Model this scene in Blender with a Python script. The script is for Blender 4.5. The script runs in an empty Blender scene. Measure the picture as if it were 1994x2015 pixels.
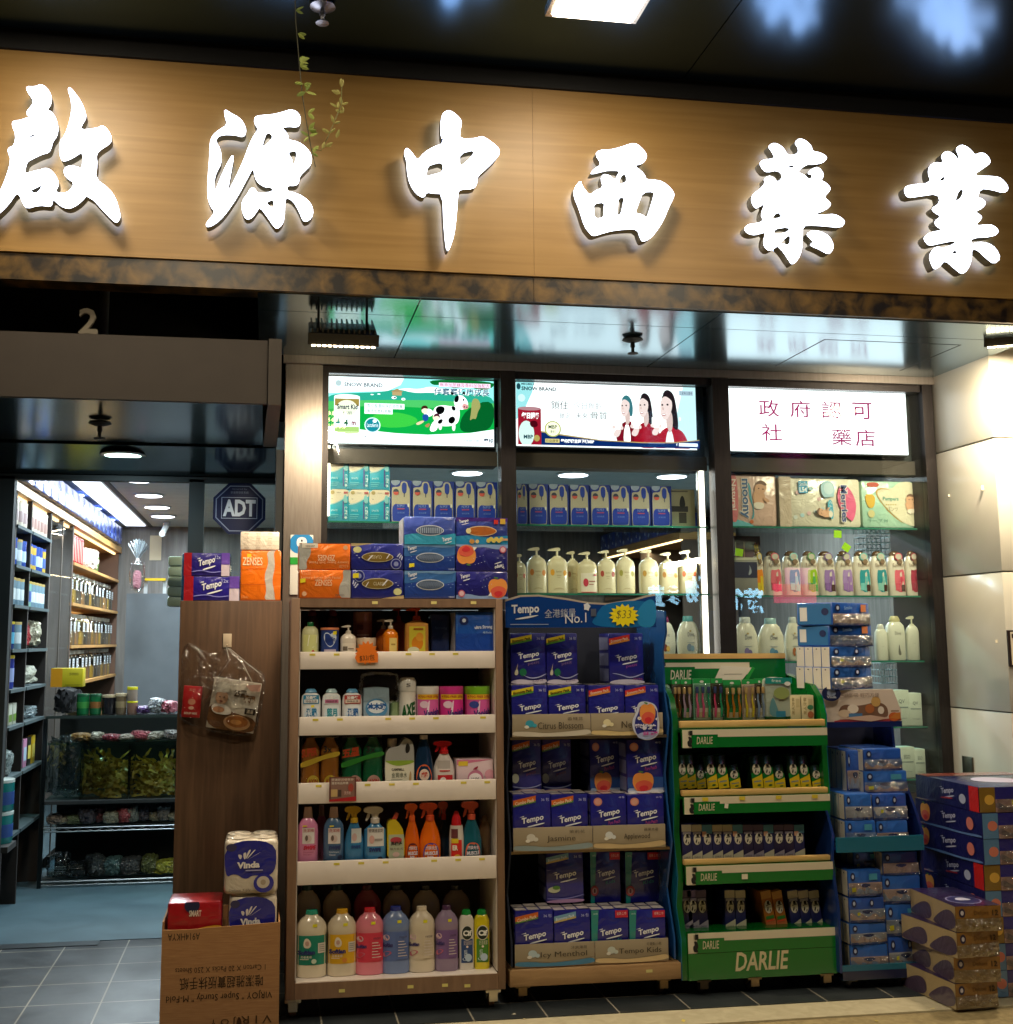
import bpy, bmesh, math, random
from mathutils import Matrix, Vector
random.seed(7)
SC = bpy.context.scene
COL = SC.collection
# ---------------------------------------------------------------- camera
W, H = 1994.0, 2015.0
F, PX0, PY0, HC = 2295.3, 899.05, 963.2, 1.5
RT = Vector((0.98704028, -0.16043787, -0.00334368)); DN = Vector((0.01733832, 0.12733635, -0.99170804)); FW = Vector((0.15953329, 0.97879781, 0.12846783))
def _orth():
    global RT, DN, FW
    FW = FW.normalized(); RT = (RT - FW * RT.dot(FW)).normalized(); DN = FW.cross(RT)
_orth()
camd = bpy.data.cameras.new('camera'); cam = bpy.data.objects.new('camera', camd); COL.objects.link(cam)
camd.sensor_fit = 'HORIZONTAL'; camd.sensor_width = 36.0; camd.lens = F / W * 36.0
camd.shift_x = (W / 2 - PX0) / W; camd.shift_y = (PY0 - H / 2) / W
camd.clip_end = 500; camd.clip_start = 0.05
mw = Matrix.Identity(4)
for i in range(3):
    mw[i][0] = RT[i]; mw[i][1] = -DN[i]; mw[i][2] = -FW[i]
mw[0][3], mw[1][3], mw[2][3] = 0, 0, HC
cam.matrix_world = mw
SC.camera = cam
# ---------------------------------------------------------------- world, exposure
world = bpy.data.worlds.new('World'); SC.world = world; world.use_nodes = True
wn = world.node_tree.nodes; wl = world.node_tree.links; bgn = wn['Background']
sky = wn.new('ShaderNodeTexSky'); sky.sky_type = 'NISHITA'; sky.sun_disc = False
sky.sun_elevation = math.radians(-9); sky.sun_rotation = math.radians(200)
wl.new(sky.outputs[0], bgn.inputs[0]); bgn.inputs[1].default_value = 0.05
SC.view_settings.view_transform = 'Standard'; SC.view_settings.look = 'None'
SC.view_settings.exposure = 0.0; SC.view_settings.gamma = 1.0
SC.render.engine = 'CYCLES'
SC.cycles.use_denoising = True
SC.cycles.max_bounces = 7; SC.cycles.diffuse_bounces = 3; SC.cycles.glossy_bounces = 3
SC.cycles.transparent_max_bounces = 14; SC.cycles.transmission_bounces = 4
SC.cycles.sample_clamp_indirect = 4.0
SC.cycles.caustics_reflective = False; SC.cycles.caustics_refractive = False
# ---------------------------------------------------------------- pixel helpers (pixels of the photo, on a real plane Y)
def ray(x, y): return RT * ((x - PX0) / F) + DN * ((y - PY0) / F) + FW
def at(x, y, Y):
    r = ray(x, y); t = Y / r.y
    return Vector((r.x * t, Y, r.z * t + HC))
def atX(x, y, X):
    r = ray(x, y); t = X / r.x
    return Vector((X, r.y * t, r.z * t + HC))
def atZ(x, y, Z):
    r = ray(x, y); t = (Z - HC) / r.z
    return Vector((r.x * t, r.y * t, Z))
def bb(x0, y0, x1, y1, Y):
    xm, ym = (x0 + x1) / 2, (y0 + y1) / 2
    a, b = at(x0, ym, Y).x, at(x1, ym, Y).x
    return a, b, at(xm, y1, Y).z, at(xm, y0, Y).z
# ---------------------------------------------------------------- materials
def lin(h):
    h = h.lstrip('#')
    v = [int(h[i:i + 2], 16) / 255 for i in (0, 2, 4)]
    return [x / 12.92 if x < .04045 else ((x + .055) / 1.055) ** 2.4 for x in v]
_M = {}
def nodes(name):
    m = bpy.data.materials.new(name); m.use_nodes = True
    t = m.node_tree
    return m, t.nodes, t.links, t.nodes['Principled BSDF']
def M(spec):
    """spec 'kind:#hex' -> procedural material. kinds: p print, k matte, g gloss plastic, f wrinkled film, m metal, eX emission"""
    if spec in _M: return _M[spec]
    kind, hx = spec.split(':') if ':' in spec else ('p', spec)
    c = lin(hx)
    m, n, l, b = nodes('surface ' + spec.replace(':', ' ').replace('#', ''))
    if kind[0] == 'e':
        n.remove(b)
        e = n.new('ShaderNodeEmission'); e.inputs[0].default_value = (*c, 1); e.inputs[1].default_value = float(kind[1:])
        l.new(e.outputs[0], n['Material Output'].inputs[0]); _M[spec] = m; return m
    tc = n.new('ShaderNodeTexCoord'); nz = n.new('ShaderNodeTexNoise'); nz.inputs['Scale'].default_value = 9
    strong = kind in 'wc'; met = .55 if kind == 'w' else 0
    if strong: kind = 'f'
    nz.inputs['Detail'].default_value = 4
    l.new(tc.outputs['Object'], nz.inputs['Vector'])
    mx = n.new('ShaderNodeMix'); mx.data_type = 'RGBA'
    v = {'p': .07, 'k': .16, 'g': .05, 'f': .10, 'm': .12}[kind[0]]
    mx.inputs[6].default_value = (*[min(1, x * (1 - v)) for x in c], 1); mx.inputs[7].default_value = (*[min(1, x * (1 + v)) for x in c], 1)
    l.new(nz.outputs['Fac'], mx.inputs[0]); l.new(mx.outputs[2], b.inputs['Base Color'])
    b.inputs['Roughness'].default_value = {'p': .42, 'k': .75, 'g': .24, 'f': .33, 'm': .35}[kind[0]]
    if kind == 'm': b.inputs['Metallic'].default_value = 1.0
    if kind == 'g':
        b.inputs['Coat Weight'].default_value = .4; b.inputs['Coat Roughness'].default_value = .12
    if kind == 'f':
        n2 = n.new('ShaderNodeTexNoise'); n2.inputs['Scale'].default_value = 34 if strong else 15; n2.inputs['Detail'].default_value = 5; n2.inputs['Distortion'].default_value = 1.2
        l.new(tc.outputs['Object'], n2.inputs['Vector'])
        bp = n.new('ShaderNodeBump'); bp.inputs['Strength'].default_value = 1.0 if strong else .32; bp.inputs['Distance'].default_value = .03 if strong else .02
        l.new(n2.outputs['Fac'], bp.inputs['Height']); l.new(bp.outputs[0], b.inputs['Normal'])
        b.inputs['Coat Weight'].default_value = 1.0; b.inputs['Coat Roughness'].default_value = .10 if strong else .16; b.inputs['Metallic'].default_value = met
        l.new(bp.outputs[0], b.inputs['Coat Normal'])
    _M[spec] = m
    return m
def special(key, fn):
    if key not in _M: _M[key] = fn()
    return _M[key]
def _glass(tint, rough=0.0, fac=None, bump=0):
    m, n, l, b = nodes('clear sheet'); n.remove(b)
    tr = n.new('ShaderNodeBsdfTransparent'); tr.inputs[0].default_value = (*tint, 1)
    gl = n.new('ShaderNodeBsdfGlossy'); gl.inputs['Roughness'].default_value = rough
    mx = n.new('ShaderNodeMixShader')
    if fac is None:
        lw = n.new('ShaderNodeLayerWeight'); lw.inputs[0].default_value = .5
        pw = n.new('ShaderNodeMath'); pw.operation = 'POWER'; pw.inputs[1].default_value = 5; l.new(lw.outputs['Facing'], pw.inputs[0])
        ma = n.new('ShaderNodeMath'); ma.operation = 'MULTIPLY_ADD'; ma.inputs[1].default_value = .96; ma.inputs[2].default_value = .04; l.new(pw.outputs[0], ma.inputs[0]); l.new(ma.outputs[0], mx.inputs[0])
    else:
        lw = n.new('ShaderNodeLayerWeight'); lw.inputs[0].default_value = fac; l.new(lw.outputs['Facing'], mx.inputs[0])
    if bump:
        tc = n.new('ShaderNodeTexCoord'); nz = n.new('ShaderNodeTexNoise'); nz.inputs['Scale'].default_value = bump; nz.inputs['Detail'].default_value = 3; nz.inputs['Distortion'].default_value = 1.5
        l.new(tc.outputs['Object'], nz.inputs['Vector'])
        bp = n.new('ShaderNodeBump'); bp.inputs['Strength'].default_value = .9; bp.inputs['Distance'].default_value = .03
        l.new(nz.outputs['Fac'], bp.inputs['Height']); l.new(bp.outputs[0], gl.inputs['Normal'])
    l.new(tr.outputs[0], mx.inputs[1]); l.new(gl.outputs[0], mx.inputs[2]); l.new(mx.outputs[0], n['Material Output'].inputs[0])
    return m
_M['glass'] = _glass((.93, .97, .96))
_M['shelfglass'] = _glass((.72, .90, .84))
_M['bag'] = _glass((.90, .91, .91), .09, .25, 16)
_M['bagblue'] = _glass((.62, .72, .76), .12, .38, 12)
_M['wrap'] = _glass((.93, .95, .97), .13, .56, 30)
_M['wrapgold'] = _glass((.95, .90, .80), .14, .54, 30)
_M['jar'] = _glass((.82, .86, .84), .05, .35)
def grain(name, c1, c2, scale=(1, 1, 1), nscale=6, rough=.45, bump=.05, dist=.6, coat=0, detail=6, lo=.35, hi=.68):
    m, n, l, b = nodes(name)
    tc = n.new('ShaderNodeTexCoord'); mp = n.new('ShaderNodeMapping'); mp.inputs['Scale'].default_value = scale
    l.new(tc.outputs['Object'], mp.inputs[0])
    nz = n.new('ShaderNodeTexNoise'); nz.inputs['Scale'].default_value = nscale; nz.inputs['Detail'].default_value = detail; nz.inputs['Distortion'].default_value = dist
    l.new(mp.outputs[0], nz.inputs['Vector'])
    cr = n.new('ShaderNodeValToRGB'); cr.color_ramp.elements[0].position = lo; cr.color_ramp.elements[1].position = hi
    cr.color_ramp.elements[0].color = (*lin(c1), 1); cr.color_ramp.elements[1].color = (*lin(c2), 1)
    l.new(nz.outputs['Fac'], cr.inputs[0]); l.new(cr.outputs[0], b.inputs['Base Color'])
    b.inputs['Roughness'].default_value = rough; b.inputs['Coat Weight'].default_value = coat; b.inputs['Coat Roughness'].default_value = .15
    if bump:
        bp = n.new('ShaderNodeBump'); bp.inputs['Strength'].default_value = bump; bp.inputs['Distance'].default_value = .01
        l.new(nz.outputs['Fac'], bp.inputs['Height']); l.new(bp.outputs[0], b.inputs['Normal'])
    return m
_M['signwood'] = grain('light oak laminate', '#946f35', '#a37d41', (.35, 1, 7), 4, .45, .03)
_M['marble'] = grain('brown marble trim', '#17100b', '#7a5c2a', (1, 1, 1), 12, .4, .03, .35, .0, 10, .40, .74)
_M['darkwood'] = grain('brown wood laminate', '#4f3a2b', '#674d39', (9, 9, .6), 4, .4, .05, .5, .1)
_M['cabframe'] = grain('taupe cabinet laminate', '#7a5e49', '#876a53', (6, 6, 1), 6, .5, .03)
_M['whiteboard'] = grain('cream white melamine', '#e2d6cc', '#eadfd6', (1, 1, 1), 8, .4, 0)
_M['beechwood'] = grain('pale beech shelf edge', '#d1a763', '#dcb573', (1, 1, 8), 8, .45, .03)
_M['ply'] = grain('plywood base', '#a07d55', '#b38f63', (1, 1, 7), 8, .55, .04)
_M['carton'] = grain('corrugated cardboard', '#a4754a', '#b08253', (1, 1, 12), 14, .8, .1, .3)
_M['pillar'] = grain('cream enamel cladding', '#cac6b8', '#d2cec1', (1, 1, 1), 3, .32, .02, .4, .3)
_M['slate'] = None
_M['concrete'] = grain('smooth grey concrete', '#40565f', '#4c646d', (1, 1, 1), 4, .45, .03)
_M['pave'] = grain('yellowish paving', '#8a7a55', '#a8966c', (1, 1, 1), 30, .75, .12, .5)
_M['kerb'] = grain('pale concrete kerb', '#b3a88a', '#c3b99b', (1, 1, 1), 18, .7, .08)
_M['backwood'] = grain('grey wood wall panel', '#5d5853', '#75706a', (7, 7, .5), 4, .5, .03)
_M['oak'] = grain('oak shelf', '#a87c48', '#c39658', (.8, .8, 6), 6, .42, .03)
_M['alu'] = grain('brushed aluminium', '#857c74', '#8f8780', (3, 3, .3), 30, .36, .02)
_M['alu'].node_tree.nodes['Principled BSDF'].inputs['Metallic'].default_value = .7
_M['frame'] = grain('dark bronze window frame', '#2a2626', '#332e2d', (3, 3, .3), 30, .38, .02)
_M['frame'].node_tree.nodes['Principled BSDF'].inputs['Metallic'].default_value = .6
def _gloss(name, hx, rough, metal, aniso=0, spec=.5):
    m = grain(name, hx, hx, (1, 1, 1), 2, rough, 0)
    b = m.node_tree.nodes['Principled BSDF']; b.inputs['Metallic'].default_value = metal; b.inputs['Specular IOR Level'].default_value = spec
    return m
_M['soffit'] = _gloss('satin metal ceiling panel', '#8fabb8', .17, .95)
_M['canopy'] = _gloss('dark satin canopy panel', '#2b4a68', .19, 1.0)
_M['entryceil'] = _gloss('dark satin door ceiling', '#41565b', .16, .9)
def _tiles():
    m, n, l, b = nodes('dark slate floor tiles')
    tc = n.new('ShaderNodeTexCoord'); mp = n.new('ShaderNodeMapping'); mp.inputs['Location'].default_value = (.055, .10, 0)
    l.new(tc.outputs['Object'], mp.inputs[0])
    br = n.new('ShaderNodeTexBrick'); br.inputs['Scale'].default_value = 1.0
    br.inputs['Brick Width'].default_value = .3; br.inputs['Row Height'].default_value = .3; br.inputs['Mortar Size'].default_value = .0035
    br.offset = 0.0; br.inputs['Color1'].default_value = (*lin('#2a3034'), 1); br.inputs['Color2'].default_value = (*lin('#353b3e'), 1); br.inputs['Mortar'].default_value = (*lin('#a39c8c'), 1)
    l.new(mp.outputs[0], br.inputs['Vector'])
    nz = n.new('ShaderNodeTexNoise'); nz.inputs['Scale'].default_value = 7; nz.inputs['Detail'].default_value = 8; l.new(tc.outputs['Object'], nz.inputs['Vector'])
    mx = n.new('ShaderNodeMix'); mx.data_type = 'RGBA'; mx.blend_type = 'MULTIPLY'; mx.inputs[0].default_value = .55
    l.new(br.outputs[0], mx.inputs[6]); l.new(nz.outputs[0], mx.inputs[7]); l.new(mx.outputs[2], b.inputs['Base Color'])
    rr = n.new('ShaderNodeMapRange'); rr.inputs[3].default_value = .28; rr.inputs[4].default_value = .6; l.new(nz.outputs[0], rr.inputs[0]); l.new(rr.outputs[0], b.inputs['Roughness'])
    bp = n.new('ShaderNodeBump'); bp.inputs['Strength'].default_value = .25; bp.inputs['Distance'].default_value = .004
    l.new(mx.outputs[2], bp.inputs['Height']); l.new(bp.outputs[0], b.inputs['Normal'])
    return m
_M['slate'] = _tiles()
# ---------------------------------------------------------------- mesh kit
_TX = {}
def text_mesh(s, bold=0.0, shear=0.0):
    k = (s, bold, shear)
    if k in _TX: return _TX[k]
    cu = bpy.data.curves.new('lettering', 'FONT'); cu.body = s; cu.size = 1; cu.resolution_u = 2; cu.offset = bold; cu.shear = shear
    o = bpy.data.objects.new('lettering', cu); COL.objects.link(o)
    bpy.context.view_layer.update()
    me = bpy.data.meshes.new_from_object(o.evaluated_get(bpy.context.evaluated_depsgraph_get()))
    vs = [(v.co.x, v.co.y) for v in me.vertices]; fs = [tuple(p.vertices) for p in me.polygons]
    bpy.data.objects.remove(o); bpy.data.curves.remove(cu); bpy.data.meshes.remove(me)
    if not vs: vs, fs = [(0, 0), (1, 0), (1, 1)], []
    x0 = min(v[0] for v in vs); x1 = max(v[0] for v in vs); y0 = min(v[1] for v in vs); y1 = max(v[1] for v in vs)
    w = max(x1 - x0, 1e-4); h = max(y1 - y0, 1e-4)
    r = ([((x - x0) / w, (y - y0) / h) for x, y in vs], fs, w / h)
    _TX[k] = r
    return r
def chaikin(p, n=1):
    for _ in range(n):
        q = []
        for i in range(len(p)):
            a, b = p[i], p[(i + 1) % len(p)]
            q.append((a[0] * .75 + b[0] * .25, a[1] * .75 + b[1] * .25)); q.append((a[0] * .25 + b[0] * .75, a[1] * .25 + b[1] * .75))
        p = q
    return p
def clip01(p):
    for ax, lim, sg in ((0, 0, 1), (0, 1, -1), (1, 0, 1), (1, 1, -1)):
        q = []
        for i in range(len(p)):
            a, b = p[i - 1], p[i]; da = (a[ax] - lim) * sg; db = (b[ax] - lim) * sg
            if da * db < 0:
                t = da / (da - db); q.append((a[0] + (b[0] - a[0]) * t, a[1] + (b[1] - a[1]) * t))
            if db >= 0: q.append(b)
        p = q
        if len(p) < 3: return []
    return p
class MB:
    def __init__(s, o=(0, 0, 0)):
        s.v = []; s.f = []; s.fm = []; s.slots = []; s.o = o; s.xf = None; s.eps = .0007
    def slot(s, m):
        if m not in s.slots: s.slots.append(m)
        return s.slots.index(m)
    def add(s, vs, fs, m):
        b = len(s.v); i = s.slot(m)
        for p in vs:
            if s.xf: p = s.xf(*p)
            s.v.append((p[0] - s.o[0], p[1] - s.o[1], p[2] - s.o[2]))
        for f in fs:
            s.f.append(tuple(b + k for k in f)); s.fm.append(i)
        return s
    def box(s, x0, x1, y0, y1, z0, z1, m, r=0, seg=2):
        if r <= 0:
            v = [(x0, y0, z0), (x1, y0, z0), (x1, y1, z0), (x0, y1, z0), (x0, y0, z1), (x1, y0, z1), (x1, y1, z1), (x0, y1, z1)]
            return s.add(v, [(3, 2, 1, 0), (4, 5, 6, 7), (0, 1, 5, 4), (1, 2, 6, 5), (2, 3, 7, 6), (3, 0, 4, 7)], m)
        bm = bmesh.new(); bmesh.ops.create_cube(bm, size=1)
        for v in bm.verts: v.co = Vector(((x0 + x1) / 2 + v.co.x * (x1 - x0), (y0 + y1) / 2 + v.co.y * (y1 - y0), (z0 + z1) / 2 + v.co.z * (z1 - z0)))
        bmesh.ops.bevel(bm, geom=bm.edges[:], offset=min(r, .49 * min(x1 - x0, y1 - y0, z1 - z0)), segments=seg, affect='EDGES', profile=.5)
        bm.verts.index_update()
        s.add([tuple(v.co) for v in bm.verts], [tuple(v.index for v in f.verts) for f in bm.faces], m); bm.free()
        return s
    def soft(s, x0, x1, y0, y1, z0, z1, m, bulge=.12, nse=.0, seed=0, n=7, pw=.5):
        """pillow with puffed faces"""
        rnd = random.Random(seed); vs = []; idx = {}; fs = []
        bm = bmesh.new(); bmesh.ops.create_cube(bm, size=2); bmesh.ops.subdivide_edges(bm, edges=bm.edges[:], cuts=n, use_grid_fill=True)
        for v in bm.verts:
            c = v.co.copy(); sp = c.normalized() * 1.25
            k = c.lerp(sp, bulge * 2)
            if nse: k += Vector((rnd.uniform(-nse, nse), rnd.uniform(-nse, nse), rnd.uniform(-nse, nse)))
            v.co = k
        mx = [max(abs(v.co[i]) for v in bm.verts) for i in range(3)]
        bm.verts.index_update()
        for v in bm.verts: vs.append(((x0 + x1) / 2 + v.co.x / mx[0] * (x1 - x0) / 2, (y0 + y1) / 2 + v.co.y / mx[1] * (y1 - y0) / 2, (z0 + z1) / 2 + v.co.z / mx[2] * (z1 - z0) / 2))
        fs = [tuple(v.index for v in f.verts) for f in bm.faces]; bm.free()
        return s.add(vs, fs, m)
    def prism(s, pts, y0, y1, m, mside=None):
        a = sum(pts[i][0] * pts[(i + 1) % len(pts)][1] - pts[(i + 1) % len(pts)][0] * pts[i][1] for i in range(len(pts)))
        if a < 0: pts = pts[::-1]
        n = len(pts)
        v = [(x, y0, z) for x, z in pts] + [(x, y1, z) for x, z in pts]
        s.add(v, [tuple(range(n)), tuple(range(2 * n - 1, n - 1, -1))], m)
        return s.add(v, [(i, i + n, (i + 1) % n + n, (i + 1) % n) for i in range(n)], mside or m)
    def prismx(s, pts, x0, x1, m):
        """outline in (y,z), extruded along x"""
        n = len(pts); v = [(x0, y, z) for y, z in pts] + [(x1, y, z) for y, z in pts]
        return s.add(v, [tuple(range(n - 1, -1, -1)), tuple(range(n, 2 * n))] + [(i, (i + 1) % n, (i + 1) % n + n, i + n) for i in range(n)], m)
    def prismz(s, pts, z0, z1, m):
        n = len(pts); v = [(x, y, z0) for x, y in pts] + [(x, y, z1) for x, y in pts]
        return s.add(v, [tuple(range(n - 1, -1, -1)), tuple(range(n, 2 * n))] + [(i, (i + 1) % n, (i + 1) % n + n, i + n) for i in range(n)], m)
    def lathe(s, prof, m, a=1, b=1, n=2.0, seg=20, cx=0, cy=0, cz=0):
        vs = []; fs = []
        for r, z in prof:
            for k in range(seg):
                t = 2 * math.pi * k / seg; c, q = math.cos(t), math.sin(t)
                vs.append((cx + r * a * math.copysign(abs(c) ** (2 / n), c), cy + r * b * math.copysign(abs(q) ** (2 / n), q), cz + z))
        for i in range(len(prof) - 1):
            for k in range(seg):
                k2 = (k + 1) % seg
                fs.append((i * seg + k, i * seg + k2, (i + 1) * seg + k2, (i + 1) * seg + k))
        fs.append(tuple(range(seg - 1, -1, -1))); L = (len(prof) - 1) * seg; fs.append(tuple(range(L, L + seg)))
        return s.add(vs, fs, m)
    def tube(s, pts, r, m, seg=6):
        pts = [Vector(p) for p in pts]; vs = []; fs = []
        for i, p in enumerate(pts):
            d = (pts[min(i + 1, len(pts) - 1)] - pts[max(i - 1, 0)]).normalized()
            u = d.cross(Vector((0.3, .1, 1)) if abs(d.z) < .9 else Vector((1, .2, 0))).normalized(); w = d.cross(u)
            rr = r[i] if isinstance(r, (list, tuple)) else r
            for k in range(seg):
                t = 2 * math.pi * k / seg; vs.append(tuple(p + (u * math.cos(t) + w * math.sin(t)) * rr))
        for i in range(len(pts) - 1):
            for k in range(seg):
                k2 = (k + 1) % seg; fs.append((i * seg + k, i * seg + k2, (i + 1) * seg + k2, (i + 1) * seg + k))
        fs.append(tuple(range(seg - 1, -1, -1))); L = (len(pts) - 1) * seg; fs.append(tuple(range(L, L + seg)))
        return s.add(vs, fs, m)
    def art(s, x0, x1, z0, z1, y, items, flip=False, wrap=None, layer=1):
        """flat print on a face that looks to -y; u,v in 0..1. wrap=(cx,a,cy,b) bends it round an elliptic body"""
        def put(uvs, fs, m, lay):
            vs = []
            for u, v in uvs:
                if flip: u, v = 1 - u, 1 - v
                x = x0 + (x1 - x0) * u; z = z0 + (z1 - z0) * v
                if wrap:
                    cx, a, cy, b, nn = wrap; q = min(.999, abs(x - cx) / a); yy = cy - b * (1 - q ** nn) ** (1 / nn)
                else: yy = y
                vs.append((x, yy - s.eps * lay, z))
            s.add(vs, fs, m)
        lay = layer
        for it in items:
            k = it[0]
            if k == 'r':
                _, u0, v0, u1, v1, m = it; n = max(1, int(abs(u1 - u0) * 12)) if wrap else 1
                uv = []; fs = []
                for i in range(n + 1):
                    u = u0 + (u1 - u0) * i / n; uv += [(u, v0), (u, v1)]
                for i in range(n): fs.append((2 * i, 2 * i + 2, 2 * i + 3, 2 * i + 1))
                put(uv, fs, m, lay)
            elif k == 'e':
                _, cu, cv, ru, rv, m = it; n = 20
                q = clip01([(cu + ru * math.cos(2 * math.pi * i / n), cv + rv * math.sin(2 * math.pi * i / n)) for i in range(n)]); put(q, [tuple(range(len(q)))] if q else [], m, lay)
            elif k == 'p':
                _, pts, m = it; pts = clip01(list(pts))
                a = sum(pts[i][0] * pts[(i + 1) % len(pts)][1] - pts[(i + 1) % len(pts)][0] * pts[i][1] for i in range(len(pts)))
                if a < 0: pts = pts[::-1]
                if wrap: pts, fs = pts, [tuple(range(len(pts)))]
                put(pts, [tuple(range(len(pts)))] if pts else [], m, lay)
            elif k == 'c':
                _, pts, m = it; pts = clip01(chaikin(list(pts), 2))
                a = sum(pts[i][0] * pts[(i + 1) % len(pts)][1] - pts[(i + 1) % len(pts)][0] * pts[i][1] for i in range(len(pts)))
                if a < 0: pts = pts[::-1]
                put(pts, [tuple(range(len(pts)))] if pts else [], m, lay)
            elif k == 'st':
                _, cu, cv, ru, rv, npt, m = it; inn = .72
                pts = []
                for i in range(2 * npt):
                    q = (1 if i % 2 == 0 else inn); t = math.pi * i / npt + .1
                    pts.append((cu + ru * q * math.cos(t), cv + rv * q * math.sin(t)))
                put([(cu, cv)] + pts, [(0, i + 1, (i + 1) % (2 * npt) + 1) for i in range(2 * npt)], m, lay)
            elif k == 't':
                _, tx, u0, v0, u1, v1, m = it[:7]; op = it[7] if len(it) > 7 else {}
                tv, tf, asp = text_mesh(tx, op.get('b', 0), op.get('sh', 0)); rot = op.get('rot', 0); sl = op.get('sl', 0)
                out = []
                for a, b in tv:
                    if rot == 180: a, b = 1 - a, 1 - b
                    elif rot == 90: a, b = 1 - b, a
                    elif rot == 270: a, b = b, 1 - a
                    out.append((u0 + (u1 - u0) * a, v0 + (v1 - v0) * b + sl * (a - .5) * (v1 - v0)))
                put(out, tf, m, lay)
            if k != 'x': lay += 1 if k != 't' else .5
        return s
    def build(s, name, parent=None, loc=None, rz=0, sharp=40):
        me = bpy.data.meshes.new(name); me.from_pydata(s.v, [], s.f)
        for sp in s.slots: me.materials.append(M(sp) if sp not in _M else _M[sp])
        for p, i in zip(me.polygons, s.fm): p.material_index = i
        me.polygons.foreach_set('use_smooth', [True] * len(me.polygons))
        me.set_sharp_from_angle(angle=math.radians(sharp)); me.update()
        o = bpy.data.objects.new(name, me); COL.objects.link(o)
        if parent is not None: o.parent = parent
        if loc is not None: o.location = loc
        o.rotation_euler.z = rz
        return o
def tag(o, label, cat, group=None, kind=None):
    if label: o['label'] = label
    if cat: o['category'] = cat
    if group: o['group'] = group
    if kind: o['kind'] = kind
    return o
def thing(name, label, cat, loc=(0, 0, 0), rz=0, group=None):
    o = bpy.data.objects.new(name, None); COL.objects.link(o); o.location = loc; o.rotation_euler.z = rz
    o.empty_display_size = .05
    return tag(o, label, cat, group)
def struct(name, mb):
    o = mb.build(name); o['kind'] = 'structure'; return o
def dup(o, loc, label=None, rz=None, group=None):
    c = o.copy(); COL.objects.link(c); c.location = loc
    if rz is not None: c.rotation_euler.z = rz
    if label: c['label'] = label
    if group: c['group'] = group
    for ch in list(o.children):
        d = ch.copy(); COL.objects.link(d); d.parent = c
        for g in list(ch.children):
            e = g.copy(); COL.objects.link(e); e.parent = d
    return c
ORD = ['first', 'second', 'third', 'fourth', 'fifth', 'sixth', 'seventh', 'eighth', 'ninth', 'tenth', 'eleventh', 'twelfth']
def area(name, loc, direction, sx, sy, power, col=(1, 1, 1), parent=None, spread=180):
    d = bpy.data.lights.new(name, 'AREA'); d.shape = 'RECTANGLE'; d.size = sx; d.size_y = sy; d.energy = power; d.color = col
    d.spread = math.radians(spread)
    o = bpy.data.objects.new(name, d); COL.objects.link(o); o.location = loc
    o.rotation_euler = Vector(direction).to_track_quat('-Z', 'Y').to_euler()
    if parent is not None: o.parent = parent
    return o
# ================================================================ ground
struct('pavement', MB().box(-8, 10, -6, 4.62, -.3, -.012, 'pave'))
struct('kerb', MB().box(-8, 10, 4.62, 4.80, -.3, -.004, 'kerb'))
mb = MB(); mb.box(-6, 9, 4.80, 6.35, -.3, 0, 'slate'); mb.box(-6, .30, 4.2, 4.7998, -.28, .0005, 'slate')
struct('tiled_threshold', mb)
mb = MB(); mb.box(-3, 6, 6.3505, 11.7, -.3, .003, 'concrete'); mb.box(-1.62, -.80, 6.26, 6.345, -.2, .004, 'm:#6b7073')
struct('shop_floor', mb)
# ================================================================ shell of the shop
def wall(name, label, mb, cat='wall'): return tag(mb.build(name), label, cat)
wall('back_wall', 'grey wood panelled wall at the back of the shop', MB().box(-2.2, 4.4, 11.62, 11.75, 0, 2.8, 'backwood'))
wall('side_wall', 'grey side wall behind the milk powder shelving', MB().box(-2.05, -1.9, 6.36, 11.62, 0, 2.8, 'backwood'))
wall('side_wall', 'grey far side wall seen through the right window bay', MB().box(3.95, 4.1, 5.9, 11.62, 0, 2.8, 'backwood'))
wall('upper_wall', 'black recess wall above the entrance, behind the number', MB().box(-3.2, .03, 5.83, 5.95, 2.5, 3.9, 'k:#121110'))  # darkness of the unlit void is put into the wall colour
wall('base_wall', 'low dark wall under the shop window behind the stands', MB().box(.27, 3.6, 5.78, 5.92, 0, .70, 'k:#3a3836'))
mb = MB(); mb.box(-1.9, 3.95, 6.40, 11.62, 2.61, 2.7, 'k:#d3d7d6')
mb.box(-1.14, -1.10, 6.9, 11.6, 2.606, 2.6095, 'k:#55595a')
mb.box(-1.34, -1.16, 7.2, 11.5, 2.600, 2.6085, 'e2.4:#e9f1ff')
struct('shop_ceiling', mb)
# canopy over the pavement
mb = MB(); mb.box(-8, 1.77, -6, 4.64, 3.95, 4.1, 'canopy'); mb.box(1.775, 10, -6, 4.64, 3.95, 4.1, 'canopy')
mb.box(-8, 10, -6, 4.64, 4.1, 4.15, 'k:#0a0a0a')
struct('canopy', mb)
# soffit of the window recess, panels with open joints
mb = MB(); ys = [4.86, 4.995, 5.79]; xs = [-.06, .62, 1.96, 3.62]
for i in range(3):
    mb.box(xs[i] + .003, xs[i + 1] - .003, 4.995 + .003, 5.79, 2.927, 2.95, 'soffit')
    mb.box(xs[i] + .003, xs[i + 1] - .003, 4.74, 4.995 - .003, 2.927, 2.95, 'soffit')
mb.box(-.06, 3.62, 4.74, 5.79, 2.951, 2.97, 'k:#0c0c0c')
for a in ((2.62, 2.626, 5.10, 5.66), (3.33, 3.336, 5.10, 5.66)): mb.box(*a, 2.9262, 2.9268, 'k:#22282b')
mb.box(2.62, 3.336, 5.10, 5.106, 2.9262, 2.9268, 'k:#22282b')
struct('soffit', mb)
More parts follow.
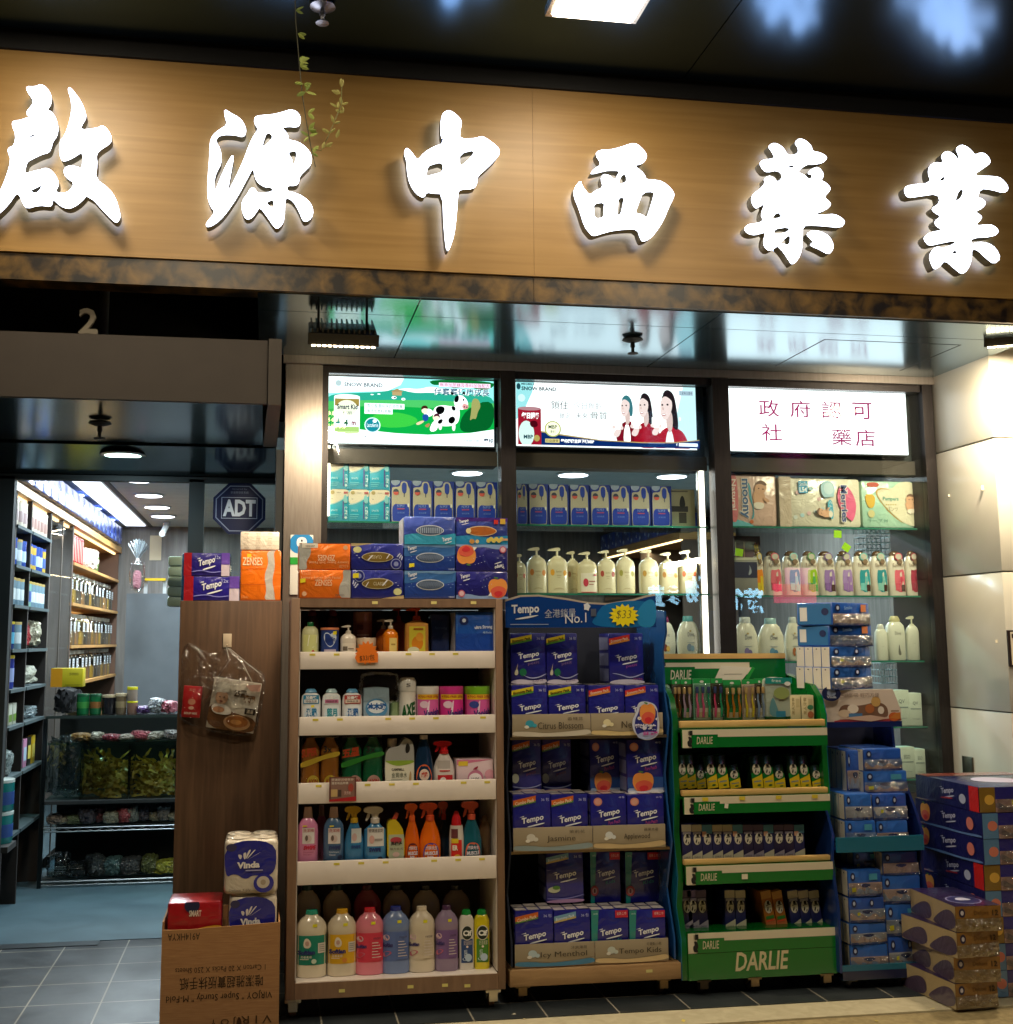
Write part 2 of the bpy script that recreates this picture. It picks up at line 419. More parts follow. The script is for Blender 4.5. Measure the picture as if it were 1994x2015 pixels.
# ================================================================ shop sign
seam = at(1050, 400, 4.70).x
SG = thing('shop_sign', 'long timber fascia sign with six glowing white brush characters', 'shop sign', (1, 4.7, 3.04))
mb = MB((1, 4.7, 3.04)); mb.box(-3.2, seam - .0005, 4.70, 4.76, 3.041, 3.885, 'signwood'); mb.box(seam + .0005, 6, 4.70, 4.76, 3.041, 3.885, 'signwood'); mb.build('board', SG)
mb = MB((1, 4.7, 3.04)); mb.box(-3.2, seam - .001, 4.712, 4.83, 2.931, 3.04, 'marble'); mb.box(seam + .001, 6, 4.712, 4.83, 2.931, 3.04, 'marble'); mb.build('stone_trim', SG)
mb = MB((1, 4.7, 3.04)); mb.box(-3.2, 6, 4.685, 4.9, 3.887, 4.1, 'k:#0b0a09'); mb.build('dark_gap_strip', SG)  # black strip stands for the dark gap under the canopy
CH = [
 (0, 150, .16046, [[(320,120),(430,125),(500,92),(575,135),(630,230),(635,300),(615,370),(578,408),(640,435),(695,530),(718,640),(700,740),(650,800),(630,880),(600,938),(510,960),(430,1000),(340,1045),(320,1100),(300,1190),(400,1165),(500,1140),(570,1120),(640,1155),(700,1240),(722,1320),(710,1360),(680,1405),(720,1430),(780,1432),(850,1405),(915,1310),(805,1240),(778,1165),(800,1110),(880,1088),(950,1110),(1000,1125),(1012,1050),(1015,925),(900,1000),(800,1045),(750,1030),(725,930),(735,790),(795,720),(850,560),(880,400),(870,280),(830,160),(850,130),(890,160),(1000,310),(1060,470),(1050,530),(1010,590),(985,658),(1200,630),(1250,600),(1300,625),(1360,710),(1372,790),(1335,840),(1250,890),(1180,955),(1195,1080),(1170,1255),(1330,1365),(1420,1490),(1470,1660),(1478,1740),(1430,1805),(1350,1740),(1080,1445),(1000,1540),(900,1610),(820,1625),(740,1590),(650,1505),(640,1580),(610,1598),(480,1582),(330,1625),(285,1570),(230,1440),(190,1450),(110,1570),(0,1680),(-80,1740),(-60,1520),(0,1410),(80,1220),(135,1020),(95,930),(100,875),(170,850),(195,720),(145,600),(155,545),(250,535),(390,485),(340,492),(322,440),(345,405),(420,315),(330,180)],
   [(370,1400),(440,1370),(515,1330),(490,1395),(430,1440)], [(350,745),(390,715),(440,712),(400,745)]]),
 (390, 200, .13974, [[(365,95),(480,170),(570,215),(640,290),(678,390),(665,470),(620,500),(520,470),(350,465),(270,500),(252,560),(310,660),(330,760),(320,890),(265,980),(232,1080),(230,1180),(242,1258),(280,1150),(380,920),(450,790),(490,745),(500,800),(470,960),(440,1130),(415,1275),(520,1080),(640,820),(720,600),(790,460),(848,385),(800,320),(788,270),(800,210),(870,190),(1050,178),(1200,140),(1290,108),(1380,125),(1440,200),(1445,280),(1420,345),(1370,360),(1280,350),(1180,365),(1245,430),(1272,490),(1275,535),(1370,550),(1460,590),(1560,680),(1605,780),(1590,890),(1510,970),(1430,1050),(1420,1140),(1370,1185),(1260,1180),(1252,1255),(1350,1275),(1480,1330),(1590,1430),(1625,1540),(1600,1640),(1520,1695),(1470,1670),(1430,1560),(1340,1400),(1240,1350),(1225,1420),(1215,1650),(1180,1740),(1110,1795),(1060,1750),(980,1630),(870,1485),(830,1540),(770,1630),(700,1662),(650,1630),(610,1500),(620,1390),(690,1300),(740,1205),(800,1215),(840,1290),(1055,1265),(1045,1210),(940,1205),(850,1150),(800,1070),(775,925),(700,1070),(560,1330),(420,1540),(320,1660),(200,1750),(120,1768),(108,1715),(160,1650),(238,1555),(170,1470),(128,1330),(140,1000),(160,780),(165,560),(210,460),(300,390),(415,320),(375,210)],
   [(960,450),(1010,440),(1055,495),(990,580),(900,638),(930,530)], [(1260,715),(1375,688),(1388,750),(1370,830),(1340,900),(1320,800)], [(955,1420),(1065,1372),(1065,1495),(1010,1475)]]),
 (780, 200, .16047, [[(640,100),(700,125),(790,205),(803,270),(785,350),(778,455),(970,448),(1030,425),(1085,430),(1240,545),(1272,600),(1255,670),(1120,810),(990,920),(995,1000),(950,1072),(780,1075),(757,1130),(740,1400),(710,1640),(660,1790),(630,1840),(605,1780),(580,1500),(567,1130),(450,1125),(370,1110),(340,1185),(240,1130),(165,1010),(135,880),(125,720),(97,650),(105,585),(135,563),(190,615),(262,720),(340,620),(460,550),(585,505),(605,290),(595,400),(562,475),(543,390),(548,200),(580,130)],
   [(400,780),(570,738),(575,860),(460,890),(365,915),(380,830)], [(780,635),(970,590),(920,680),(800,782),(778,770)]]),
 (1110, 270, .12552, [[(1095,93),(1150,105),(1240,180),(1300,270),(1295,330),(1235,415),(1100,442),(1220,530),(1275,600),(1290,660),(1430,665),(1560,695),(1690,810),(1735,890),(1715,960),(1640,1110),(1560,1310),(1440,1490),(1340,1600),(1230,1640),(1195,1590),(1150,1445),(1000,1440),(760,1465),(600,1510),(460,1555),(400,1500),(320,1400),(230,1110),(165,960),(150,870),(170,780),(265,665),(285,760),(405,910),(480,840),(615,785),(575,660),(600,590),(660,575),(740,610),(800,670),(840,590),(880,525),(700,520),(600,540),(420,585),(430,540),(490,480),(590,425),(490,275),(540,200),(740,192),(900,150),(1030,103)],
   [(470,1040),(635,1020),(625,1120),(630,1260),(490,1275),(470,1150)], [(855,955),(945,935),(920,1080),(890,1210),(830,1225),(845,1080)], [(1240,860),(1410,852),(1405,930),(1350,1110),(1295,1270),(1230,1205),(1120,1188),(1170,1040)], [(850,735),(890,620),(940,575),(975,600),(985,705)]]),
 (1450, 260, .13973, [[(880,83),(960,105),(1050,180),(1072,268),(1180,285),(1260,330),(1275,370),(1210,435),(1090,455),(970,455),(850,572),(910,575),(970,610),(1030,675),(1075,600),(1000,590),(1015,545),(1110,490),(1170,500),(1225,580),(1220,630),(1190,682),(1250,700),(1325,780),(1310,830),(1230,915),(1300,965),(1335,1020),(1260,1095),(1070,1165),(1250,1160),(1380,1150),(1500,1215),(1530,1275),(1465,1348),(1250,1325),(1070,1312),(932,1318),(930,1500),(920,1660),(865,1800),(785,1868),(740,1820),(660,1690),(568,1600),(620,1555),(750,1600),(755,1435),(650,1520),(550,1630),(455,1675),(390,1620),(372,1540),(410,1405),(300,1440),(220,1450),(140,1420),(102,1360),(160,1295),(270,1285),(380,1250),(335,1160),(400,1000),(320,1050),(265,1080),(210,1000),(205,920),(240,860),(340,790),(400,710),(380,660),(450,610),(520,630),(578,710),(655,620),(575,535),(430,567),(370,535),(315,440),(370,385),(540,370),(500,285),(440,205),(495,155),(570,155),(660,215),(725,330),(860,305),(870,230),(810,145)],
   [(700,485),(815,455),(790,508)], [(575,1115),(648,1195),(480,1228)], [(520,1365),(735,1335),(740,1395),(545,1450)],
   [(985,1430),(1060,1380),(1190,1395),(1310,1465),(1370,1590),(1350,1670),(1290,1725),(1160,1650),(1035,1600),(1040,1575),(1085,1545),(1000,1465)]]),
 (1764, 270, .15013, [[(850,93),(930,120),(1000,180),(1028,230),(1100,200),(1170,210),(1230,280),(1235,340),(1160,395),(995,505),(1300,508),(1380,535),(1460,620),(1472,690),(1410,732),(1240,685),(1110,672),(1065,790),(1130,800),(1185,860),(1130,930),(1035,975),(1110,1020),(1130,1060),(1030,1160),(1230,1138),(1310,1175),(1352,1240),(1270,1305),(985,1320),(985,1400),(1080,1370),(1200,1380),(1310,1450),(1375,1590),(1280,1665),(1180,1590),(1080,1490),(995,1455),(990,1610),(940,1740),(860,1798),(760,1720),(635,1610),(580,1690),(500,1738),(465,1680),(425,1565),(480,1460),(560,1425),(595,1460),(775,1390),(775,1352),(560,1395),(430,1425),(370,1360),(360,1310),(440,1245),(610,1215),(520,1165),(497,1100),(590,1035),(500,990),(457,935),(575,860),(545,740),(300,775),(150,798),(105,720),(110,655),(180,622),(460,595),(415,480),(430,380),(510,322),(620,340),(585,235),(660,175),(740,205),(800,270),(828,340),(820,240),(775,150)],
   [(825,690),(885,680),(860,780),(800,830),(772,830)], [(720,1525),(775,1470),(800,1530)], [(548,578),(630,500),(640,562)]])]
YC = 4.642; DC = .026
for ox, oy, sc, loops in CH:
    cu = bpy.data.curves.new('sign_character', 'CURVE'); cu.dimensions = '2D'; cu.fill_mode = 'BOTH'; cu.extrude = DC
    for lp in loops:
        pts = []
        for x, y in chaikin(lp, 1):
            p = at(ox + x * sc, oy + y * sc, YC - DC); pts.append((p.x, p.z))
        sp = cu.splines.new('POLY'); sp.points.add(len(pts) - 1); sp.use_cyclic_u = True
        for q, (x, z) in zip(sp.points, pts): q.co = (x - 1, z - 3.04, 0, 1)
    o = bpy.data.objects.new('tmp', cu); COL.objects.link(o); bpy.context.view_layer.update()
    me = bpy.data.meshes.new_from_object(o.evaluated_get(bpy.context.evaluated_depsgraph_get())); bpy.data.objects.remove(o); bpy.data.curves.remove(cu)
    for v in me.vertices: v.co = Vector((v.co.x, YC - 4.7 - v.co.z, v.co.y))
    me.materials.clear()
    for sp in ('e7.0:#e9efff', 'k:#8f9296', 'e7.5:#9fbcff'): me.materials.append(M(sp))
    me.update()
    for p in me.polygons:
        p.material_index = 0 if p.normal.y < -.7 else (2 if p.normal.y > .7 else 1)
    me.name = 'sign_character'
    c = bpy.data.objects.new('sign_character', me); COL.objects.link(c); c.parent = SG
# ================================================================ canopy lamps
def canopy_lamp(x0, x1, y0, y1, label, power):
    xc, yc = (x0 + x1) / 2, (y0 + y1) / 2
    t = thing('ceiling_lamp', label, 'ceiling lamp', (xc, yc, 3.95), group='square lamps in the canopy')
    w, d = (x1 - x0) / 2, (y1 - y0) / 2
    MB().box(-w, w, -d, d, -.035, -.012, 'e14.0:#fff1d8', r=.011).build('diffuser', t)
    mb = MB()
    for a in ((-w - .02, w + .02, -d - .02, -d - .002), (-w - .02, w + .02, d + .002, d + .02), (-w - .02, -w - .002, -d, d), (w + .002, w + .02, -d, d)): mb.box(*a, -.02, -.001, 'm:#c9c2b5')
    mb.box(-w, w, -d, d, -.011, -.001, 'k:#dddddd'); mb.build('frame', t)
    area('lamp_light', (0, 0, -.05), (0, .12, -1), w * 2, d * 2, power, (1, .86, .63), t, 175)
LAMP_W = 14
canopy_lamp(1.06, 1.39, 3.80, 4.17, 'bright square lamp in the dark canopy above the sign', LAMP_W)
canopy_lamp(-1.0, -.67, 3.80, 4.17, 'square canopy lamp further along, above the first sign character', LAMP_W)
for q, w_ in ((-.55, 'left'), (2.2, 'right')): canopy_lamp(q, q + .33, 2.35, 2.72, 'square canopy lamp over the pavement, %s one of the street side row' % w_, 42)  # unseen lamps added to brighten the display fronts
# sprinklers
def sprinkler(p, label, mat='m:#5d5d5d'):
    t = thing('sprinkler', label, 'sprinkler', p, group='fire sprinklers')
    MB().lathe([(.045, -.004), (.05, -.012), (.03, -.02), (.012, -.024)], mat, seg=20).build('ring', t)
    mb = MB(); mb.lathe([(.010, -.02), (.012, -.045), (.008, -.05), (.008, -.075)], mat, seg=10)
    mb.lathe([(.024, -.075), (.026, -.079), (.004, -.082)], mat, seg=14); mb.build('head', t)
sprinkler(atZ(635, 8, 3.948), 'sprinkler head in the dark canopy, above the second character', 'm:#8b8b90')
sprinkler(atZ(1245, 664, 2.925), 'sprinkler head under the shiny soffit above the middle window', 'k:#1a1a1a')
sprinkler(atZ(197, 828, 2.461), 'sprinkler head under the dark entrance header', 'k:#121212')
# hanging vine
VY = 3.9; t = thing('hanging_vine', 'thin green vine hanging down over the second character of the sign', 'plant', tuple(at(580, -30, VY)))
o = tuple(t.location)
path = [at(x, y, VY) for x, y in ((580, -40), (582, 40), (588, 110), (594, 180), (603, 240), (612, 290), (621, 328))]
MB(o).tube(path, .0018, 'k:#3c3a22', 5).build('stem', t)
br = [at(x, y, VY) for x, y in ((612, 292), (632, 296), (645, 270), (660, 235), (672, 205), (673, 165))]
MB(o).tube(br, .0016, 'k:#7b7a44', 5).build('stem', t)
mb = MB(o); rl = random.Random(3)
def leaf(p, ang, ln, m):
    d = Vector((math.cos(ang), rl.uniform(-.4, .4), math.sin(ang))); n = Vector((-d.z, rl.uniform(-.6, .6), d.x)).normalized() * ln * .2
    q = [p, p + d * ln * .35 + n, p + d * ln * .75 + n * .8, p + d * ln, p + d * ln * .75 - n * .8, p + d * ln * .35 - n]
    mid = [p + d * ln * .55 + Vector((0, -.004, 0))]
    vs = [tuple(v) for v in q + mid]; mb.add(vs, [(i, (i + 1) % 6, 6) for i in range(6)], m)
for (x, y, n) in ((582, 20, 3), (586, 66, 4), (588, 118, 6), (590, 130, 6), (598, 165, 6), (602, 180, 5), (606, 222, 5), (607, 255, 6), (608, 268, 5), (614, 300, 2)):
    for k in range(max(2, n - 2)): leaf(at(x, y, VY), rl.uniform(-.9, 1.3) + (math.pi if rl.random() < .35 else 0), rl.uniform(.024, .04), rl.choice(['k:#8c9844', 'k:#a0a854', 'k:#76843a']))
for (x, y) in ((672, 172), (670, 185), (666, 212), (676, 222), (658, 243), (650, 262), (662, 272), (640, 288), (634, 293), (672, 206)):
    for k in range(2): leaf(at(x, y, VY), rl.uniform(.2, 2.9), rl.uniform(.024, .036), rl.choice(['k:#97904a', 'k:#aca35c']))
mb.build('leaves', t)
# ================================================================ entrance header, number
HD = thing('door_header', 'dull brown metal roller shutter box over the shop entrance', 'shutter box', (-1, 4.75, 2.46))
o = (-1, 4.75, 2.46)
MB(o).box(-3.2, -.012, 4.75, 4.78, 2.464, 2.728, 'k:#3d352e').build('front_panel', HD)
mb = MB(o); mb.prismz([(-.008, 4.742), (.045, 4.742), (.038, 5.80), (-.03, 5.80)], 2.458, 2.735, 'k:#443c34'); mb.build('end_cap', HD)
mb = MB(o); mb.box(-3.2, -.03, 4.78, 5.795, 2.4645, 2.49, 'entryceil'); mb.build('underside', HD)
mb = MB(o); mb.box(-3.2, -.03, 4.79, 5.80, 2.70, 2.728, 'k:#2b2724'); mb.build('lid', HD)
mb = MB(); v = [(-3.2, 5.83, 2.455), (.036, 5.83, 2.455), (.036, 6.34, 2.372), (-3.2, 6.34, 2.372)]
mb.add(v + [(a, b, c + .03) for a, b, c in v], [(3, 2, 1, 0), (4, 5, 6, 7), (0, 1, 5, 4), (1, 2, 6, 5), (2, 3, 7, 6), (3, 0, 4, 7)], 'entryceil')
struct('entrance_ceiling', mb)
p = at(247, 912, 6.1); q = Vector((p.x, 5.98, 2.43))
t = thing('downlight', 'round recessed downlight in the dark entrance ceiling', 'ceiling light', tuple(q))
MB().lathe([(.108, .004), (.112, -.002), (.098, -.004)], 'g:#c9d2d0', seg=28).build('rim', t)
MB().lathe([(.09, -.0045), (.085, -.006), (.02, -.0065)], 'e5.0:#d9fff0', seg=24, b=.9).build('lens', t)
area('entrance_light', (0, 0, -.05), (0, .1, -1), .15, .15, 7, (.75, .95, 1), t)
p = at(172, 655, 4.81)
mb = MB(tuple(p)); a, b, c, d = bb(155, 606, 192, 656, 4.81)
mb.add([], [], 'k:#6f6656')
tv, tf, _ = text_mesh('2', .02)
for yy in (4.81, 4.83): mb.add([(a + (b - a) * u, yy, c + (d - c) * v) for u, v in tv], tf if yy < 4.82 else [f[::-1] for f in tf], 'k:#6f6656')
tag(mb.build('number', loc=p), 'pale number two standing on top of the entrance shutter box', 'number')
p = at(204, 655, 5.1)
tag(MB().lathe([(.02, -.02), (.02, .6)], 'k:#6a6763', seg=12).build('pipe', loc=p), 'thin grey pipe rising behind the number over the entrance', 'pipe')
# ================================================================ entrance door
D = thing('entrance_frame', 'dark metal frame of the glass shop entrance', 'door frame', (-.6, 6.35, 0)); o = (-.6, 6.35, 0)
def post(x0, x1, nm='post', z1=2.36): MB(o).box(x0, x1, 6.32, 6.38, 0, z1, 'k:#1d2426').build(nm, D)
post(at(372, 1000, 6.35).x, at(402, 1000, 6.35).x); post(at(542, 1000, 6.35).x, .036)
post(at(-30, 1200, 6.35).x, at(20, 1200, 6.35).x)
MB(o).box(-1.6, .036, 6.32, 6.38, 2.345, 2.372, 'k:#1d2426').build('head', D)
gx0, gx1 = at(402, 1000, 6.35).x, at(542, 1000, 6.35).x
MB(o).box(gx0, gx1, 6.345, 6.355, 0.02, 2.345, 'glass').build('glass_pane', D)
a, b, c, d = bb(419, 951, 523, 1051, 6.34); xm, zm = (a + b) / 2, (c + d) / 2
mb = MB((xm, 6.34, zm)); r = (b - a) / 2
octo = [(xm + r * 1.07 * math.cos(math.pi / 8 + i * math.pi / 4), zm + r * 1.07 * math.sin(math.pi / 8 + i * math.pi / 4)) for i in range(8)]
mb.prism(octo, 6.336, 6.343, 'p:#0d1c46')
mb.art(a, b, c, d, 6.336, [('p', [(.5 + .485 * math.cos(math.pi / 8 + i * math.pi / 4), .5 + .485 * math.sin(math.pi / 8 + i * math.pi / 4)) for i in range(8)], 'p:#8a93ab'), ('p', [(.5 + .465 * math.cos(math.pi / 8 + i * math.pi / 4), .5 + .465 * math.sin(math.pi / 8 + i * math.pi / 4)) for i in range(8)], 'p:#0c1a42'),
  ('r', .16, .3, .84, .72, 'p:#a9b4c8'), ('r', .172, .312, .828, .708, 'p:#0c1a42'), ('t', 'ADT', .19, .345, .81, .675, 'p:#cfd8e4', {'b': .04}), ('t', 'Secured by', .36, .86, .64, .9, 'p:#7f8aa5'), ('t', '安達泰保安系統', .33, .79, .67, .84, 'p:#7f8aa5')])
tag(mb.build('security_sticker', loc=(xm, 6.34, zm)), 'navy octagonal security sticker on the entrance glass', 'sticker')
# ================================================================ pier, window frame
tag(MB((.17, 5.8, 0)).box(.078, .262, 5.80, 6.30, 0, 2.927, 'alu').box(.037, .077, 5.83, 6.31, 0, 2.45, 'k:#26292b').build('pier', loc=(.17, 5.8, 0)), 'grey brushed metal pier between entrance and shop window', 'pier')
WF = thing('window_frame', 'dark bronze frame of the three bay shop window', 'window frame', (1.8, 5.8, .7)); o = (1.8, 5.8, .7)
mb = MB(o); mb.box(.064, 3.6, 5.775, 5.80, 2.885, 2.926, 'alu'); mb.build('head_rail', WF)
mb = MB(o); mb.box(.262, 3.6, 5.81, 5.86, 2.848, 2.885, 'frame'); mb.build('head', WF)
X1a, X1b = at(986, 900, 5.8).x, at(1015, 900, 5.8).x; X2a, X2b = at(1405, 900, 5.8).x, at(1437, 900, 5.8).x
for a, b in ((X1a, X1b), (X2a, X2b)): MB(o).box(a, b, 5.79, 5.875, .7, 2.885, 'frame').build('mullion', WF)
MB(o).box(.262, .292, 5.80, 5.86, .7, 2.848, 'frame').build('jamb', WF)
MB(o).box(3.535, 3.597, 5.79, 6.2, .7, 2.885, 'frame').build('jamb', WF)
MB(o).box(.262, 3.597, 5.785, 6.2, .68, .705, 'frame').build('sill', WF)
for a, b in ((.292, X1a), (X1b, X2a), (X2b, 3.535)):
    MB(o).box(a, b, 5.90, 6.02, 2.40, 2.475, 'k:#40372f').build('transom', WF)
    MB(o).box(a + .002, b - .002, 5.816, 5.826, .706, 2.846, 'glass').build('glass_pane', WF)
for a, b in ((.292, X1a), (X1b, X2a), (X2b, 3.535)):
    MB(o).box(a, b, 5.93, 6.2, 2.475, 2.86, 'k:#23282a').build('backing_panel', WF)
BAY = [(.292, X1a), (X1b, X2a), (X2b, 3.535)]
# glass shelves
for bi, zs in ((0, [2.105, 1.74]), (1, [2.10, 1.742, 1.415]), (2, [2.105, 1.735, 1.385, 1.035, .76])):
    for k, z in enumerate(zs):
        a, b = BAY[bi]
        mb = MB(((a + b) / 2, 6.0, z)); mb.box(a + .004, b - .004, 5.905, 6.19, z - .010, z, 'shelfglass'); mb.box(a + .006, b - .006, 5.902, 5.9048, z - .009, z - .001, 'g:#2f7a62')
        tag(mb.build('glass_shelf', loc=((a + b) / 2, 6.0, z)), '%s green edged glass shelf from the top in the %s window bay' % (ORD[k], ['left', 'middle', 'right'][bi]), 'shelf', 'glass shelves in the shop window')
# led strip in the middle bay
def jamb_strip(x, z0, z1, W_, sgn, label):
    t = thing('light_strip', label, 'light strip', (x, 5.92, z0))
    MB((x, 5.92, z0)).box(x - .008, x + .008, 5.915, 5.925, z0, z1, 'e5.0:#fff0d0', r=.003).build('tube', t)
    area('strip_light', (.02 * sgn, -.01, (z1 - z0) / 2), (sgn, .12, 0), z1 - z0, .03, W_, (1, .9, .74), t)
jamb_strip(.302, 2.13, 2.84, 5, 1, 'short warm light strip at the left edge of the left window bay')
a = at(1380, 913, 5.92); b = at(1391, 1290, 5.92)
t = thing('light_strip', 'bright vertical light strip at the right edge of the middle window bay', 'light strip', (a.x, 5.92, b.z))
MB((a.x, 5.92, b.z)).box(a.x - .013, a.x + .013, 5.915, 5.925, .75, a.z, 'e6.0:#fff2e4', r=.004).build('tube', t)
MB((a.x, 5.92, b.z)).box(a.x - .02, a.x + .02, 5.926, 5.95, .72, a.z + .01, 'm:#b8b0a6').build('channel', t)
area('strip_light', (-.03, -.01, .5), (-1, .05, 0), 1.3, .03, 12, (1, .9, .78), t)
# ================================================================ lightboxes
def lightbox(px, label, items):
    (x0, y0, x1, y1) = px; a, b, c, d = bb(x0, y0, x1, y1, 5.872)
    t = thing('lightbox_poster', label, 'lightbox', ((a + b) / 2, 5.89, c), group='lit posters across the top of the window')
    o = ((a + b) / 2, 5.89, c)
    MB(o).box(a - .006, b + .006, 5.878, 5.928, c - .006, d + .006, 'k:#2c2f30').build('housing', t)
    mb = MB(o); mb.box(a, b, 5.873, 5.877, c, d, items[0]); mb.art(a, b, c, d, 5.873, items[1:]); mb.build('poster', t)
def wob(pts): return ('c', pts)
K = 'e0.03:#202030'
g1 = 'e1.25:#0db54a'; wh = 'e2.0:#f4fbff'
cowp = 'e0.12:#20252a'
L1 = [wh,
 ('p', [(.0, .74), (.2, .78), (.36, .8), (.44, .9), (.46, 1), (1, 1), (1, .6), (0, .6)], 'e1.7:#8fe6e4'),
 ('c', [(.36, .78), (.46, .86), (.55, .84), (.62, .9), (.72, .84), (.8, .88), (.8, .76), (.36, .74)], wh),
 ('c', [(.0, .72), (.18, .76), (.32, .78), (.42, .84), (.52, .78), (.62, .8), (.75, .78), (1, .8), (1, .5), (0, .5)], 'e1.2:#2fb79a'),
 ('p', [(0, .62), (.3, .66), (.6, .68), (1, .66), (1, .30), (.85, .22), (.6, .16), (.42, .17), (.22, .21), (0, .27)], 'e1.3:#52cc6c'),
 ('p', [(0, .50), (.3, .58), (.6, .56), (1, .6), (1, .26), (.85, .195), (.6, .155), (.42, .165), (.22, .205), (0, .25)], g1),
 ('c', [(.82, .55), (1, .75), (1, .28), (.88, .2), (.78, .22)], 'e0.8:#067a35'),
 ('c', [(.25, .42), (.4, .5), (.56, .4), (.5, .26), (.3, .24)], 'e1.3:#3fd048'),
 ('c', [(.60, 1), (.63, .9), (.70, .93), (.76, .86), (.84, .92), (.92, .84), (1, .9), (1, 1)], 'e0.8:#0a8c3c'),
 ('r', .39, .735, .445, .80, 'e1.2:#cfae7a'), ('p', [(.38, .79), (.418, .84), (.456, .79)], 'e1.1:#c2a06c'),
 ('e', .40, .70, .015, .022, wh), ('e', .405, .70, .006, .012, K), ('e', .455, .68, .012, .02, wh), ('e', .458, .68, .004, .01, K), ('e', .27, .735, .01, .008, wh), ('e', .31, .745, .01, .008, wh),
 ('c', [(.865, .72), (.905, .72), (.92, .6), (.9, .52), (.89, .40), (.87, .42), (.85, .37), (.86, .5)], 'e1.1:#b7b56c'),
 ('r', .048, .16, .198, .69, wh), ('e', .123, .69, .075, .035, 'e2.0:#ffffff'), ('e', .123, .165, .075, .03, 'e1.6:#cfe3a0'),
 ('r', .052, .55, .194, .66, 'e1.1:#b79b4c'), ('e', .123, .52, .06, .12, 'e1.7:#e9ecd0'), ('r', .052, .17, .194, .24, 'e1.3:#b7dc7c'), ('t', 'Smart Kid', .065, .5, .185, .575, 'e0.3:#1d4f8f', {'b': .03}), ('t', '聰明', .1, .42, .15, .47, 'e0.4:#2d6090'), ('t', '4', .105, .25, .13, .35, 'e0.6:#118a48', {'b': .04}), ('t', 'm', .15, .26, .175, .32, 'e0.7:#c02040', {'b': .04}), ('e', .07, .32, .016, .04, 'e0.8:#58b8b0'),
 ('r', .225, .52, .46, .60, wh), ('r', .225, .44, .39, .52, wh), ('t', '雪印香濃純淨奶源營養', .24, .53, .45, .59, 'e0.6:#189a70'), ('t', '無添加香料蔗糖', .24, .45, .38, .51, 'e0.6:#189a70'),
 ('e', .272, .27, .047, .115, 'e1.8:#d8f2f2'), ('e', .272, .27, .041, .10, 'e1.0:#18a0b4'), ('t', 'Lactoferrin', .24, .24, .305, .30, wh), ('e', .285, .33, .012, .025, wh),
 ('t', 'MEGMILK', .105, .92, .19, .945, 'e0.4:#508a90'), ('t', 'SNOW BRAND', .105, .84, .33, .90, 'e0.25:#20507a', {'b': .02}), ('e', .072, .885, .018, .045, 'e1.3:#c4d8dc'),
 ('r', .665, .875, .975, .94, 'e1.8:#ffd9ee'), ('t', '無添加蔗糖及香料加強配方', .67, .88, .97, .935, 'e0.7:#d83a8a'),
 ('t', '伴寶寶健康成長', .632, .745, .973, .862, 'e1.9:#ffffff', {'b': .06}), ('t', '伴寶寶健康成長', .635, .75, .97, .858, 'e0.5:#1c86b8', {'b': .015}),
 # cow and two children
 ('c', [(.655, .30), (.665, .22), (.68, .22), (.685, .32)], 'e1.6:#f4f4f4'), ('c', [(.74, .30), (.745, .21), (.76, .21), (.765, .32)], 'e1.6:#f4f4f4'),
 ('c', [(.625, .42), (.635, .56), (.68, .60), (.74, .58), (.785, .60), (.79, .42), (.77, .30), (.70, .27), (.645, .30)], 'e1.9:#ffffff'),
 ('c', [(.64, .52), (.66, .585), (.70, .57), (.695, .48), (.66, .44)], cowp), ('c', [(.72, .40), (.75, .44), (.765, .38), (.745, .31), (.72, .33)], cowp), ('c', [(.66, .37), (.69, .39), (.68, .31), (.655, .31)], cowp), ('c', [(.735, .58), (.76, .585), (.765, .52), (.745, .51)], cowp),
 ('c', [(.75, .62), (.76, .74), (.80, .76), (.835, .68), (.84, .58), (.81, .53), (.775, .54)], 'e1.9:#ffffff'), ('c', [(.745, .74), (.725, .80), (.755, .79)], cowp), ('c', [(.80, .77), (.815, .83), (.825, .76)], cowp), ('c', [(.752, .64), (.76, .74), (.785, .75), (.78, .64)], cowp), ('c', [(.80, .60), (.815, .63), (.843, .60), (.835, .54), (.805, .54)], 'e1.3:#f0a8a8'), ('e', .815, .575, .004, .012, K), ('e', .83, .57, .004, .012, K), ('e', .81, .68, .006, .016, K), ('e', .6, .47, .028, .06, 'e1.7:#ffffff'),
 ('e', .578, .5, .019, .045, 'e1.6:#ffe2cc'), ('c', [(.555, .5), (.56, .57), (.59, .58), (.6, .52), (.575, .54)], 'e0.4:#7a4028'), ('c', [(.56, .44), (.6, .45), (.6, .35), (.57, .33)], 'e0.8:#2a6ad0'), ('c', [(.56, .35), (.58, .34), (.54, .27), (.52, .3)], 'e1.4:#f0d8b0'),
 ('e', .645, .4, .02, .05, 'e1.6:#ffe2cc'), ('c', [(.625, .4), (.64, .465), (.665, .45), (.67, .38), (.655, .43)], 'e0.5:#8a3050'), ('c', [(.625, .35), (.66, .34), (.65, .19), (.6, .18)], 'e1.9:#fff4f8'), ('c', [(.59, .3), (.61, .31), (.6, .24), (.575, .26)], 'e1.2:#c89060'),
 ('t', '雪印', .93, .03, .985, .10, 'e0.3:#203a8a', {'b': .03}), ('t', '台灣總代理', .80, .04, .9, .08, 'e0.8:#8090a0'), ('t', '1', .225, .07, .23, .1, K)]
lightbox((641, 745, 972, 875), 'lit poster of a green meadow with a black and white cow', L1)
sk = 'e1.35:#f2d8d4'; red = 'e0.85:#d01630'; hair = 'e0.30:#4c3842'
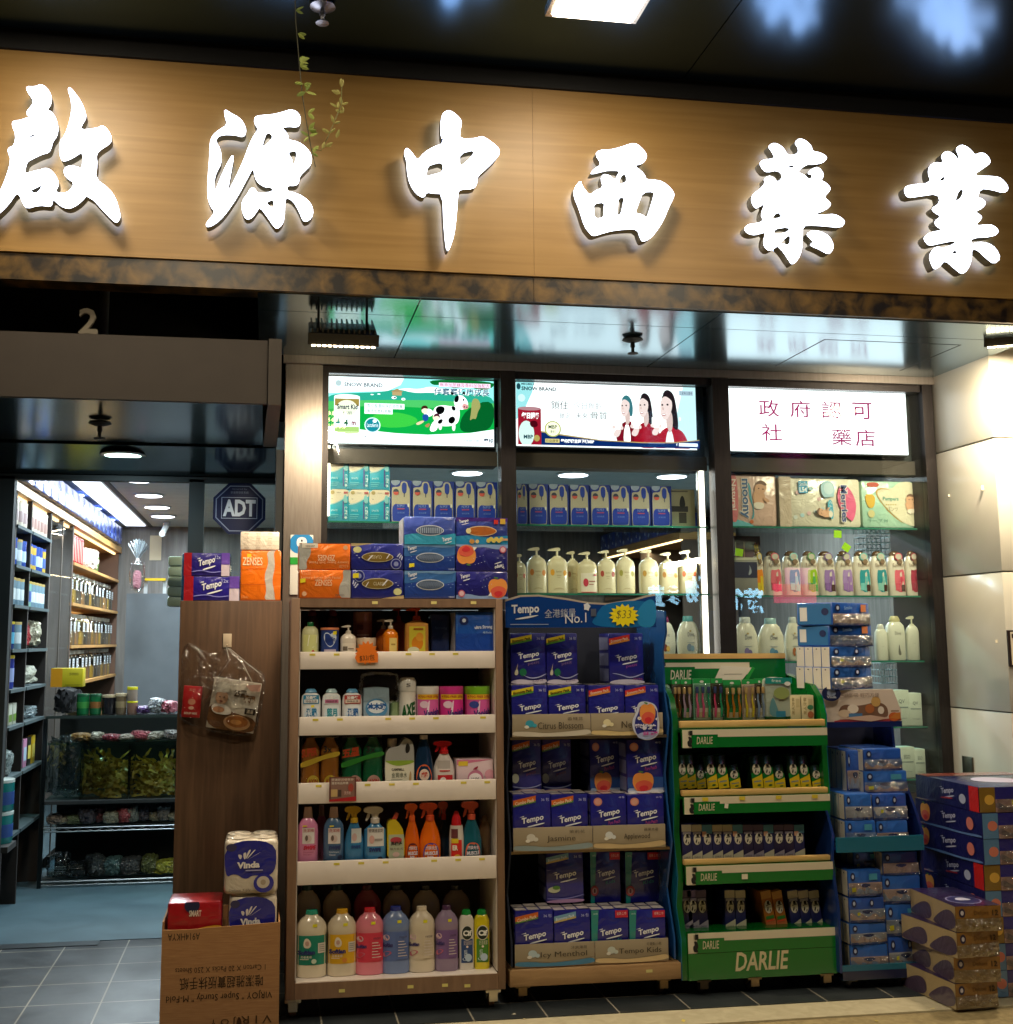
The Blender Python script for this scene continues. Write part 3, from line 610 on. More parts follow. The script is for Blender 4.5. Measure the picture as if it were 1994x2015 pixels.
def woman(u, v, s, hc, longh=True):
    r = []
    if longh: r.append(('c', [(u - .6 * s, v + 1.5 * s), (u, v + 2.4 * s), (u + .9 * s, v + 1.9 * s), (u + 1.25 * s, v + .2 * s), (u + 1.5 * s, v - 3.0 * s), (u + .7 * s, v - 2.6 * s), (u + .2 * s, v - 1 * s)], hc))
    else: r.append(('c', [(u - .8 * s, v + 1.2 * s), (u, v + 2.3 * s), (u + .9 * s, v + 1.8 * s), (u + 1.3 * s, v + .2 * s), (u + 1.15 * s, v - 1.6 * s), (u + .6 * s, v - 1.4 * s)], hc))
    r.append(('c', [(u - .1 * s, v - .6 * s), (u + .7 * s, v - .4 * s), (u + .75 * s, v - 2.8 * s), (u - .1 * s, v - 2.8 * s)], 'e1.2:#e8c8c2'))
    r.append(('c', [(u - .75 * s, v + .9 * s), (u - .1 * s, v + 1.7 * s), (u + .6 * s, v + 1.2 * s), (u + .75 * s, v + .1 * s), (u + .3 * s, v - 1.2 * s), (u - .25 * s, v - 1.75 * s), (u - .7 * s, v - 1.2 * s), (u - .85 * s, v - .3 * s)], sk))
    r.append(('c', [(u - .7 * s, v + 1.0 * s), (u - .3 * s, v + 1.9 * s), (u + .5 * s, v + 1.9 * s), (u + .8 * s, v + .6 * s), (u + .45 * s, v + 1.1 * s), (u - .2 * s, v + 1.5 * s)], hc))
    r += [('e', u - .55 * s, v + .3 * s, .12 * s, .12 * s, K), ('e', u + .1 * s, v + .35 * s, .13 * s, .12 * s, K), ('e', u - .4 * s, v - .95 * s, .26 * s, .15 * s, 'e0.9:#d06a72'), ('e', u - .4 * s, v - .92 * s, .2 * s, .07 * s, 'e1.8:#ffffff'), ('c', [(u - .5 * s, v + .2 * s), (u - .62 * s, v - .35 * s), (u - .35 * s, v - .4 * s)], 'e1.2:#e0bab4')]
    return r
def sq(l):  # width of the poster is ~3 times its height: squash u about each figure
    return l
def W_(u, v, s, hc, lg):
    out = []
    for it in woman(0, 0, 1, hc, lg):
        f = lambda a, b: (u + a * s * .36, v + b * s)
        if it[0] == 'c': out.append(('c', [f(a, b) for a, b in it[1]], it[2]))
        else: x, y = f(it[1], it[2]); out.append(('e', x, y, it[3] * s * .36, it[4] * s, it[5]))
    return out
def jacket(u, v, s, c, inner):
    f = lambda a, b: (u + a * s * .36, v + b * s)
    return [('c', [f(-1.9, -6.5), f(-1.2, -3.2), f(0, -2.3), f(.9, -2.3), f(2.3, -3.3), f(2.9, -6.5)], c), ('c', [f(-.5, -6.5), f(-.2, -2.9), f(.6, -2.7), f(.9, -6.5)], inner), ('c', [f(-.1, -2.2), f(.2, -3.4), f(.7, -2.2)], 'e1.2:#e8c8c2')]
def glass_hand(u, v):
    return [('c', [(u - .03, v - .16), (u + .0, v - .03), (u + .025, v - .06), (u + .005, v - .2)], sk), ('r', u - .022, v - .06, u + .026, v + .1, 'e2.0:#ffffff'), ('e', u - .02, v - .03, .01, .03, sk), ('e', u + .024, v - .04, .009, .03, sk)]
L2 = ['e1.9:#fbfdff', ('p', [(0, .4), (.05, .6), (.09, .85), (.1, 1), (0, 1)], 'e1.4:#9adde2'), ('p', [(.86, .2), (.93, 1), (1, 1), (1, .1)], 'e1.5:#c4eaf0'), ('e', .03, .75, .02, .06, 'e1.4:#d0f0f0'),
 ('t', 'MEGMILK', .03, .955, .105, .985, 'e0.3:#20607a', {'b': .02}), ('t', 'SNOW BRAND', .03, .87, .22, .93, 'e0.22:#105070', {'b': .03}), ('e', .014, .93, .011, .05, 'e0.5:#30707f'),
 ('t', '鎖住', .19, .585, .285, .72, 'e0.3:#5a5560'), ('t', '今日骨齡', .315, .60, .47, .71, 'e0.9:#b0a8b0'), ('t', '鎖定', .235, .44, .295, .53, 'e0.7:#948c98'), ('t', '未來', .325, .445, .39, .54, 'e0.6:#8a8490'), ('t', '骨質', .405, .44, .5, .56, 'e0.35:#5a5560'),
 ('r', .905, .86, .985, .94, 'e1.2:#c0d8e8'), ('t', '三星每日護骨', .908, .875, .98, .925, 'e0.4:#40508a')]
L2 += jacket(.60, .64, .092, 'e0.7:#a81830', 'e1.9:#ffffff') + W_(.60, .64, .092, 'e0.7:#4c9ca8', False)
L2 += jacket(.70, .65, .10, 'e0.8:#c8142c', 'e0.85:#d01630') + W_(.70, .65, .10, hair, True)
L2 += jacket(.83, .64, .125, red, 'e1.6:#e8e8f0') + W_(.825, .65, .125, hair, True)
L2 += [('e', .896, .47, .006, .03, 'e1.6:#fff0e0')] + glass_hand(.545, .34) + glass_hand(.645, .36) + glass_hand(.758, .38)
L2 += [('p', [(0, 0), (1, 0), (1, .14), (.85, .09), (.68, .08), (.45, .10), (.25, .17), (.12, .22), (0, .24)], 'e1.1:#cdb070'), ('p', [(0, 0), (1, 0), (1, .125), (.85, .075), (.68, .065), (.45, .085), (.25, .15), (.12, .2), (0, .22)], 'e0.6:#123f94'),
 ('r', 0, .0, .125, .56, 'e0.8:#c8203a'), ('e', .0625, .56, .0625, .03, 'e1.1:#c89098'), ('e', .045, .17, .042, .2, 'e1.5:#cfe6e0'), ('t', '每日護骨', .02, .40, .115, .5, 'e1.8:#ffffff', {'b': .05}), ('t', 'MBP', .03, .09, .08, .15, 'e0.4:#10708a', {'b': .03}), ('c', [(.06, .36), (.1, .38), (.11, .28), (.07, .26)], 'e0.5:#7a1024'), ('e', .1, .1, .016, .05, 'e1.1:#c8b060'),
 ('e', .187, .25, .045, .125, 'e1.3:#b8b868'), ('e', .187, .25, .038, .108, 'e1.7:#f0f0c8'), ('t', 'MBP', .163, .25, .21, .31, 'e0.5:#486a58', {'b': .02}), ('t', '專利', .172, .18, .2, .23, 'e0.5:#486a58'),
 ('r', .145, .035, .222, .095, 'e1.3:#d8c880'), ('t', '日益護骨', .15, .045, .215, .085, K), ('t', '雪印國際首屈發現MBP', .23, .035, .41, .095, 'e1.8:#ffffff', {'b': .03}), ('t', 'www.snowmilk.com', .71, .055, .8, .075, 'e1.2:#90b0e0'), ('r', .88, .025, .985, .075, 'e1.7:#e8f0ff'), ('t', 'f', .865, .03, .872, .07, wh)]
lightbox((1016, 757, 1370, 881), 'lit poster of three women in red jackets holding glasses of milk', L2)
pk = 'e0.9:#cf3f86'
L3 = ['e2.3:#fcfdff'] + [('t', ch, u, v, u + .112, v + .27, 'e0.8:#d02f7c', {'b': .004}) for ch, u, v in (('政', .165, .56), ('府', .34, .56), ('認', .515, .565), ('可', .69, .56), ('社', .175, .17), ('藥', .565, .13), ('店', .7, .12))] + [('t', '區', .375, .15, .475, .38, 'e2.1:#fbe6f0', {'b': -.008})]  # one character nearly white: glare painted into its colour
lightbox((1436, 769, 1785, 891), 'plain white lit sign with thin pink characters in the right window bay', L3)
# ================================================================ right pillar
P = thing('corner_pillar', 'cream enamel clad pillar at the right end of the shop front', 'pillar', (4.1, 5.28, 0)); o = (4.1, 5.28, 0)
for z0, z1 in ((0, 1.138), (1.143, 1.828), (1.833, 2.502), (2.507, 3.2)): MB(o).box(3.6, 4.8, 5.28, 5.95, z0, z1, 'pillar', r=.006, seg=2).build('cladding_panel', P)
MB(o).box(3.61, 4.7, 5.3, 5.9, 0, 3.1, 'k:#3a372f').build('core', P)
a = atX(1907, 1516, 3.598)
mb = MB(tuple(a)); mb.box(3.590, 3.599, a.y - .045, a.y + .045, a.z - .055, a.z + .07, 'm:#6b655a', r=.003); mb.box(3.582, 3.589, a.y - .01, a.y + .01, a.z - .03, a.z - .02, 'm:#cccccc')
tag(mb.build('socket_plate', loc=a), 'small grey metal plate low on the cream pillar', 'wall plate')
a, b, c, d = bb(1984, 1240, 2040, 1312, 5.275)
mb = MB((a, 5.275, c)); mb.box(a, b, 5.268, 5.279, c, d, 'p:#2c1c16'); mb.art(a, b, c, d, 5.268, [('r', .08, .05, .92, .95, 'p:#e6dcc4'), ('r', .12, .78, .9, .9, 'p:#402c24')] + [('r', .15, .12 + i * .08, .6, .15 + i * .08, 'p:#57483c') for i in range(8)])
tag(mb.build('framed_notice', loc=(a, 5.275, c)), 'dark framed paper notice on the front of the pillar', 'notice')
for (x, y, s) in ((1935, 960, .012), (1868, 975, .006), (1962, 1262, .008)):
    pp = atX(x, y, 3.597)
    if pp.y < 5.29: pp = at(x, y, 5.277)
    tag(MB().box(-s, s, -s * .3, s * .3, -s, s, 'k:#e9dfc8').build('adhesive_hook', loc=pp), 'tiny cream stick-on hook on the pillar, %s' % {1935: 'near its upper corner', 1868: 'high up on its side face', 1962: 'lowest of them'}[x], 'hook', 'stick-on hooks on the pillar')
# ================================================================ floodlights
def floodlight(loc, yaw, label, power, aim, w=.27):
    t = thing('floodlight', label, 'floodlight', loc, yaw, 'floodlights under the sign'); h = w / 2
    T = math.radians(28); cs, sn = math.cos(T), math.sin(T)
    rot = lambda x, y, z: (x, y * cs - z * sn, y * sn + z * cs - .13)
    mb = MB(); mb.xf = rot; mb.box(-h, h, -.10, .10, -.02, .022, 'g:#101010', r=.006); mb.box(-h - .006, h + .006, -.108, -.10, -.03, .02, 'g:#151515'); mb.build('body', t)
    mb = MB(); mb.xf = rot
    for i in range(13): x = -h + .012 + i * (w - .024) / 12; mb.box(x - .0035, x + .0035, -.104, .10, .023, .04, 'g:#141414')
    mb.build('heat_fins', t)
    mb = MB(); mb.xf = rot
    for i in range(12):
        x = -h + .018 + i * (w - .036) / 11
        for k in range(3): mb.box(x - .008, x + .008, -.116 + k * .06, -.085 + k * .06, -.036, -.0305, 'e22.0:#ffe2b4', r=.004)
    mb.build('led_array', t)
    mb = MB()
    for s in (-1, 1): mb.box(s * h * .72 - .005, s * h * .72 + .005, -.02, .0, -.13, .085, 'k:#0d0d0d')
    mb.box(-h * .72, h * .72, -.018, -.004, .045, .053, 'k:#0d0d0d'); mb.box(-h, h, -.05, .05, .086, .118, 'k:#0b0b0b'); mb.build('bracket', t)
    area('flood_light', (0, -.03, -.27), aim, w, .12, power, (1, .83, .58), t, 170)
fa = at(674, 655, 4.95)
floodlight((fa.x, 4.95, fa.z + .13), 0, 'black ridged floodlight hanging under the sign by the entrance', 26, (.25, .25, -.9), .29)
fb = at(1985, 655, 5.0)
floodlight((fb.x + .02, 5.0, fb.z + .13), -.5, 'black floodlight under the sign beside the cream pillar', 34, (-.15, .35, -.9), .26)

# ================================================================ neon shop sign across the street (seen only as a reflection in the window glass)
NX = thing('neon_sign', 'pink and pale blue neon shop sign across the street, reflected in the window', 'neon sign', (8.6, -9.0, 0)); o = (8.6, -9.0, 0)
MB(o).box(6.6, 10.6, -9.3, -9.06, 1.7, 3.1, 'k:#3a1014').build('board', NX)
mb = MB(o); mb.xf = lambda x, y, z: (17.2 - x, -18.0 - y, z)
mb.art(6.9, 10.3, 1.85, 2.95, -8.955, [('r', .02, .30, .27, .62, 'e5.0:#ff2a6a'), ('r', .05, .62, .2, .9, 'e4.0:#f060c8'), ('t', '葯行', .33, .12, .56, .55, 'e13.0:#9fdcff', {'b': .04}), ('t', '物', .66, .3, .78, .75, 'e11.0:#a8e0ff', {'b': .04}), ('t', '參茸', .80, .2, .99, .6, 'e10.0:#a8e0ff', {'b': .04})]); mb.build('tubes', NX)
MB(o).box(7.0, 7.1, -9.25, -9.1, -.01, 1.7, 'k:#2a2a2a').box(10.1, 10.2, -9.25, -9.1, -.01, 1.7, 'k:#2a2a2a').build('posts', NX)
# ================================================================ product builders
def box_item(name, label, cat, x0, x1, z0, z1, Y, d, m, items=(), r=.004, group=None, flip=False, side=None, top=None, rz=0, soft=0, parent=None):
    w = (x1 - x0) / 2; h = z1 - z0; mb = MB()
    if soft: mb.soft(-w, w, 0, d, 0, h, m, bulge=soft, n=6)
    else: mb.box(-w, w, 0, d, 0, h, m, r=r)
    mb.art(-w, w, 0, h, -.0002 - (.0 if not soft else .004), list(items), flip=flip)
    if side:   # print on the left end (looks to -x)
        mb.xf = lambda x, y, z: (-w + y, -x, z); mb.art(-d, 0, 0, h, -.0003, list(side)); mb.xf = None
    if top:
        mb.xf = lambda x, y, z: (x, z, h - y); mb.art(-w, w, 0, d, -.0003, list(top)); mb.xf = None
    o = mb.build(name, loc=((x0 + x1) / 2, Y, z0), rz=rz)
    return tag(o, label, cat, group)
P_SOFT = [(.9, 0), (1, .015), (1, .17), (.965, .20), (.965, .63), (1, .66), (1, .73), (.93, .79), (.72, .86), (.45, .905), (.40, .93)]
C_SOFT = [(.40, .90), (.42, .905), (.38, .995), (.34, 1)]
P_TALL = [(.92, 0), (1, .02), (1, .56), (.93, .67), (.62, .77), (.42, .81)]
C_TALL = [(.46, .79), (.44, .85), (.37, .985), (.33, 1)]
P_TUB = [(.96, 0), (1, .02), (1, .80), (.97, .82)]
C_TUB = [(1.03, .80), (1.03, .96), (.98, 1)]
P_CREAM = [(.92, 0), (1, .02), (1, .60), (.90, .78), (.60, .86), (.5, .87)]
C_CREAM = [(.55, .86), (.62, .90), (.45, .98), (.35, 1)]
P_PUMP = [(.93, 0), (1, .02), (1, .52), (.92, .62), (.55, .70), (.36, .73), (.36, .76)]
P_SPRAY = [(.95, 0), (1, .02), (1, .36), (.80, .52), (.48, .66), (.36, .72), (.36, .76)]
P_DOVE = [(.80, 0), (.94, .03), (1, .30), (.94, .58), (.66, .80), (.42, .87), (.40, .88)]
C_DOVE = [(.44, .86), (.45, .90), (.42, .985), (.36, 1)]
P_CAN = [(.97, 0), (1, .01), (1, .97), (.94, 1)]
def S_(prof, w, h): return [(r * w, z * h) for r, z in prof]
def bottle(name, label, cat, x0, x1, zt, z0, Y, body, cap, prof=P_SOFT, capf=C_SOFT, n=2.6, ratio=.62, lab=None, group=None, head=None, hm=None, capname='cap', lf=.8, rz=0):
    """lab = (v0, v1, items, radius factor)"""
    w = (x1 - x0) / 2; h = zt - z0; d = w * ratio
    t = thing(name, label, cat, ((x0 + x1) / 2, Y + d, z0), rz, group)
    MB().lathe(S_(prof, 1, h), body, w, d, n, 24).build('body', t)
    if capf: MB().lathe(S_(capf, 1, h), cap, w, w if ratio > .8 else max(d, w * .6), 2, 18).build(capname, t)
    if head == 'pump':
        mb = MB(); k = w * .34
        mb.lathe([(k, .73 * h), (k, .80 * h), (k * .8, .82 * h), (k * .33, .825 * h), (k * .33, .93 * h)], hm, seg=12)
        mb.prism(chaikin([(-k * 2.6, .925 * h), (-k * 2.7, .955 * h), (-k * .6, 1.0 * h), (k * .8, 1.0 * h), (k * .9, .93 * h), (-k * .5, .925 * h)]), -k * .45, k * .45, hm); mb.build('pump', t)
    if head == 'spray':
        k = w * 1.0; mb = MB(); mb.lathe([(w * .4, .70 * h), (w * .42, .78 * h), (w * .3, .8 * h), (w * .3, .88 * h)], hm, seg=12)
        mb.prism(chaikin([(-k * 1.0, .90 * h), (-k * 1.02, .965 * h), (-k * .6, 1.0 * h), (k * .35, 1.0 * h), (k * .72, .955 * h), (k * .62, .90 * h), (k * .3, .875 * h), (k * .22, .8 * h), (-k * .3, .8 * h), (-k * .36, .88 * h)]), -w * .26, w * .26, hm); mb.build('spray_head', t)
        MB().prism(chaikin([(-k * .62, .90 * h), (-k * .42, .90 * h), (-k * .48, .80 * h), (-k * .78, .735 * h), (-k * .86, .75 * h)]), -w * .12, w * .12, hm).build('trigger', t)
    if lab:
        v0, v1, items, rf = lab
        mb = MB(); mb.art(-w * lf, w * lf, v0 * h, v1 * h, 0, items, wrap=(0, w * rf * 1.003, 0, d * rf * 1.006, n)); mb.build('label', t)
    return t
YT = 'p:#e8d21c'
def caster(parent, x, y, h, m='m:#6a5a48', wheel='k:#a06a3a', nm='caster'):
    MB().box(x - .032, x + .032, y - .03, y + .04, h - .012, h + .004, m, r=.003).prismx([(y - .028, h - .01), (y + .028, h - .01), (y + .05, h * .40), (y + .024, h * .40)], x - .023, x - .018, m).prismx([(y - .028, h - .01), (y + .028, h - .01), (y + .05, h * .40), (y + .024, h * .40)], x + .018, x + .023, m).build(nm, parent)
    c = parent.children[-1] if False else [k for k in parent.children][-1]
    MB().box(x - .018, x + .018, y - .031, y - .027, h * .45, h - .008, m).build('fork_plate', parent)
    mb = MB(); R = h * .46; prof = [(R * .8, -.014), (R, -.008), (R, .008), (R * .8, .014)]
    mb.xf = lambda a, b, z: (x + z, y + .037 + a, R + b); mb.lathe(prof, wheel, seg=20); mb.build('wheel', c)
# ---------------------------------------------------------------- brown display cabinet
CY = 4.90
CX0, CX1 = .102, .995; cz = lambda y: at(780, y, CY).z
CT, CB = cz(1178), cz(1958)
CA = thing('display_cabinet', 'brown wheeled display cabinet with white shelf fronts full of bottles', 'cabinet', (.55, 4.9, 0)); o = (.55, 4.9, 0)
MB(o).box(CX0, CX0 + .036, CY, CY + .42, CB, CT, 'cabframe', r=.002).build('side_panel', CA)
MB(o).box(CX1 - .030, CX1, CY, CY + .42, CB, CT, 'cabframe', r=.002).build('side_panel', CA)
MB(o).box(CX0 + .037, CX0 + .040, CY + .01, CY + .40, CB + .07, CT - .04, 'whiteboard').build('lining', CA); MB(o).box(CX1 - .034, CX1 - .031, CY + .01, CY + .40, CB + .07, CT - .04, 'whiteboard').build('lining', CA)
mb = MB(o); mb.box(CX0 + .0365, CX1 - .0305, CY + .0005, CY + .42, CT - .036, CT - .0005, 'cabframe')
for x in (738, 854, 932): p = at(x, 1186, CY); mb.box(p.x - .012, p.x + .012, CY - .001, CY, p.z - .006, p.z + .006, 'p:#e6d98a')
mb.build('top_panel', CA)
mb = MB(o); mb.box(CX0 + .0365, CX1 - .0305, CY + .0005, CY + .42, CB + .0005, CB + .062, 'cabframe'); mb.box(CX0 + .0405, CX1 - .0345, CY + .003, CY + .40, CB + .062, CB + .066, 'whiteboard')
for x, y in ((673, 1950), (808, 1942), (876, 1939), (920, 1940)): p = at(x, y, CY); mb.box(p.x - .012, p.x + .012, CY - .0008, CY, p.z - .006, p.z + .006, 'p:#d9cf7a')
mb.build('base_panel', CA)
MB(o).box(CX0 + .0365, CX1 - .0305, CY + .405, CY + .418, CB + .068, CT - .04, 'k:#4a3c34').build('back_panel', CA)
LIPS = [(1282, 1316), (1409, 1445), (1538, 1578), (1691, 1736)]
for i, (a, b) in enumerate(LIPS):
    mb = MB(o); z1, z0 = cz(a), cz(b); mb.box(CX0 + .0405, CX1 - .0345, CY + .004, CY + .022, z0, z1, 'whiteboard', r=.0015); mb.box(CX0 + .0405, CX1 - .0345, CY + .0225, CY + .40, z0 + .002, z0 + .022, 'whiteboard')
    for k in range(8):
        x = CX0 + .09 + k * .1 + (i * 37 % 5) * .008
        if (k + i) % 4 != 3: mb.box(x - .012, x + .012, CY + .003, CY + .0038, z1 - .016, z1 - .007, 'p:#d9c84a')
    mb.build('shelf', CA)
for x, y in ((CX0 + .03, CY + .04), (CX1 - .05, CY + .04), (CX0 + .03, CY + .36), (CX1 - .05, CY + .36)): caster(CA, x - o[0], y - o[1], CB - .004, 'm:#cfc6b4', 'k:#7a5636')
def sx(x0, x1, yt, lip, Y=4.935, dz=.012):
    a, b, _, zt = bb(x0, yt, x1, lip, Y); return a, b, zt, at((x0 + x1) / 2, lip, Y).z - dz
# price cards on the cabinet
a, b, c, d = bb(699, 1272, 744, 1304, 4.893)
mb = MB((a, 4.893, c)); mb.art(a, b, c, d, 4.893, [('st', .5, .62, .52, .75, 14, 'p:#ef7a22'), ('p', [(-.02, .3), (.12, 0), (1.0, 0), (1.02, .6), (.1, .6)], 'p:#ef7a22'), ('t', '$33/包', .2, .1, .85, .5, 'p:#3a2410', {'sl': .12})])
mb.box(a + .01, b - .01, 4.8935, 4.8950, c + .004, d - .01, 'p:#d96a1c')
tag(mb.build('price_card', loc=(a, 4.893, c)), 'orange starburst price card on the top shelf front of the brown cabinet', 'price card')
a, b, c, d = bb(648, 1529, 701, 1577, 4.894)
box_item('price_card', 'maroon and cream offer card on the third white shelf front', 'price card', a, b, c, d, 4.893, .0018, 'p:#6a4038', [('r', .06, .1, .94, .96, 'p:#8d6a5e'), ('p', [(0, 0), (1, 0), (1, .2), (0, .08)], 'p:#b02028'), ('t', '買滿即送優惠券', .08, .84, .9, .94, 'p:#e8d8c8'), ('t', '清潔用品特價', .08, .7, .7, .8, 'p:#f4eee0'), ('r', .07, .2, .3, .5, 'p:#c8a870'), ('r', .33, .2, .45, .48, 'p:#4a3a34'), ('e', .8, .56, .1, .17, 'p:#a8483c'), ('t', '洗衣粉', .55, .28, .8, .42, 'p:#e8c0b8')], r=0)
# ---------------------------------------------------------------- tissue boxes on top of the cabinet
GW = 'tissue packs on top of the brown cabinet'
OV = [('c', [(.2, .5), (.32, .66), (.5, .7), (.68, .66), (.8, .5), (.68, .34), (.5, .3), (.32, .34)], 'p:#d9dfe8'), ('c', [(.22, .5), (.33, .635), (.5, .67), (.67, .635), (.78, .5), (.67, .365), (.5, .33), (.33, .365)], 'f:#56657f')]
ZEN = [('c', [(-.05, -.02), (.17, -.02), (.13, .3), (.24, .6), (.2, 1.02), (-.05, 1.02)], 'f:#b6b4ae'), ('p', [(0, .97), (1, .97), (1, 1), (0, 1)], 'p:#8a4420'), ('t', 'ZENSES', .36, .34, .70, .56, 'p:#f6cfa8', {'rot': 180, 'b': .01}), ('t', 'Luxury Super Soft Facial', .2, .22, .96, .34, 'p:#f0c090', {'rot': 180}), ('e', .90, .84, .045, .085, 'p:#e4b48c'), ('r', .05, .82, .36, .99, 'p:#ece5d8'), ('t', 'ZENSES', .12, .85, .3, .92, 'p:#6a5a50', {'rot': 180}), ('t', '4.5x20', .78, .08, .96, .18, 'p:#e8a878', {'rot': 180})]
VIN = [('c', [(-.05, 1.05), (-.05, .86), (.3, .96), (.6, 1.05)], 'p:#bca77a'), ('e', .12, .76, .08, .12, 'p:#d8d69a')] + [('r', .05 + i * .045, .62 - (i % 3) * .09, .08 + i * .045, .64 - (i % 3) * .09, 'p:#c8cee8') for i in range(3)] + [('c', [(.17, .48), (.3, .64), (.5, .68), (.7, .64), (.83, .48), (.7, .32), (.5, .28), (.3, .32)], 'p:#c8bd9a'), ('c', [(.19, .48), (.31, .62), (.5, .65), (.69, .62), (.81, .48), (.69, .34), (.5, .31), (.31, .34)], 'p:#7a6226'), ('t', 'CLASSIC', .34, .42, .58, .54, 'p:#d8cfae', {'rot': 180}), ('p', [(.3, .35), (.33, .35), (.42, .55), (.39, .55)], 'p:#e0e0e8'), ('p', [(.66, .42), (.68, .42), (.74, .6), (.72, .6)], 'p:#e0e0e8'), ('e', .85, .22, .1, .2, 'p:#aab2d4'), ('e', .85, .22, .088, .175, 'f:#232a86'), ('e', .85, .22, .045, .09, 'p:#8e96c2')] + [('p', [(.86 + i * .04, .5 - i * .06), (.88 + i * .04, .48 - i * .06), (.94 + i * .02, .62 - i * .06), (.92 + i * .02, .64 - i * .06)], 'p:#c8cee8') for i in range(3)]
def TMP(u0, v0, u1, v1, c='p:#eef0f8', sl=.55, sub=None):
    r = [('t', 'Tempo', u0, v0, u1, v1, c, {'b': .03, 'sl': sl}), ('c', [(u0 + (u1 - u0) * .22, v0 - (v1 - v0) * .35), (u1 + (u1 - u0) * .05, v0 + (v1 - v0) * .16), (u1 + (u1 - u0) * .02, v0 - (v1 - v0) * .04), (u0 + (u1 - u0) * .3, v0 - (v1 - v0) * .5)], c), ('p', [(u0 - (u1 - u0) * .12, v1 - (v1 - v0) * .16), (u0 + (u1 - u0) * .1, v1 + (v1 - v0) * .05), (u0 + (u1 - u0) * .1, v1 - (v1 - v0) * .1)], c)]
    if sub: r.append(('t', sub[0], u0 + (u1 - u0) * .45, v0 - (v1 - v0) * .9, u1, v0 - (v1 - v0) * .4, sub[1], {'sl': sl}))
    return r
BLT = [('c', [(-.1, .5), (.3, .62), (.7, .5), (1.1, .66), (1.1, 1.1), (-.1, 1.1)], 'f:#3c6fb4'), ('c', [(-.1, .82), (.4, .95), (.8, .86), (1.1, .98), (1.1, 1.1), (-.1, 1.1)], 'f:#6f97c6')] + OV + TMP(.07, .76, .24, .93) + [('t', 'neutral', .86, .04, .97, .11, 'p:#c8d4ec')] + [('r', .08 + i * .045, .42 + (i % 2) * .1, .1 + i * .045, .435 + (i % 2) * .1, 'p:#9ab8e4') for i in range(3)] + [('r', .84 + i * .04, .5 - (i % 2) * .1, .87 + i * .04, .515 - (i % 2) * .1, 'p:#9ab8e4') for i in range(3)] + [('t', ')'.join(['l'] * 14), .28, .4, .72, .6, 'p:#8292ac')]
def PEACH(u, v, ru, rv): return [('c', [(u - ru, v), (u - ru * .85, v + rv * .75), (u - ru * .3, v + rv * .95), (u, v + rv * .8), (u + ru * .35, v + rv), (u + ru * .9, v + rv * .7), (u + ru, v), (u + ru * .7, v - rv * .75), (u, v - rv), (u - ru * .7, v - rv * .75)], 'p:#ef9a4a'), ('c', [(u - ru * .8, v - rv * .1), (u, v + rv * .3), (u + ru * .9, v), (u + ru * .7, v - rv * .7), (u, v - rv * .96), (u - ru * .6, v - rv * .7)], 'p:#e4604a'), ('c', [(u - ru * .5, v - rv * .45), (u + ru * .1, v - rv * .2), (u + ru * .6, v - rv * .45), (u, v - rv * .92)], 'p:#d8323a'), ('c', [(u - ru * .55, v + rv * 1.12), (u - ru * .1, v + rv * .85), (u + ru * .1, v + rv * 1.05)], 'p:#5a8a3a')]
APP = [('c', [(-.05, -.05), (-.05, .12), (.2, .2), (.45, .08), (.7, .14), (1.05, .06), (1.05, -.05)], 'p:#8aa6d6')] + PEACH(.80, .38, .19, .38) + TMP(.08, .72, .26, .9) + [('e', .1, .19, .065, .13, 'p:#c8607a'), ('e', .1, .19, .045, .09, 'p:#e8c0c8'), ('p', [(.60, .1), (.66, .24), (.68, .1)], 'p:#f0ecec')] + [('r', .06 + i * .12, .5, .1 + i * .12, .515, 'p:#b8c0e8') for i in range(2)] + [('e', .3 + (i * .37) % .4, .3 + (i * .23) % .5, .006, .012, 'p:#c8d0f0') for i in range(9)]
KID = [('r', 0, .86, 1, 1, 'f:#4a2a86'), ('p', [(0, 0), (1, 0), (1, .34), (.6, .26), (.3, .34), (0, .3)], 'f:#2a8cc0'), ('c', [(.17, .5), (.3, .66), (.5, .7), (.68, .66), (.82, .5), (.68, .34), (.5, .3), (.3, .34)], 'p:#e4c8a0'), ('c', [(.19, .5), (.31, .63), (.5, .67), (.67, .63), (.8, .5), (.67, .37), (.5, .33), (.31, .37)], 'f:#b4662a'), ('e', .24, .5, .05, .1, 'p:#e8dca8')] + TMP(.06, .78, .24, .92) + [('r', .73, .76, .81, .92, 'p:#d0342c'), ('r', .85, .76, .95, .96, 'p:#d8b040')] + [('e', .62 + i * .05, .14 + (i % 2) * .06, .04, .08, 'p:#dcc860') for i in range(6)] + [('r', .88, .14, .99, .22, 'p:#cfa070'), ('e', .3, .1, .05, .09, 'p:#c89048'), ('e', .4, .1, .035, .07, 'p:#e0c890')]
cols = [(589, 690, [(1121, 1174), (1068.5, 1120.5)]), (691, 795, [(1121, 1176), (1069, 1120.5)]), (796, 897, [(1123, 1176), (1071, 1122), (1016, 1069.5)]), (898, 1000, [(1124, 1178), (1071, 1123), (1018, 1070.5)])]
LB = [['bottom orange tissue pack at the left end of the brown cabinet top', 'upper orange tissue pack on the brown cabinet, printed upside down'],
      ['lower navy tissue pack with gold oval, on the brown cabinet', 'upper navy tissue pack with gold oval and upside down print'],
      ['bottom blue tissue pack with grey oval window, on the brown cabinet', 'middle blue tissue pack with grey oval, yellow price sticker on it', 'topmost pale blue and teal tissue pack with grey oval window'],
      ['bottom purple tissue pack with a large peach at its right', 'purple tissue pack with an upside down peach at its left', 'topmost purple tissue pack with orange oval and cartoon fruit']]
zb = CT
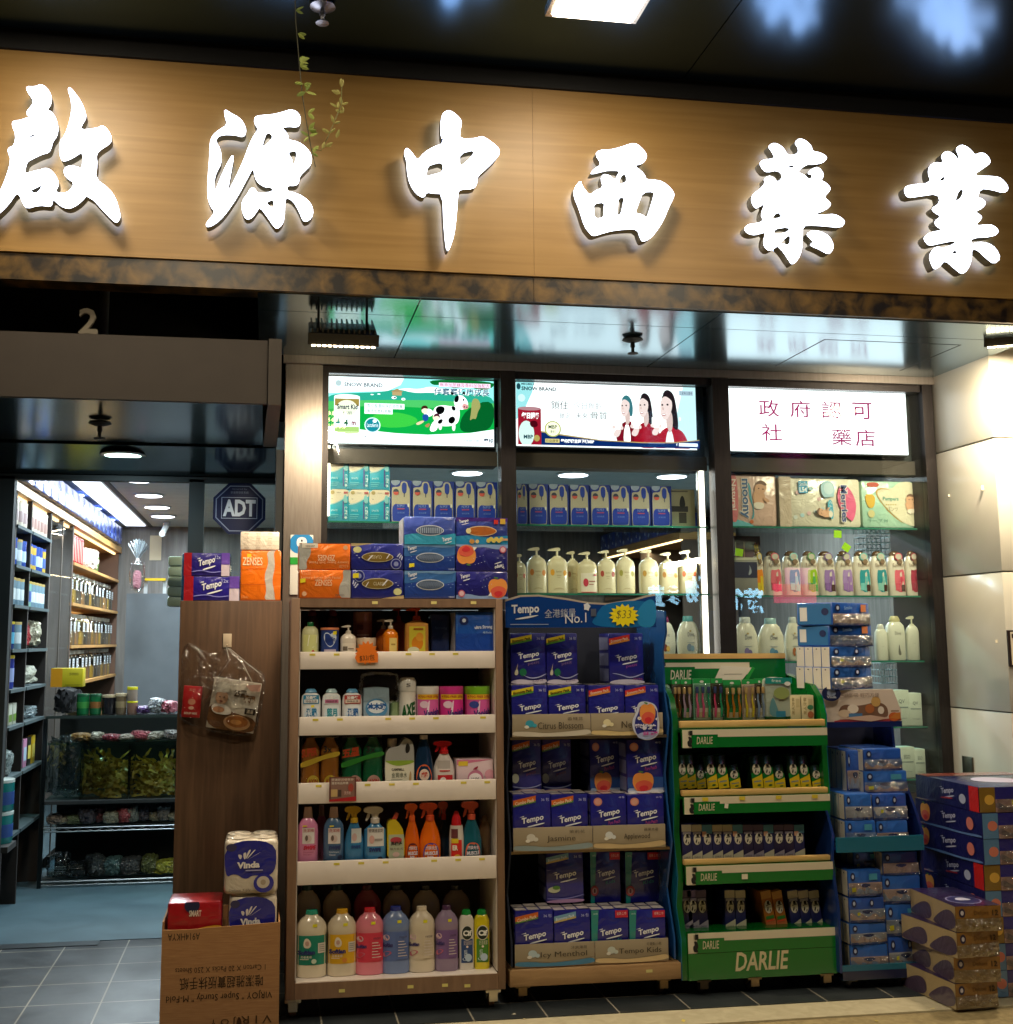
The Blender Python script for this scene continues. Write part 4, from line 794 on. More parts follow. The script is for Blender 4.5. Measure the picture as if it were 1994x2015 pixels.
STK = lambda u, v, w=.1, h=.16: [('p', [(u, v), (u + w, v + .02), (u + w, v + h), (u, v + h - .02)], 'p:#f0de2a')]
for ci, (x0, x1, rows) in enumerate(cols):
    for ri, (y0, y1) in enumerate(rows):
        a, b, c, d = bb(x0, y0, x1, y1, 4.915)
        if ri == 0: c = CT + .0005
        lastz = d
        mat, it, fl = [('f:#e8741c', ZEN, ri == 0), ('f:#232a86', VIN, ri == 0), ('f:#2748a0', BLT, False), ('f:#232279', APP, ri == 1)][ci]
        it = list(it)
        if ci == 2 and ri == 1: it += STK(.09, .12)
        if ci == 2 and ri == 2: mat = 'f:#3a4fa8'; it = [('c', [(-.1, -.1), (-.1, .3), (.3, .42), (.7, .3), (1.1, .45), (1.1, -.1)], 'f:#3aa0c4')] + OV + TMP(.74, .1, .92, .26) + [('t', 'lllllllllllll', .27, .4, .73, .6, 'p:#a8b8d0')]
        if ci == 3 and ri == 2: mat, it = 'f:#2b3c90', KID
        if ci == 0 and ri == 0: it = [i for i in it if not (i[0] == 'r' and i[5] == 'p:#ece5d8')] + STK(.88, .3, .1, .16)
        if ci == 1 and ri == 0: it += [('p', [(.86, .12), (.97, .14), (.97, .3), (.86, .28)], 'p:#f0de2a')]
        off = {2: (0, .004, -.004)[ri] if ci == 2 else 0}.get(ci, 0)
        sd = [('r', .03 + k * .245, .04, .23 + k * .245, .96, 'f:#c8c8d2') for k in range(4)]
        base = 'f:#c9ccd4' if False else mat
        box_item('tissue_pack', LB[ci][ri], 'tissue pack', a, b, c if ri == 0 else prev + .0008, d - .0008, 4.915 + off + .004 * ri, .20, mat, it, r=.007, group=GW, flip=fl, side=sd)
        prev = d - .0008
# ---------------------------------------------------------------- cabinet shelf 1
l = 1284
def heartlab(c): return [('r', 0, 0, 1, 1, c)]
x = sx(594, 628, 1224, l); bottle('baby_oil_bottle', 'small clear bottle with green cap and torn white label, top cabinet shelf', 'bottle', *x[:4], 4.935, 'g:#c9c99a', 'g:#1c6a38', P_CREAM, [(.36, .86), (.38, .88), (.36, .985), (.3, 1)], 2, .7, (.02, .62, [('r', 0, 0, 1, 1, 'p:#d4d68e'), ('p', [(.3, .45), (.4, .98), (1, .92), (.95, .6), (.7, .35)], 'p:#f6f4f0'), ('e', .7, .12, .12, .12, 'p:#c83a2a')], 1.0))
x = sx(632, 668, 1235, l); bottle('formula_tin', 'blue tin with pale heart label and orange lid, top cabinet shelf', 'tin', *x[:4], 4.935, 'p:#24408c', 'g:#e08a60', [(1, 0), (1, .92)], [(1.04, .92), (1.04, .985), (1, 1)], 2, 1, (.0, .9, [('c', [(.5, .25), (.05, .6), (.1, .9), (.35, .92), (.5, .82), (.65, .92), (.9, .9), (.95, .6)], 'p:#c9d4e6'), ('t', 'mellin', .15, .55, .85, .75, 'p:#243a80', {'b': .03}), ('r', .1, .14, .9, .24, 'p:#c8b8c8'), ('p', [(.7, .82), (.95, .84), (.95, .98), (.7, .96)], 'p:#e8d820')], 1.0), capname='lid')
x = sx(671, 702, 1230, l); bottle('lotion_bottle', 'cream pump bottle of lotion on the top cabinet shelf', 'pump bottle', *x[:4], 4.935, 'g:#e2d6c4', None, P_PUMP, None, 2.2, .8, (.05, .4, [('r', 0, 0, 1, 1, 'p:#e8decc'), ('r', .05, .3, .4, .7, 'p:#75695a'), ('r', .45, .45, .9, .55, 'p:#9a8e7e')], 1.0), head='pump', hm='g:#e6dccb')
x = sx(696, 734, 1204, l, 5.06); bottle('cream_tub', 'tall brownish pink tub at the back of the top cabinet shelf', 'tub', *x[:4], 5.06, 'g:#a8705c', 'g:#b07c68', P_TUB, C_TUB, 2, 1, (.2, .75, [('r', 0, 0, 1, 1, 'p:#8d5444'), ('r', .1, .7, .5, .92, 'p:#5a2420'), ('r', .1, .45, .9, .52, 'p:#d0a898')], 1.0), capname='lid')
x = sx(702, 742, 1255, l, 4.95); bottle('cream_jar', 'small jar with pale beige lid behind the orange starburst card', 'jar', *x[:4], 4.95, 'g:#c9a98a', 'g:#d8bfa2', [(.95, 0), (1, .05), (1, .6)], [(1.0, .6), (1.02, .95), (.98, 1)], 2, 1, capname='lid')
x = sx(755, 785, 1218, l); bottle('soap_bottle', 'glossy orange hand soap pump bottle, top cabinet shelf', 'pump bottle', *x[:4], 4.935, 'g:#e07a16', None, P_PUMP, None, 2, .8, (.03, .48, [('r', .35, 0, 1, 1, 'p:#f0d27a'), ('r', .5, .55, .85, .65, 'p:#b89040')], 1.0), head='pump', hm='g:#d8cbb8')
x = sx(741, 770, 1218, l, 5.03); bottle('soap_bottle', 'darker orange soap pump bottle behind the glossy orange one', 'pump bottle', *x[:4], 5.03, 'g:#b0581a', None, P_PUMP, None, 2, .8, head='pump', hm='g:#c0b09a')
x = sx(798, 845, 1195, l, 4.96); bottle('shower_gel_bottle', 'large yellow fruit shower gel bottle with orange pump', 'pump bottle', *x[:4], 4.96, 'g:#d99a4a', None, P_PUMP[:3] + [(.98, .66), (.6, .70), (.36, .73), (.36, .76)], None, 3.5, .6, (.02, .60, [('r', 0.08, 0, .92, 1, 'p:#dccb3a'), ('e', .5, .4, .3, .25, 'p:#e08a1a'), ('e', .62, .62, .2, .16, 'p:#e8a030'), ('e', .3, .15, .3, .12, 'p:#e8e8c0'), ('r', .3, .88, .8, .94, 'p:#a85a1a')], 1.0), head='pump', hm='g:#c84a2a')
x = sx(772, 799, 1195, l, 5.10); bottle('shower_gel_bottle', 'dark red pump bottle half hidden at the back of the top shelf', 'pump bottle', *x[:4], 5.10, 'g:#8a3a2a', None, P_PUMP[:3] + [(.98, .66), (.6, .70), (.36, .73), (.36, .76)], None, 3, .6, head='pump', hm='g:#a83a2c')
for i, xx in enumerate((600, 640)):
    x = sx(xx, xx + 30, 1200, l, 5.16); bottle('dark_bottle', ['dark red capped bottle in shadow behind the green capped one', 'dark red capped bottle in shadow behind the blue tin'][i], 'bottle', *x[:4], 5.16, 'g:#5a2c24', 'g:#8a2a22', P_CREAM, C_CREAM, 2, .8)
x = sx(897, 971, 1204, l); box_item('tissue_box', 'upright bright blue tissue box at the right of the top cabinet shelf', 'tissue box', x[0], x[1], x[3], x[2], 4.935, .16, 'f:#1d52ac', [('r', 0, 0, 1, .5, 'f:#1a44a0'), ('r', .03, .5, .04, 1, 'p:#4a88d0'), ('e', .22, .80, .12, .1, 'p:#1a2a6a'), ('e', .22, .80, .05, .045, 'p:#d8e0ee'), ('t', 'ultra Strong', .5, .59, .97, .69, 'p:#dfe8f4', {'b': .02, 'sl': .2}), ('t', '48 Packs', .72, .5, .95, .55, 'p:#b8d0ec')], side=[('r', .05, .02, .95, .98, 'p:#b8b8c4')])
x = sx(849, 884, 1209, l, 5.05); box_item('tissue_box', 'second blue tissue box standing in the shadow behind', 'tissue box', x[0], x[1], x[3], x[2], 5.05, .16, 'f:#1a3470', [('t', 'Strong', .2, .62, .9, .7, 'p:#5a74a8')])  # shade put into this box's darker blue and dimmer print
# shelf 2
l = 1411
DT = [('p:#2f86b4', 'p:#dfe6ea', 'blue', 'p:#2a80b0'), ('p:#d8e0e4', 'p:#c87aa0', 'pale grey', 'p:#3a9aa8'), ('p:#b23a34', 'p:#e8d8c8', 'red', 'p:#2a6ab0')]
for i, (x0, x1) in enumerate(((593, 632), (634, 672), (674, 714))):
    x = sx(x0, x1, 1356, l); c1, c2, nm, ct = DT[i]
    bottle('detergent_bottle', 'white laundry liquid bottle with a %s card round its neck' % nm, 'bottle', *x[:4], 4.94, 'g:#dcdcdc', 'g:#5a9ac4' if i != 1 else 'g:#a8c8d0', P_CREAM, C_CREAM, 3, .62, (.02, .5, [('r', 0, 0, 1, 1, 'p:#e4e8ec'), ('e', .5, .3, .42, .4, 'p:#cfe2ee'), ('t', '潔霸' if i != 1 else '藍月', .2, .15, .85, .75, ct, {'b': .04})] + (STK(.5, .8, .2, .16) if i == 0 else []), 1.0), group='laundry bottles with neck cards')
    t = [o2 for o2 in COL.objects if o2.name.startswith('detergent_bottle')][-1]
    w = (x[1] - x[0]) / 2; h = x[2] - x[3]
    MB().box(-w * .8, w * .8, -w * .66, -w * .63, h * .52, h * .80, c1).art(-w * .8, w * .8, h * .52, h * .80, -w * .66, [('r', .06, .1, .94, .5, c2), ('t', '加量裝', .15, .55, .85, .9, 'p:#f0f0f0', {'b': .03}), ('t', '特強去漬', .15, .15, .85, .42, 'p:#60303a')]).build('neck_card', t)
x = sx(714, 768, 1352, l, 4.95); t = box_item('refill_pouch', 'silvery blue refill pouch in a tied clear bag on the second shelf', 'pouch', x[0], x[1], x[3], x[2], 4.95, .07, 'f:#a8c0d0', [('e', .5, .35, .4, .3, 'p:#5a9ac8'), ('e', .5, .4, .33, .2, 'p:#e8f0f6'), ('t', '冰木炭', .16, .3, .86, .52, 'p:#1a5aa0', {'b': .06}), ('r', .25, .04, .7, .1, 'p:#d88a84')], soft=.1)
mb = MB(); x = sx(706, 792, 1322, l, 4.945); w = (x[1] - x[0]) / 2
mb.soft(-w, w, -.008, .09, .06, x[2] - x[3], 'bag', bulge=.22, nse=.08, seed=4, n=8); tag(mb.build('clear_bag', loc=((x[0] + x[1]) / 2, 4.945, x[3])), 'crinkled clear plastic bag knotted round the refill pouch', 'plastic bag')
x = sx(767, 791, 1380, l, 4.98); bottle('air_freshener', 'small green tinted bottle between the pouch and the ridged can', 'bottle', *x[:4], 4.98, 'g:#a8c08a', 'g:#7a9a3a', P_CAN[:3] + [(.6, .9)], [(.5, .88), (.5, 1)], 2, 1)
x = sx(787, 821, 1333, l, 4.945); t = bottle('spray_can', 'white ridged can with bold dark green letters and domed lid', 'spray can', *x[:4], 4.945, 'g:#e4e0d8', 'g:#d8d6d0', [(.97, 0)] + [(1 - .04 * (k % 2), .03 + k * .04) for k in range(16)] + [(1, .66)], [(1, .665), (1.02, .68), (1.02, .9), (.8, .985), (.4, 1)], 2, 1, (.03, .56, [('t', 'AXE', .0, .05, 1.0, .66, 'p:#155a26', {'b': .05, 'sl': .35})], 1.02), capname='lid'); 
MB().art(-.01, .01, .78 * (x[2] - x[3]), .86 * (x[2] - x[3]), -(x[1] - x[0]) / 2 * 1.03, [('t', 'S', 0, 0, 1, 1, 'p:#2a2a2a')]).build('lid_mark', t)
VA = [(822, 867, 'white', 'g:#e4e0dc', 'p:#dc62a8'), (868, 916, 'pink', 'g:#d83a92', 'p:#d8328e'), (919, 969, 'lime green', 'g:#7ab82a', 'p:#d85aa4')]
for x0, x1, nm, cm, bm_ in VA:
    x = sx(x0, x1, 1351, l); bottle('stain_remover_tub', 'pink stain remover tub with %s lid on the second shelf' % nm, 'tub', *x[:4], 4.94, 'g:#d44a98' if nm != 'white' else 'g:#e0b8d0', cm, [(.97, 0), (1, .02), (1, .76)], [(1.0, .76), (1.03, .78), (1.03, .97), (1, 1)], 2, 1, (.0, .76, [('r', 0, 0, 1, 1, bm_), ('r', 0, .80, 1, 1, 'p:#e8b820'), ('t', '+70G FREE 200g', .02, .84, .98, .96, 'p:#b03a2a', {'b': .02}), ('p', [(.15, 0), (.5, .75), (.95, .8), (.45, .1)], 'p:#f0dcea'), ('e', .28, .6, .2, .14, 'p:#e8c8dc' if nm != 'lime green' else 'p:#3a4a9a'), ('t', 'Vanish', .25, .12, 1.0, .42, 'p:#3a2a7a', {'b': .03, 'sl': .4})], 1.0), group='stain remover tubs', capname='lid', lf=.9)
# shelf 3
l = 1539
for i, (x0, x1, mm, lm, nm, tx) in enumerate(((592, 669, 'f:#a86a2a', 'p:#d8b83a', 'amber', 'SUPER'), (672, 756, 'f:#1f6a44', 'p:#3a9a3a', 'green', '五星'))):
    a, b, zt, z0 = sx(x0, x1, 1449, l, 4.95)
    t = thing('twin_pack', 'film wrapped twin pack of %s cleaning liquid on the third shelf' % nm, 'twin pack', ((a + b) / 2, 4.95, z0)); w = (b - a) / 2; h = zt - z0
    for s in (-1, 1): MB().lathe(S_(P_SOFT[:8] + [(.75, .84), (.5, .93), (.45, 1)], 1, h * .97), 'g:' + mm[2:], w * .49, w * .42, 3, 18, cx=s * w * .5, cy=w * .44).build('bottle', t)
    mb = MB(); mb.art(-w, w, 0, h, .002, [('c', [(-.02, .46), (.3, .54), (.62, .62), (1.0, .70), (1.0, .58), (.6, .53), (.3, .42), (-.02, .34)], lm), ('t', tx, .02, .58, .42, .76, 'p:#c84a20', {'b': .05, 'sl': .3}), ('t', '3x', .58, .66, .8, .8, 'p:#1a1a1a', {'b': .02})] + [it for k in (.32, .76) for it in (('c', [(k - .16, 0), (k - .15, .14), (k, .22), (k + .15, .14), (k + .16, 0)], lm if i == 0 else 'p:#d8a89a'), ('t', 'AXIN', k - .12, .03, k + .12, .12, 'p:#b83a2a', {'b': .03}))]); mb.build('label', t)
    MB().soft(-w, w, -.004, w * .88, .0, h, 'bag', bulge=.06, nse=.02, seed=i + 11, n=6).build('film', t)
x = sx(758, 816, 1453, l); a, b, zt, z0 = x; w = (b - a) / 2; h = zt - z0
t = thing('bleach_jug', 'grey white jug with handle and green and cream label', 'jug', ((a + b) / 2, 4.945, z0))
cu = [(-w, 0), (w, 0), (w, .62 * h), (w * .95, .86 * h), (w * .75, .97 * h), (w * .35, 1.0 * h), (w * .1, .9 * h), (-w * .05, .82 * h), (-w * .75, .8 * h), (-w, .62 * h)]
mb = MB(); outer = chaikin(cu, 2); hole = [(w * .45, .66 * h), (w * .68, .7 * h), (w * .72, .82 * h), (w * .55, .9 * h), (w * .42, .84 * h), (w * .38, .74 * h)]
mb.prism(outer, .0, .075, 'g:#a9a9a8'); mb.build('body', t)
MB().art(-w, w, 0, h, -.0003, [('c', [(u / w / 2 + .5, v / h) for u, v in hole], 'p:#1c1815')]).build('dark_handle_patch', t)  # flat dark patch on the solid body stands for the shaded opening
MB().lathe([(w * .32, .8 * h), (w * .34, .86 * h), (w * .34, .97 * h), (w * .3, .98 * h)], 'g:#c9b8a8', seg=14, cx=-w * .45, cy=.04).build('cap', t)
MB().art(-w * .97, w * .97, 0, h * .52, -.001, [('r', 0, 0, 1, 1, 'p:#dcd8c4'), ('c', [(-.02, .98), (.3, .78), (.6, .78), (1.02, .9), (1.02, 1.02), (-.02, 1.02)], 'p:#8aa83a'), ('t', 'CAMPBELL', .22, .58, .66, .68, 'p:#2a2a22', {'b': .02}), ('t', '金寶綠水', .22, .3, .76, .5, 'p:#3a4a2a'), ('r', .2, .2, .6, .22, 'p:#7a7a6a'), ('c', [(.82, .05), (.9, .05), (.92, .4), (.88, .6), (.84, .4)], 'p:#b89a6a')]).build('label', t)
x = sx(817, 855, 1448, l); bottle('toilet_cleaner', 'dark blue bottle with white cap and orange label on the third shelf', 'bottle', *x[:4], 4.945, 'g:#16304e', 'g:#cfc4ba', [(.95, 0), (1, .03), (1, .4), (.85, .55), (.6, .8), (.45, .9), (.4, .92)], [(.42, .9), (.42, .99), (.38, 1)], 2.4, .6, (.02, .42, [('c', [(0, 0), (0, .7), (.35, 1), (.75, .95), (1, .5), (1, 0)], 'p:#e06a32'), ('e', .5, .45, .32, .3, 'p:#e8d0c0'), ('t', '威猛', .3, .3, .7, .6, 'p:#c03a2a', {'b': .03}), ('r', .5, 0, 1, .12, 'p:#5a8a90')], 1.0))
x = sx(855, 898, 1459, l); bottle('spray_bottle', 'white spray bottle with red head and red label on the third shelf', 'spray bottle', *x[:4], 4.945, 'g:#dcd2cc', None, P_SPRAY, None, 2.2, .6, (.0, .58, [('r', .1, .62, .8, .95, 'p:#b8b0ac'), ('r', .1, .1, .95, .38, 'p:#c8242c'), ('e', .4, .2, .16, .1, 'p:#f0e8e4'), ('r', .2, .52, .8, .57, 'p:#c8242c')], .96), head='spray', hm='g:#c8202a')
x = sx(900, 971, 1495, l); box_item('laundry_box', 'low pink and white box at the right of the third shelf', 'carton', x[0], x[1], x[3], x[2], 4.94, .12, 'p:#e2c8d0', [('p', [(0, .8), (1, 1), (0, 1)], 'p:#d87aa0'), ('r', .04, .76, .3, .94, 'p:#e8c83a'), ('c', [(.28, .1), (.3, .45), (.5, .62), (.7, .5), (.75, .1)], 'p:#c87a9a'), ('e', .5, .25, .18, .22, 'p:#f4eaee'), ('c', [(.4, .6), (.6, .78), (.55, .6)], 'p:#a02a4a'), ('e', .9, .4, .14, .2, 'p:#d89aac'), ('t', 'LUX', .4, .1, .6, .3, 'p:#4a2a3a')])
# shelf 4
l = 1692
SW = [('r', .18, .48, .86, .92, 'p:#dcd6d4'), ('t', '洗潔精', .22, .80, .82, .9, 'p:#b83a44'), ('e', .5, .62, .2, .11, 'p:#d0bcb8'), ('e', .42, .64, .08, .08, 'p:#6a5a54')]
x = sx(586, 627, 1590, l); bottle('dish_soap_bottle', 'pink dish soap bottle with pale tapered cap, far left of the fourth shelf', 'bottle', *x[:4], 4.94, 'g:#dc8ab4', 'g:#cdb0a4', P_TALL, C_TALL, 2.4, .62, (.03, .68, SW + [('t', 'SWIPE', .25, .31, .95, .43, 'p:#c4183a', {'b': .05, 'sh': .2}), ('t', 'Concentrated', .25, .22, .8, .27, 'p:#a03a5a'), ('t', 'Detergent', .25, .15, .7, .2, 'p:#a03a5a')] + STK(.2, .95, .24, .08), 1.0), lf=.86)
x = sx(620, 646, 1585, l, 5.06); bottle('dish_soap_bottle', 'second pink bottle in shadow behind the front pink one', 'bottle', *x[:4], 5.06, 'g:#8a4a6a', 'g:#8a6a64', P_TALL, C_TALL, 2.4, .62)  # shade painted into the darker body and cap colours
x = sx(637, 678, 1590, l); bottle('dish_soap_bottle', 'blue tinted dish soap bottle with pale tapered cap', 'bottle', *x[:4], 4.94, 'g:#4a6c92', 'g:#cdb0a4', P_TALL, C_TALL, 2.4, .62, (.03, .68, SW + [('t', 'SWIPE', .2, .31, .9, .43, 'p:#26336a', {'b': .05, 'sh': .2}), ('t', 'Multi-Purpose', .25, .22, .8, .27, 'p:#c8d4e0'), ('t', 'Cleaner', .25, .15, .6, .2, 'p:#c8d4e0'), ('e', .85, .1, .14, .06, 'p:#1a2a4a')] + STK(.25, .95, .24, .08), 1.0), lf=.86)
x = sx(679, 717, 1588, l); bottle('spray_bottle', 'blue spray bottle with yellow trigger head', 'spray bottle', *x[:4], 4.94, 'g:#3a7aa8', None, P_SPRAY, None, 2.2, .62, (.02, .62, [('r', .3, .55, .95, .98, 'p:#ccd0d0'), ('e', .5, .72, .16, .12, 'p:#c8a8a4'), ('t', 'SWIPE', .3, .38, .9, .48, 'p:#1a3a7a', {'b': .05})], .97), head='spray', hm='g:#c8a022')
x = sx(717, 762, 1589, l); bottle('spray_bottle', 'blue spray bottle with white trigger head and big white label', 'spray bottle', *x[:4], 4.94, 'g:#3f86b8', None, P_SPRAY[:2] + [(1, .42), (.95, .58), (.5, .66), (.36, .72), (.36, .76)], None, 2.6, .6, (.02, .64, [('r', .06, .44, .96, .98, 'p:#dcd8d4'), ('t', '玻璃清潔劑', .12, .84, .9, .95, 'p:#4a3a3a'), ('e', .3, .64, .14, .12, 'p:#d8a8a0'), ('r', .45, .6, .88, .66, 'p:#a09894'), ('t', 'SWIPE', .15, .28, .8, .4, 'p:#1a2a6a', {'b': .05}), ('e', .75, .08, .14, .06, 'p:#101a30')], .98), head='spray', hm='g:#d8d0c8')
a, b, zt, z0 = sx(763, 797, 1600, l); w = (b - a) / 2; h = zt - z0
t = thing('toilet_cleaner', 'yellow toilet cleaner bottle with bent neck and angled cap', 'bottle', ((a + b) / 2, 4.945, z0))
MB().prism(chaikin([(-w, 0), (w, 0), (w, .60 * h), (.1 * w, .86 * h), (-.55 * w, .86 * h), (-w, .80 * h), (-w, .6 * h)], 1), 0, .055, 'g:#d8be28').build('body', t)
MB().prism([(-.5 * w, .85 * h), (.1 * w, .85 * h), (.35 * w, .97 * h), (.0 * w, 1.0 * h)], .01, .04, 'g:#b84a3a').build('cap', t)
MB().art(-w, w, 0, h * .62, -.0006, [('r', .08, 0, .95, .9, 'p:#b0b89a'), ('e', .5, .72, .34, .1, 'p:#b8404a'), ('t', '馬桶淨', .2, .54, .85, .68, 'p:#3a2a2a', {'b': .03}), ('t', '強力去污', .15, .40, .9, .48, 'p:#5a3a3a'), ('e', .5, .26, .2, .08, 'p:#d8b8b0'), ('r', .15, .05, .5, .1, 'p:#7a5a3a')]).build('label', t)
MM = lambda c: [('c', [(.05, 0), (.1, .8), (.4, 1), (.85, .92), (1, .5), (.95, 0)], c), ('t', '威猛先生', .2, .6, .9, .8, 'p:#e4dce8', {'b': .02}), ('t', 'MUSCLE', .15, .32, .92, .52, 'p:#e4e0ea', {'b': .05, 'sl': .1}), ('t', 'MR', .3, .12, .7, .28, 'p:#e4e0ea', {'b': .04})]
for x0, x1, yt, Y, bd, lb, hd, nm in ((797, 827, 1582, 4.945, 'g:#df6618', 'p:#6a1a1a', 'g:#e2622a', 'orange spray bottle with a dark red label, left of its larger twin'), (827, 869, 1581, 4.94, 'g:#e46a14', 'p:#3a3a96', 'g:#d8502a', 'orange spray bottle with purple label at the middle of the fourth shelf'), (863, 886, 1578, 5.04, 'g:#1a2c40', None, 'g:#b8402c', 'dark bottle with orange head set back behind its neighbours'), (910, 950, 1578, 4.945, 'g:#1a5a6a', 'p:#d8623a', 'g:#c8503a', 'dark teal spray bottle with orange head and orange label')):
    x = sx(x0, x1, yt, l, Y); bottle('spray_bottle', nm, 'spray bottle', *x[:4], Y, bd, None, P_SPRAY, None, 2.2, .6, (.03, .34, MM(lb) + ([('r', .5, .0, .95, .16, 'p:#e88a2a')] if 'purple' in nm else []), 1.0) if lb else None, head='spray', hm=hd)
x = sx(886, 915, 1598, l); bottle('glue_bottle', 'slim red and white bottle with red nozzle on the fourth shelf', 'bottle', *x[:4], 4.942, 'g:#d8d0c8', 'g:#c8242a', [(.95, 0), (1, .02), (1, .5), (.85, .72)], [(.7, .72), (.6, .86), (.3, .98), (.2, 1)], 2.4, .7, (.02, .66, [('r', 0, 0, .9, .66, 'p:#d8281e'), ('r', .0, .56, .6, .70, 'p:#e0c02a'), ('r', 0, .72, .55, 1, 'p:#6a3438'), ('t', 'ER', .1, .34, .55, .5, 'p:#f0e8d8', {'b': .05}), ('e', .5, .12, .3, .1, 'p:#e0b83a')], 1.0))
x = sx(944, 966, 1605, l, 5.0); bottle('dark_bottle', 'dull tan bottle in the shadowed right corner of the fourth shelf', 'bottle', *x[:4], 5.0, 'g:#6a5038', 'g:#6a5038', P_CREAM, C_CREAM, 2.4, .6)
# shelf 5: large softener bottles
FL = CB + .066
SO = [(583, 644, 1794, 'g:#d9cdb4', 'g:#18a088', 'p:#12826a', 'white fabric softener bottle with green label and teal cap', 'f'), (645, 703, 1792, 'g:#d6c8ae', 'g:#d8a41c', 'p:#dca81a', 'white fabric softener bottle with yellow label and yellow cap', 'f'), (701, 757, 1789, 'g:#de8090', 'g:#c81e34', 'p:#d83a52', 'pink fabric softener bottle with red cap', 's'), (753, 808, 1786, 'g:#7488b4', 'g:#1e3290', 'p:#5a70aa', 'blue fabric softener bottle with dark blue cap', 's'), (806, 858, 1786, 'g:#d8cbb4', 'g:#d8ccb8', 'p:#cfc0a8', 'all white fabric softener bottle with white cap', 's'), (858, 904, 1784, 'g:#94809c', 'g:#4a2a50', 'p:#7a5a92', 'lilac fabric softener bottle with dark purple cap', 's')]
FLY = 4.95
for x0, x1, yt, bd, cp, lb, nm, k in SO:
    a, b, _, zt = bb(x0, yt, x1, 1930, FLY)
    it = [('r', 0, 0, 1, 1, lb)]
    if k == 'f': it += [('c', [(.2, .6), (.24, .9), (.38, .92), (.5, .72), (.42, .56)], 'p:#e4d8c4'), ('e', .34, .74, .07, .08, 'p:#c8a090'), ('r', .72, .4, .98, .74, 'p:#dcd4c8')] + [('r', .75, .46 + i * .07, .95, .48 + i * .07, 'p:#8a8a80') for i in range(4)] + [('t', 'Softlan', .02, .36, .62, .52, 'p:#2a2a6e', {'b': .06, 'sl': .12}), ('t', '花香柔順', .12, .24, .5, .33, 'p:#e8e4da'), ('e', .58, .14, .09, .08, 'p:#c8d8c0' if 'green' in nm else 'p:#d88a3a'), ('r', .1, .2, .4, .22, 'p:#e8e0d0')]
    else: it += [('e', .12, .8, .12, .1, 'p:#d8b8c0'), ('t', 'Softlan', -.02, .48, .36, .62, 'p:#38306e', {'b': .05, 'sl': .12}), ('c', [(0, .12), (.2, .2), (.34, .3), (.2, .36), (0, .3)], 'p:#c86a80'), ('r', .5, .06, .97, .9, lb)] + [('r', .56, .16 + i * .1, .92 - (i % 3) * .06, .185 + i * .1, 'p:#d8ccc8') for i in range(6)] + [('t', '衣物柔順劑', .6, .78, .9, .86, 'p:#3a2a4a')]
    bottle('softener_bottle', nm + ', bottom cabinet shelf', 'bottle', a, b, zt, FL, FLY, bd, cp, P_SOFT, C_SOFT, 2.5, .62, (.195, .635, it, .965), group='front row of fabric softener bottles', lf=.93)
    t = [q for q in COL.objects if q.name.startswith('softener_bottle')][-1]; h = zt - FL; w = (b - a) / 2
    MB().art(w * .05, w * .35, h * .76, h * .81, -w * .62 * .98, [('p', [(0, 0), (1, .1), (1, 1), (0, .9)], 'p:#e8e020')]).build('price_sticker', t)
CI = [(905, 934, 'g:#dcd6cc', 'p:#23467e', 'white', 'cream cleaner bottle'), (935, 965, 'g:#dccb20', 'p:#4a8a2a', 'bright yellow', 'cream cleaner bottle')]
for x0, x1, bd, lb, nm, _ in CI:
    a, b, _, zt = bb(x0, 1791, x1, 1930, 4.96)
    bottle('cream_cleaner', 'slim %s cream cleaner bottle with green cap' % nm, 'bottle', a, b, zt, FL, 4.96, bd, 'g:#1c8a3a', [(.95, 0), (1, .02), (1, .82), (.78, .89), (.6, .91)], [(.66, .90), (.66, .94), (.5, .995), (.3, 1)], 3, .6, (.12, .76, [('r', 0, 0, 1, .62, lb), ('e', .5, .78, .5, .2, 'p:#d8d4cc'), ('e', .5, .78, .44, .175, 'p:#1a2a22'), ('t', 'Cif', .14, .70, .9, .85, 'p:#f0f0ec', {'b': .05}), ('t', '奶油清潔', .2, .46, .9, .58, 'p:#d8c8c0'), ('e', .5, .42, .1, .03, 'p:#e8d8d0'), ('t', 'Cream', .1, .06, .5, .34, 'p:#d8e4ec', {'rot': 90}), ('e', .6, .14, .3, .1, 'p:#b8cce0')] + STK(.3, .99, .3, .07), 1.0), lf=.78)
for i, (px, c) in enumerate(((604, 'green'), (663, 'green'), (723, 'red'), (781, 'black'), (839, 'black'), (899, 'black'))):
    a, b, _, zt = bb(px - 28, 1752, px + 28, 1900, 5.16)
    bottle('softener_bottle', '%s back row softener bottle from the left, dim in the bottom shelf shadow' % ORD[i], 'bottle', a, b, zt + .02, FL, 5.14, ['g:#b8ad96', 'g:#b8a88a', 'g:#a03a44', 'g:#9a8a76', 'g:#a89a84', 'g:#8a7a70'][i], ['g:#1a4a3c', 'g:#1a3a34', 'g:#4a1a20', 'g:#181818', 'g:#181818', 'g:#1c181c'][i], P_SOFT, C_SOFT, 2.5, .6, group='back row of fabric softener bottles')  # shade of the back row mixed into darker body and cap colours
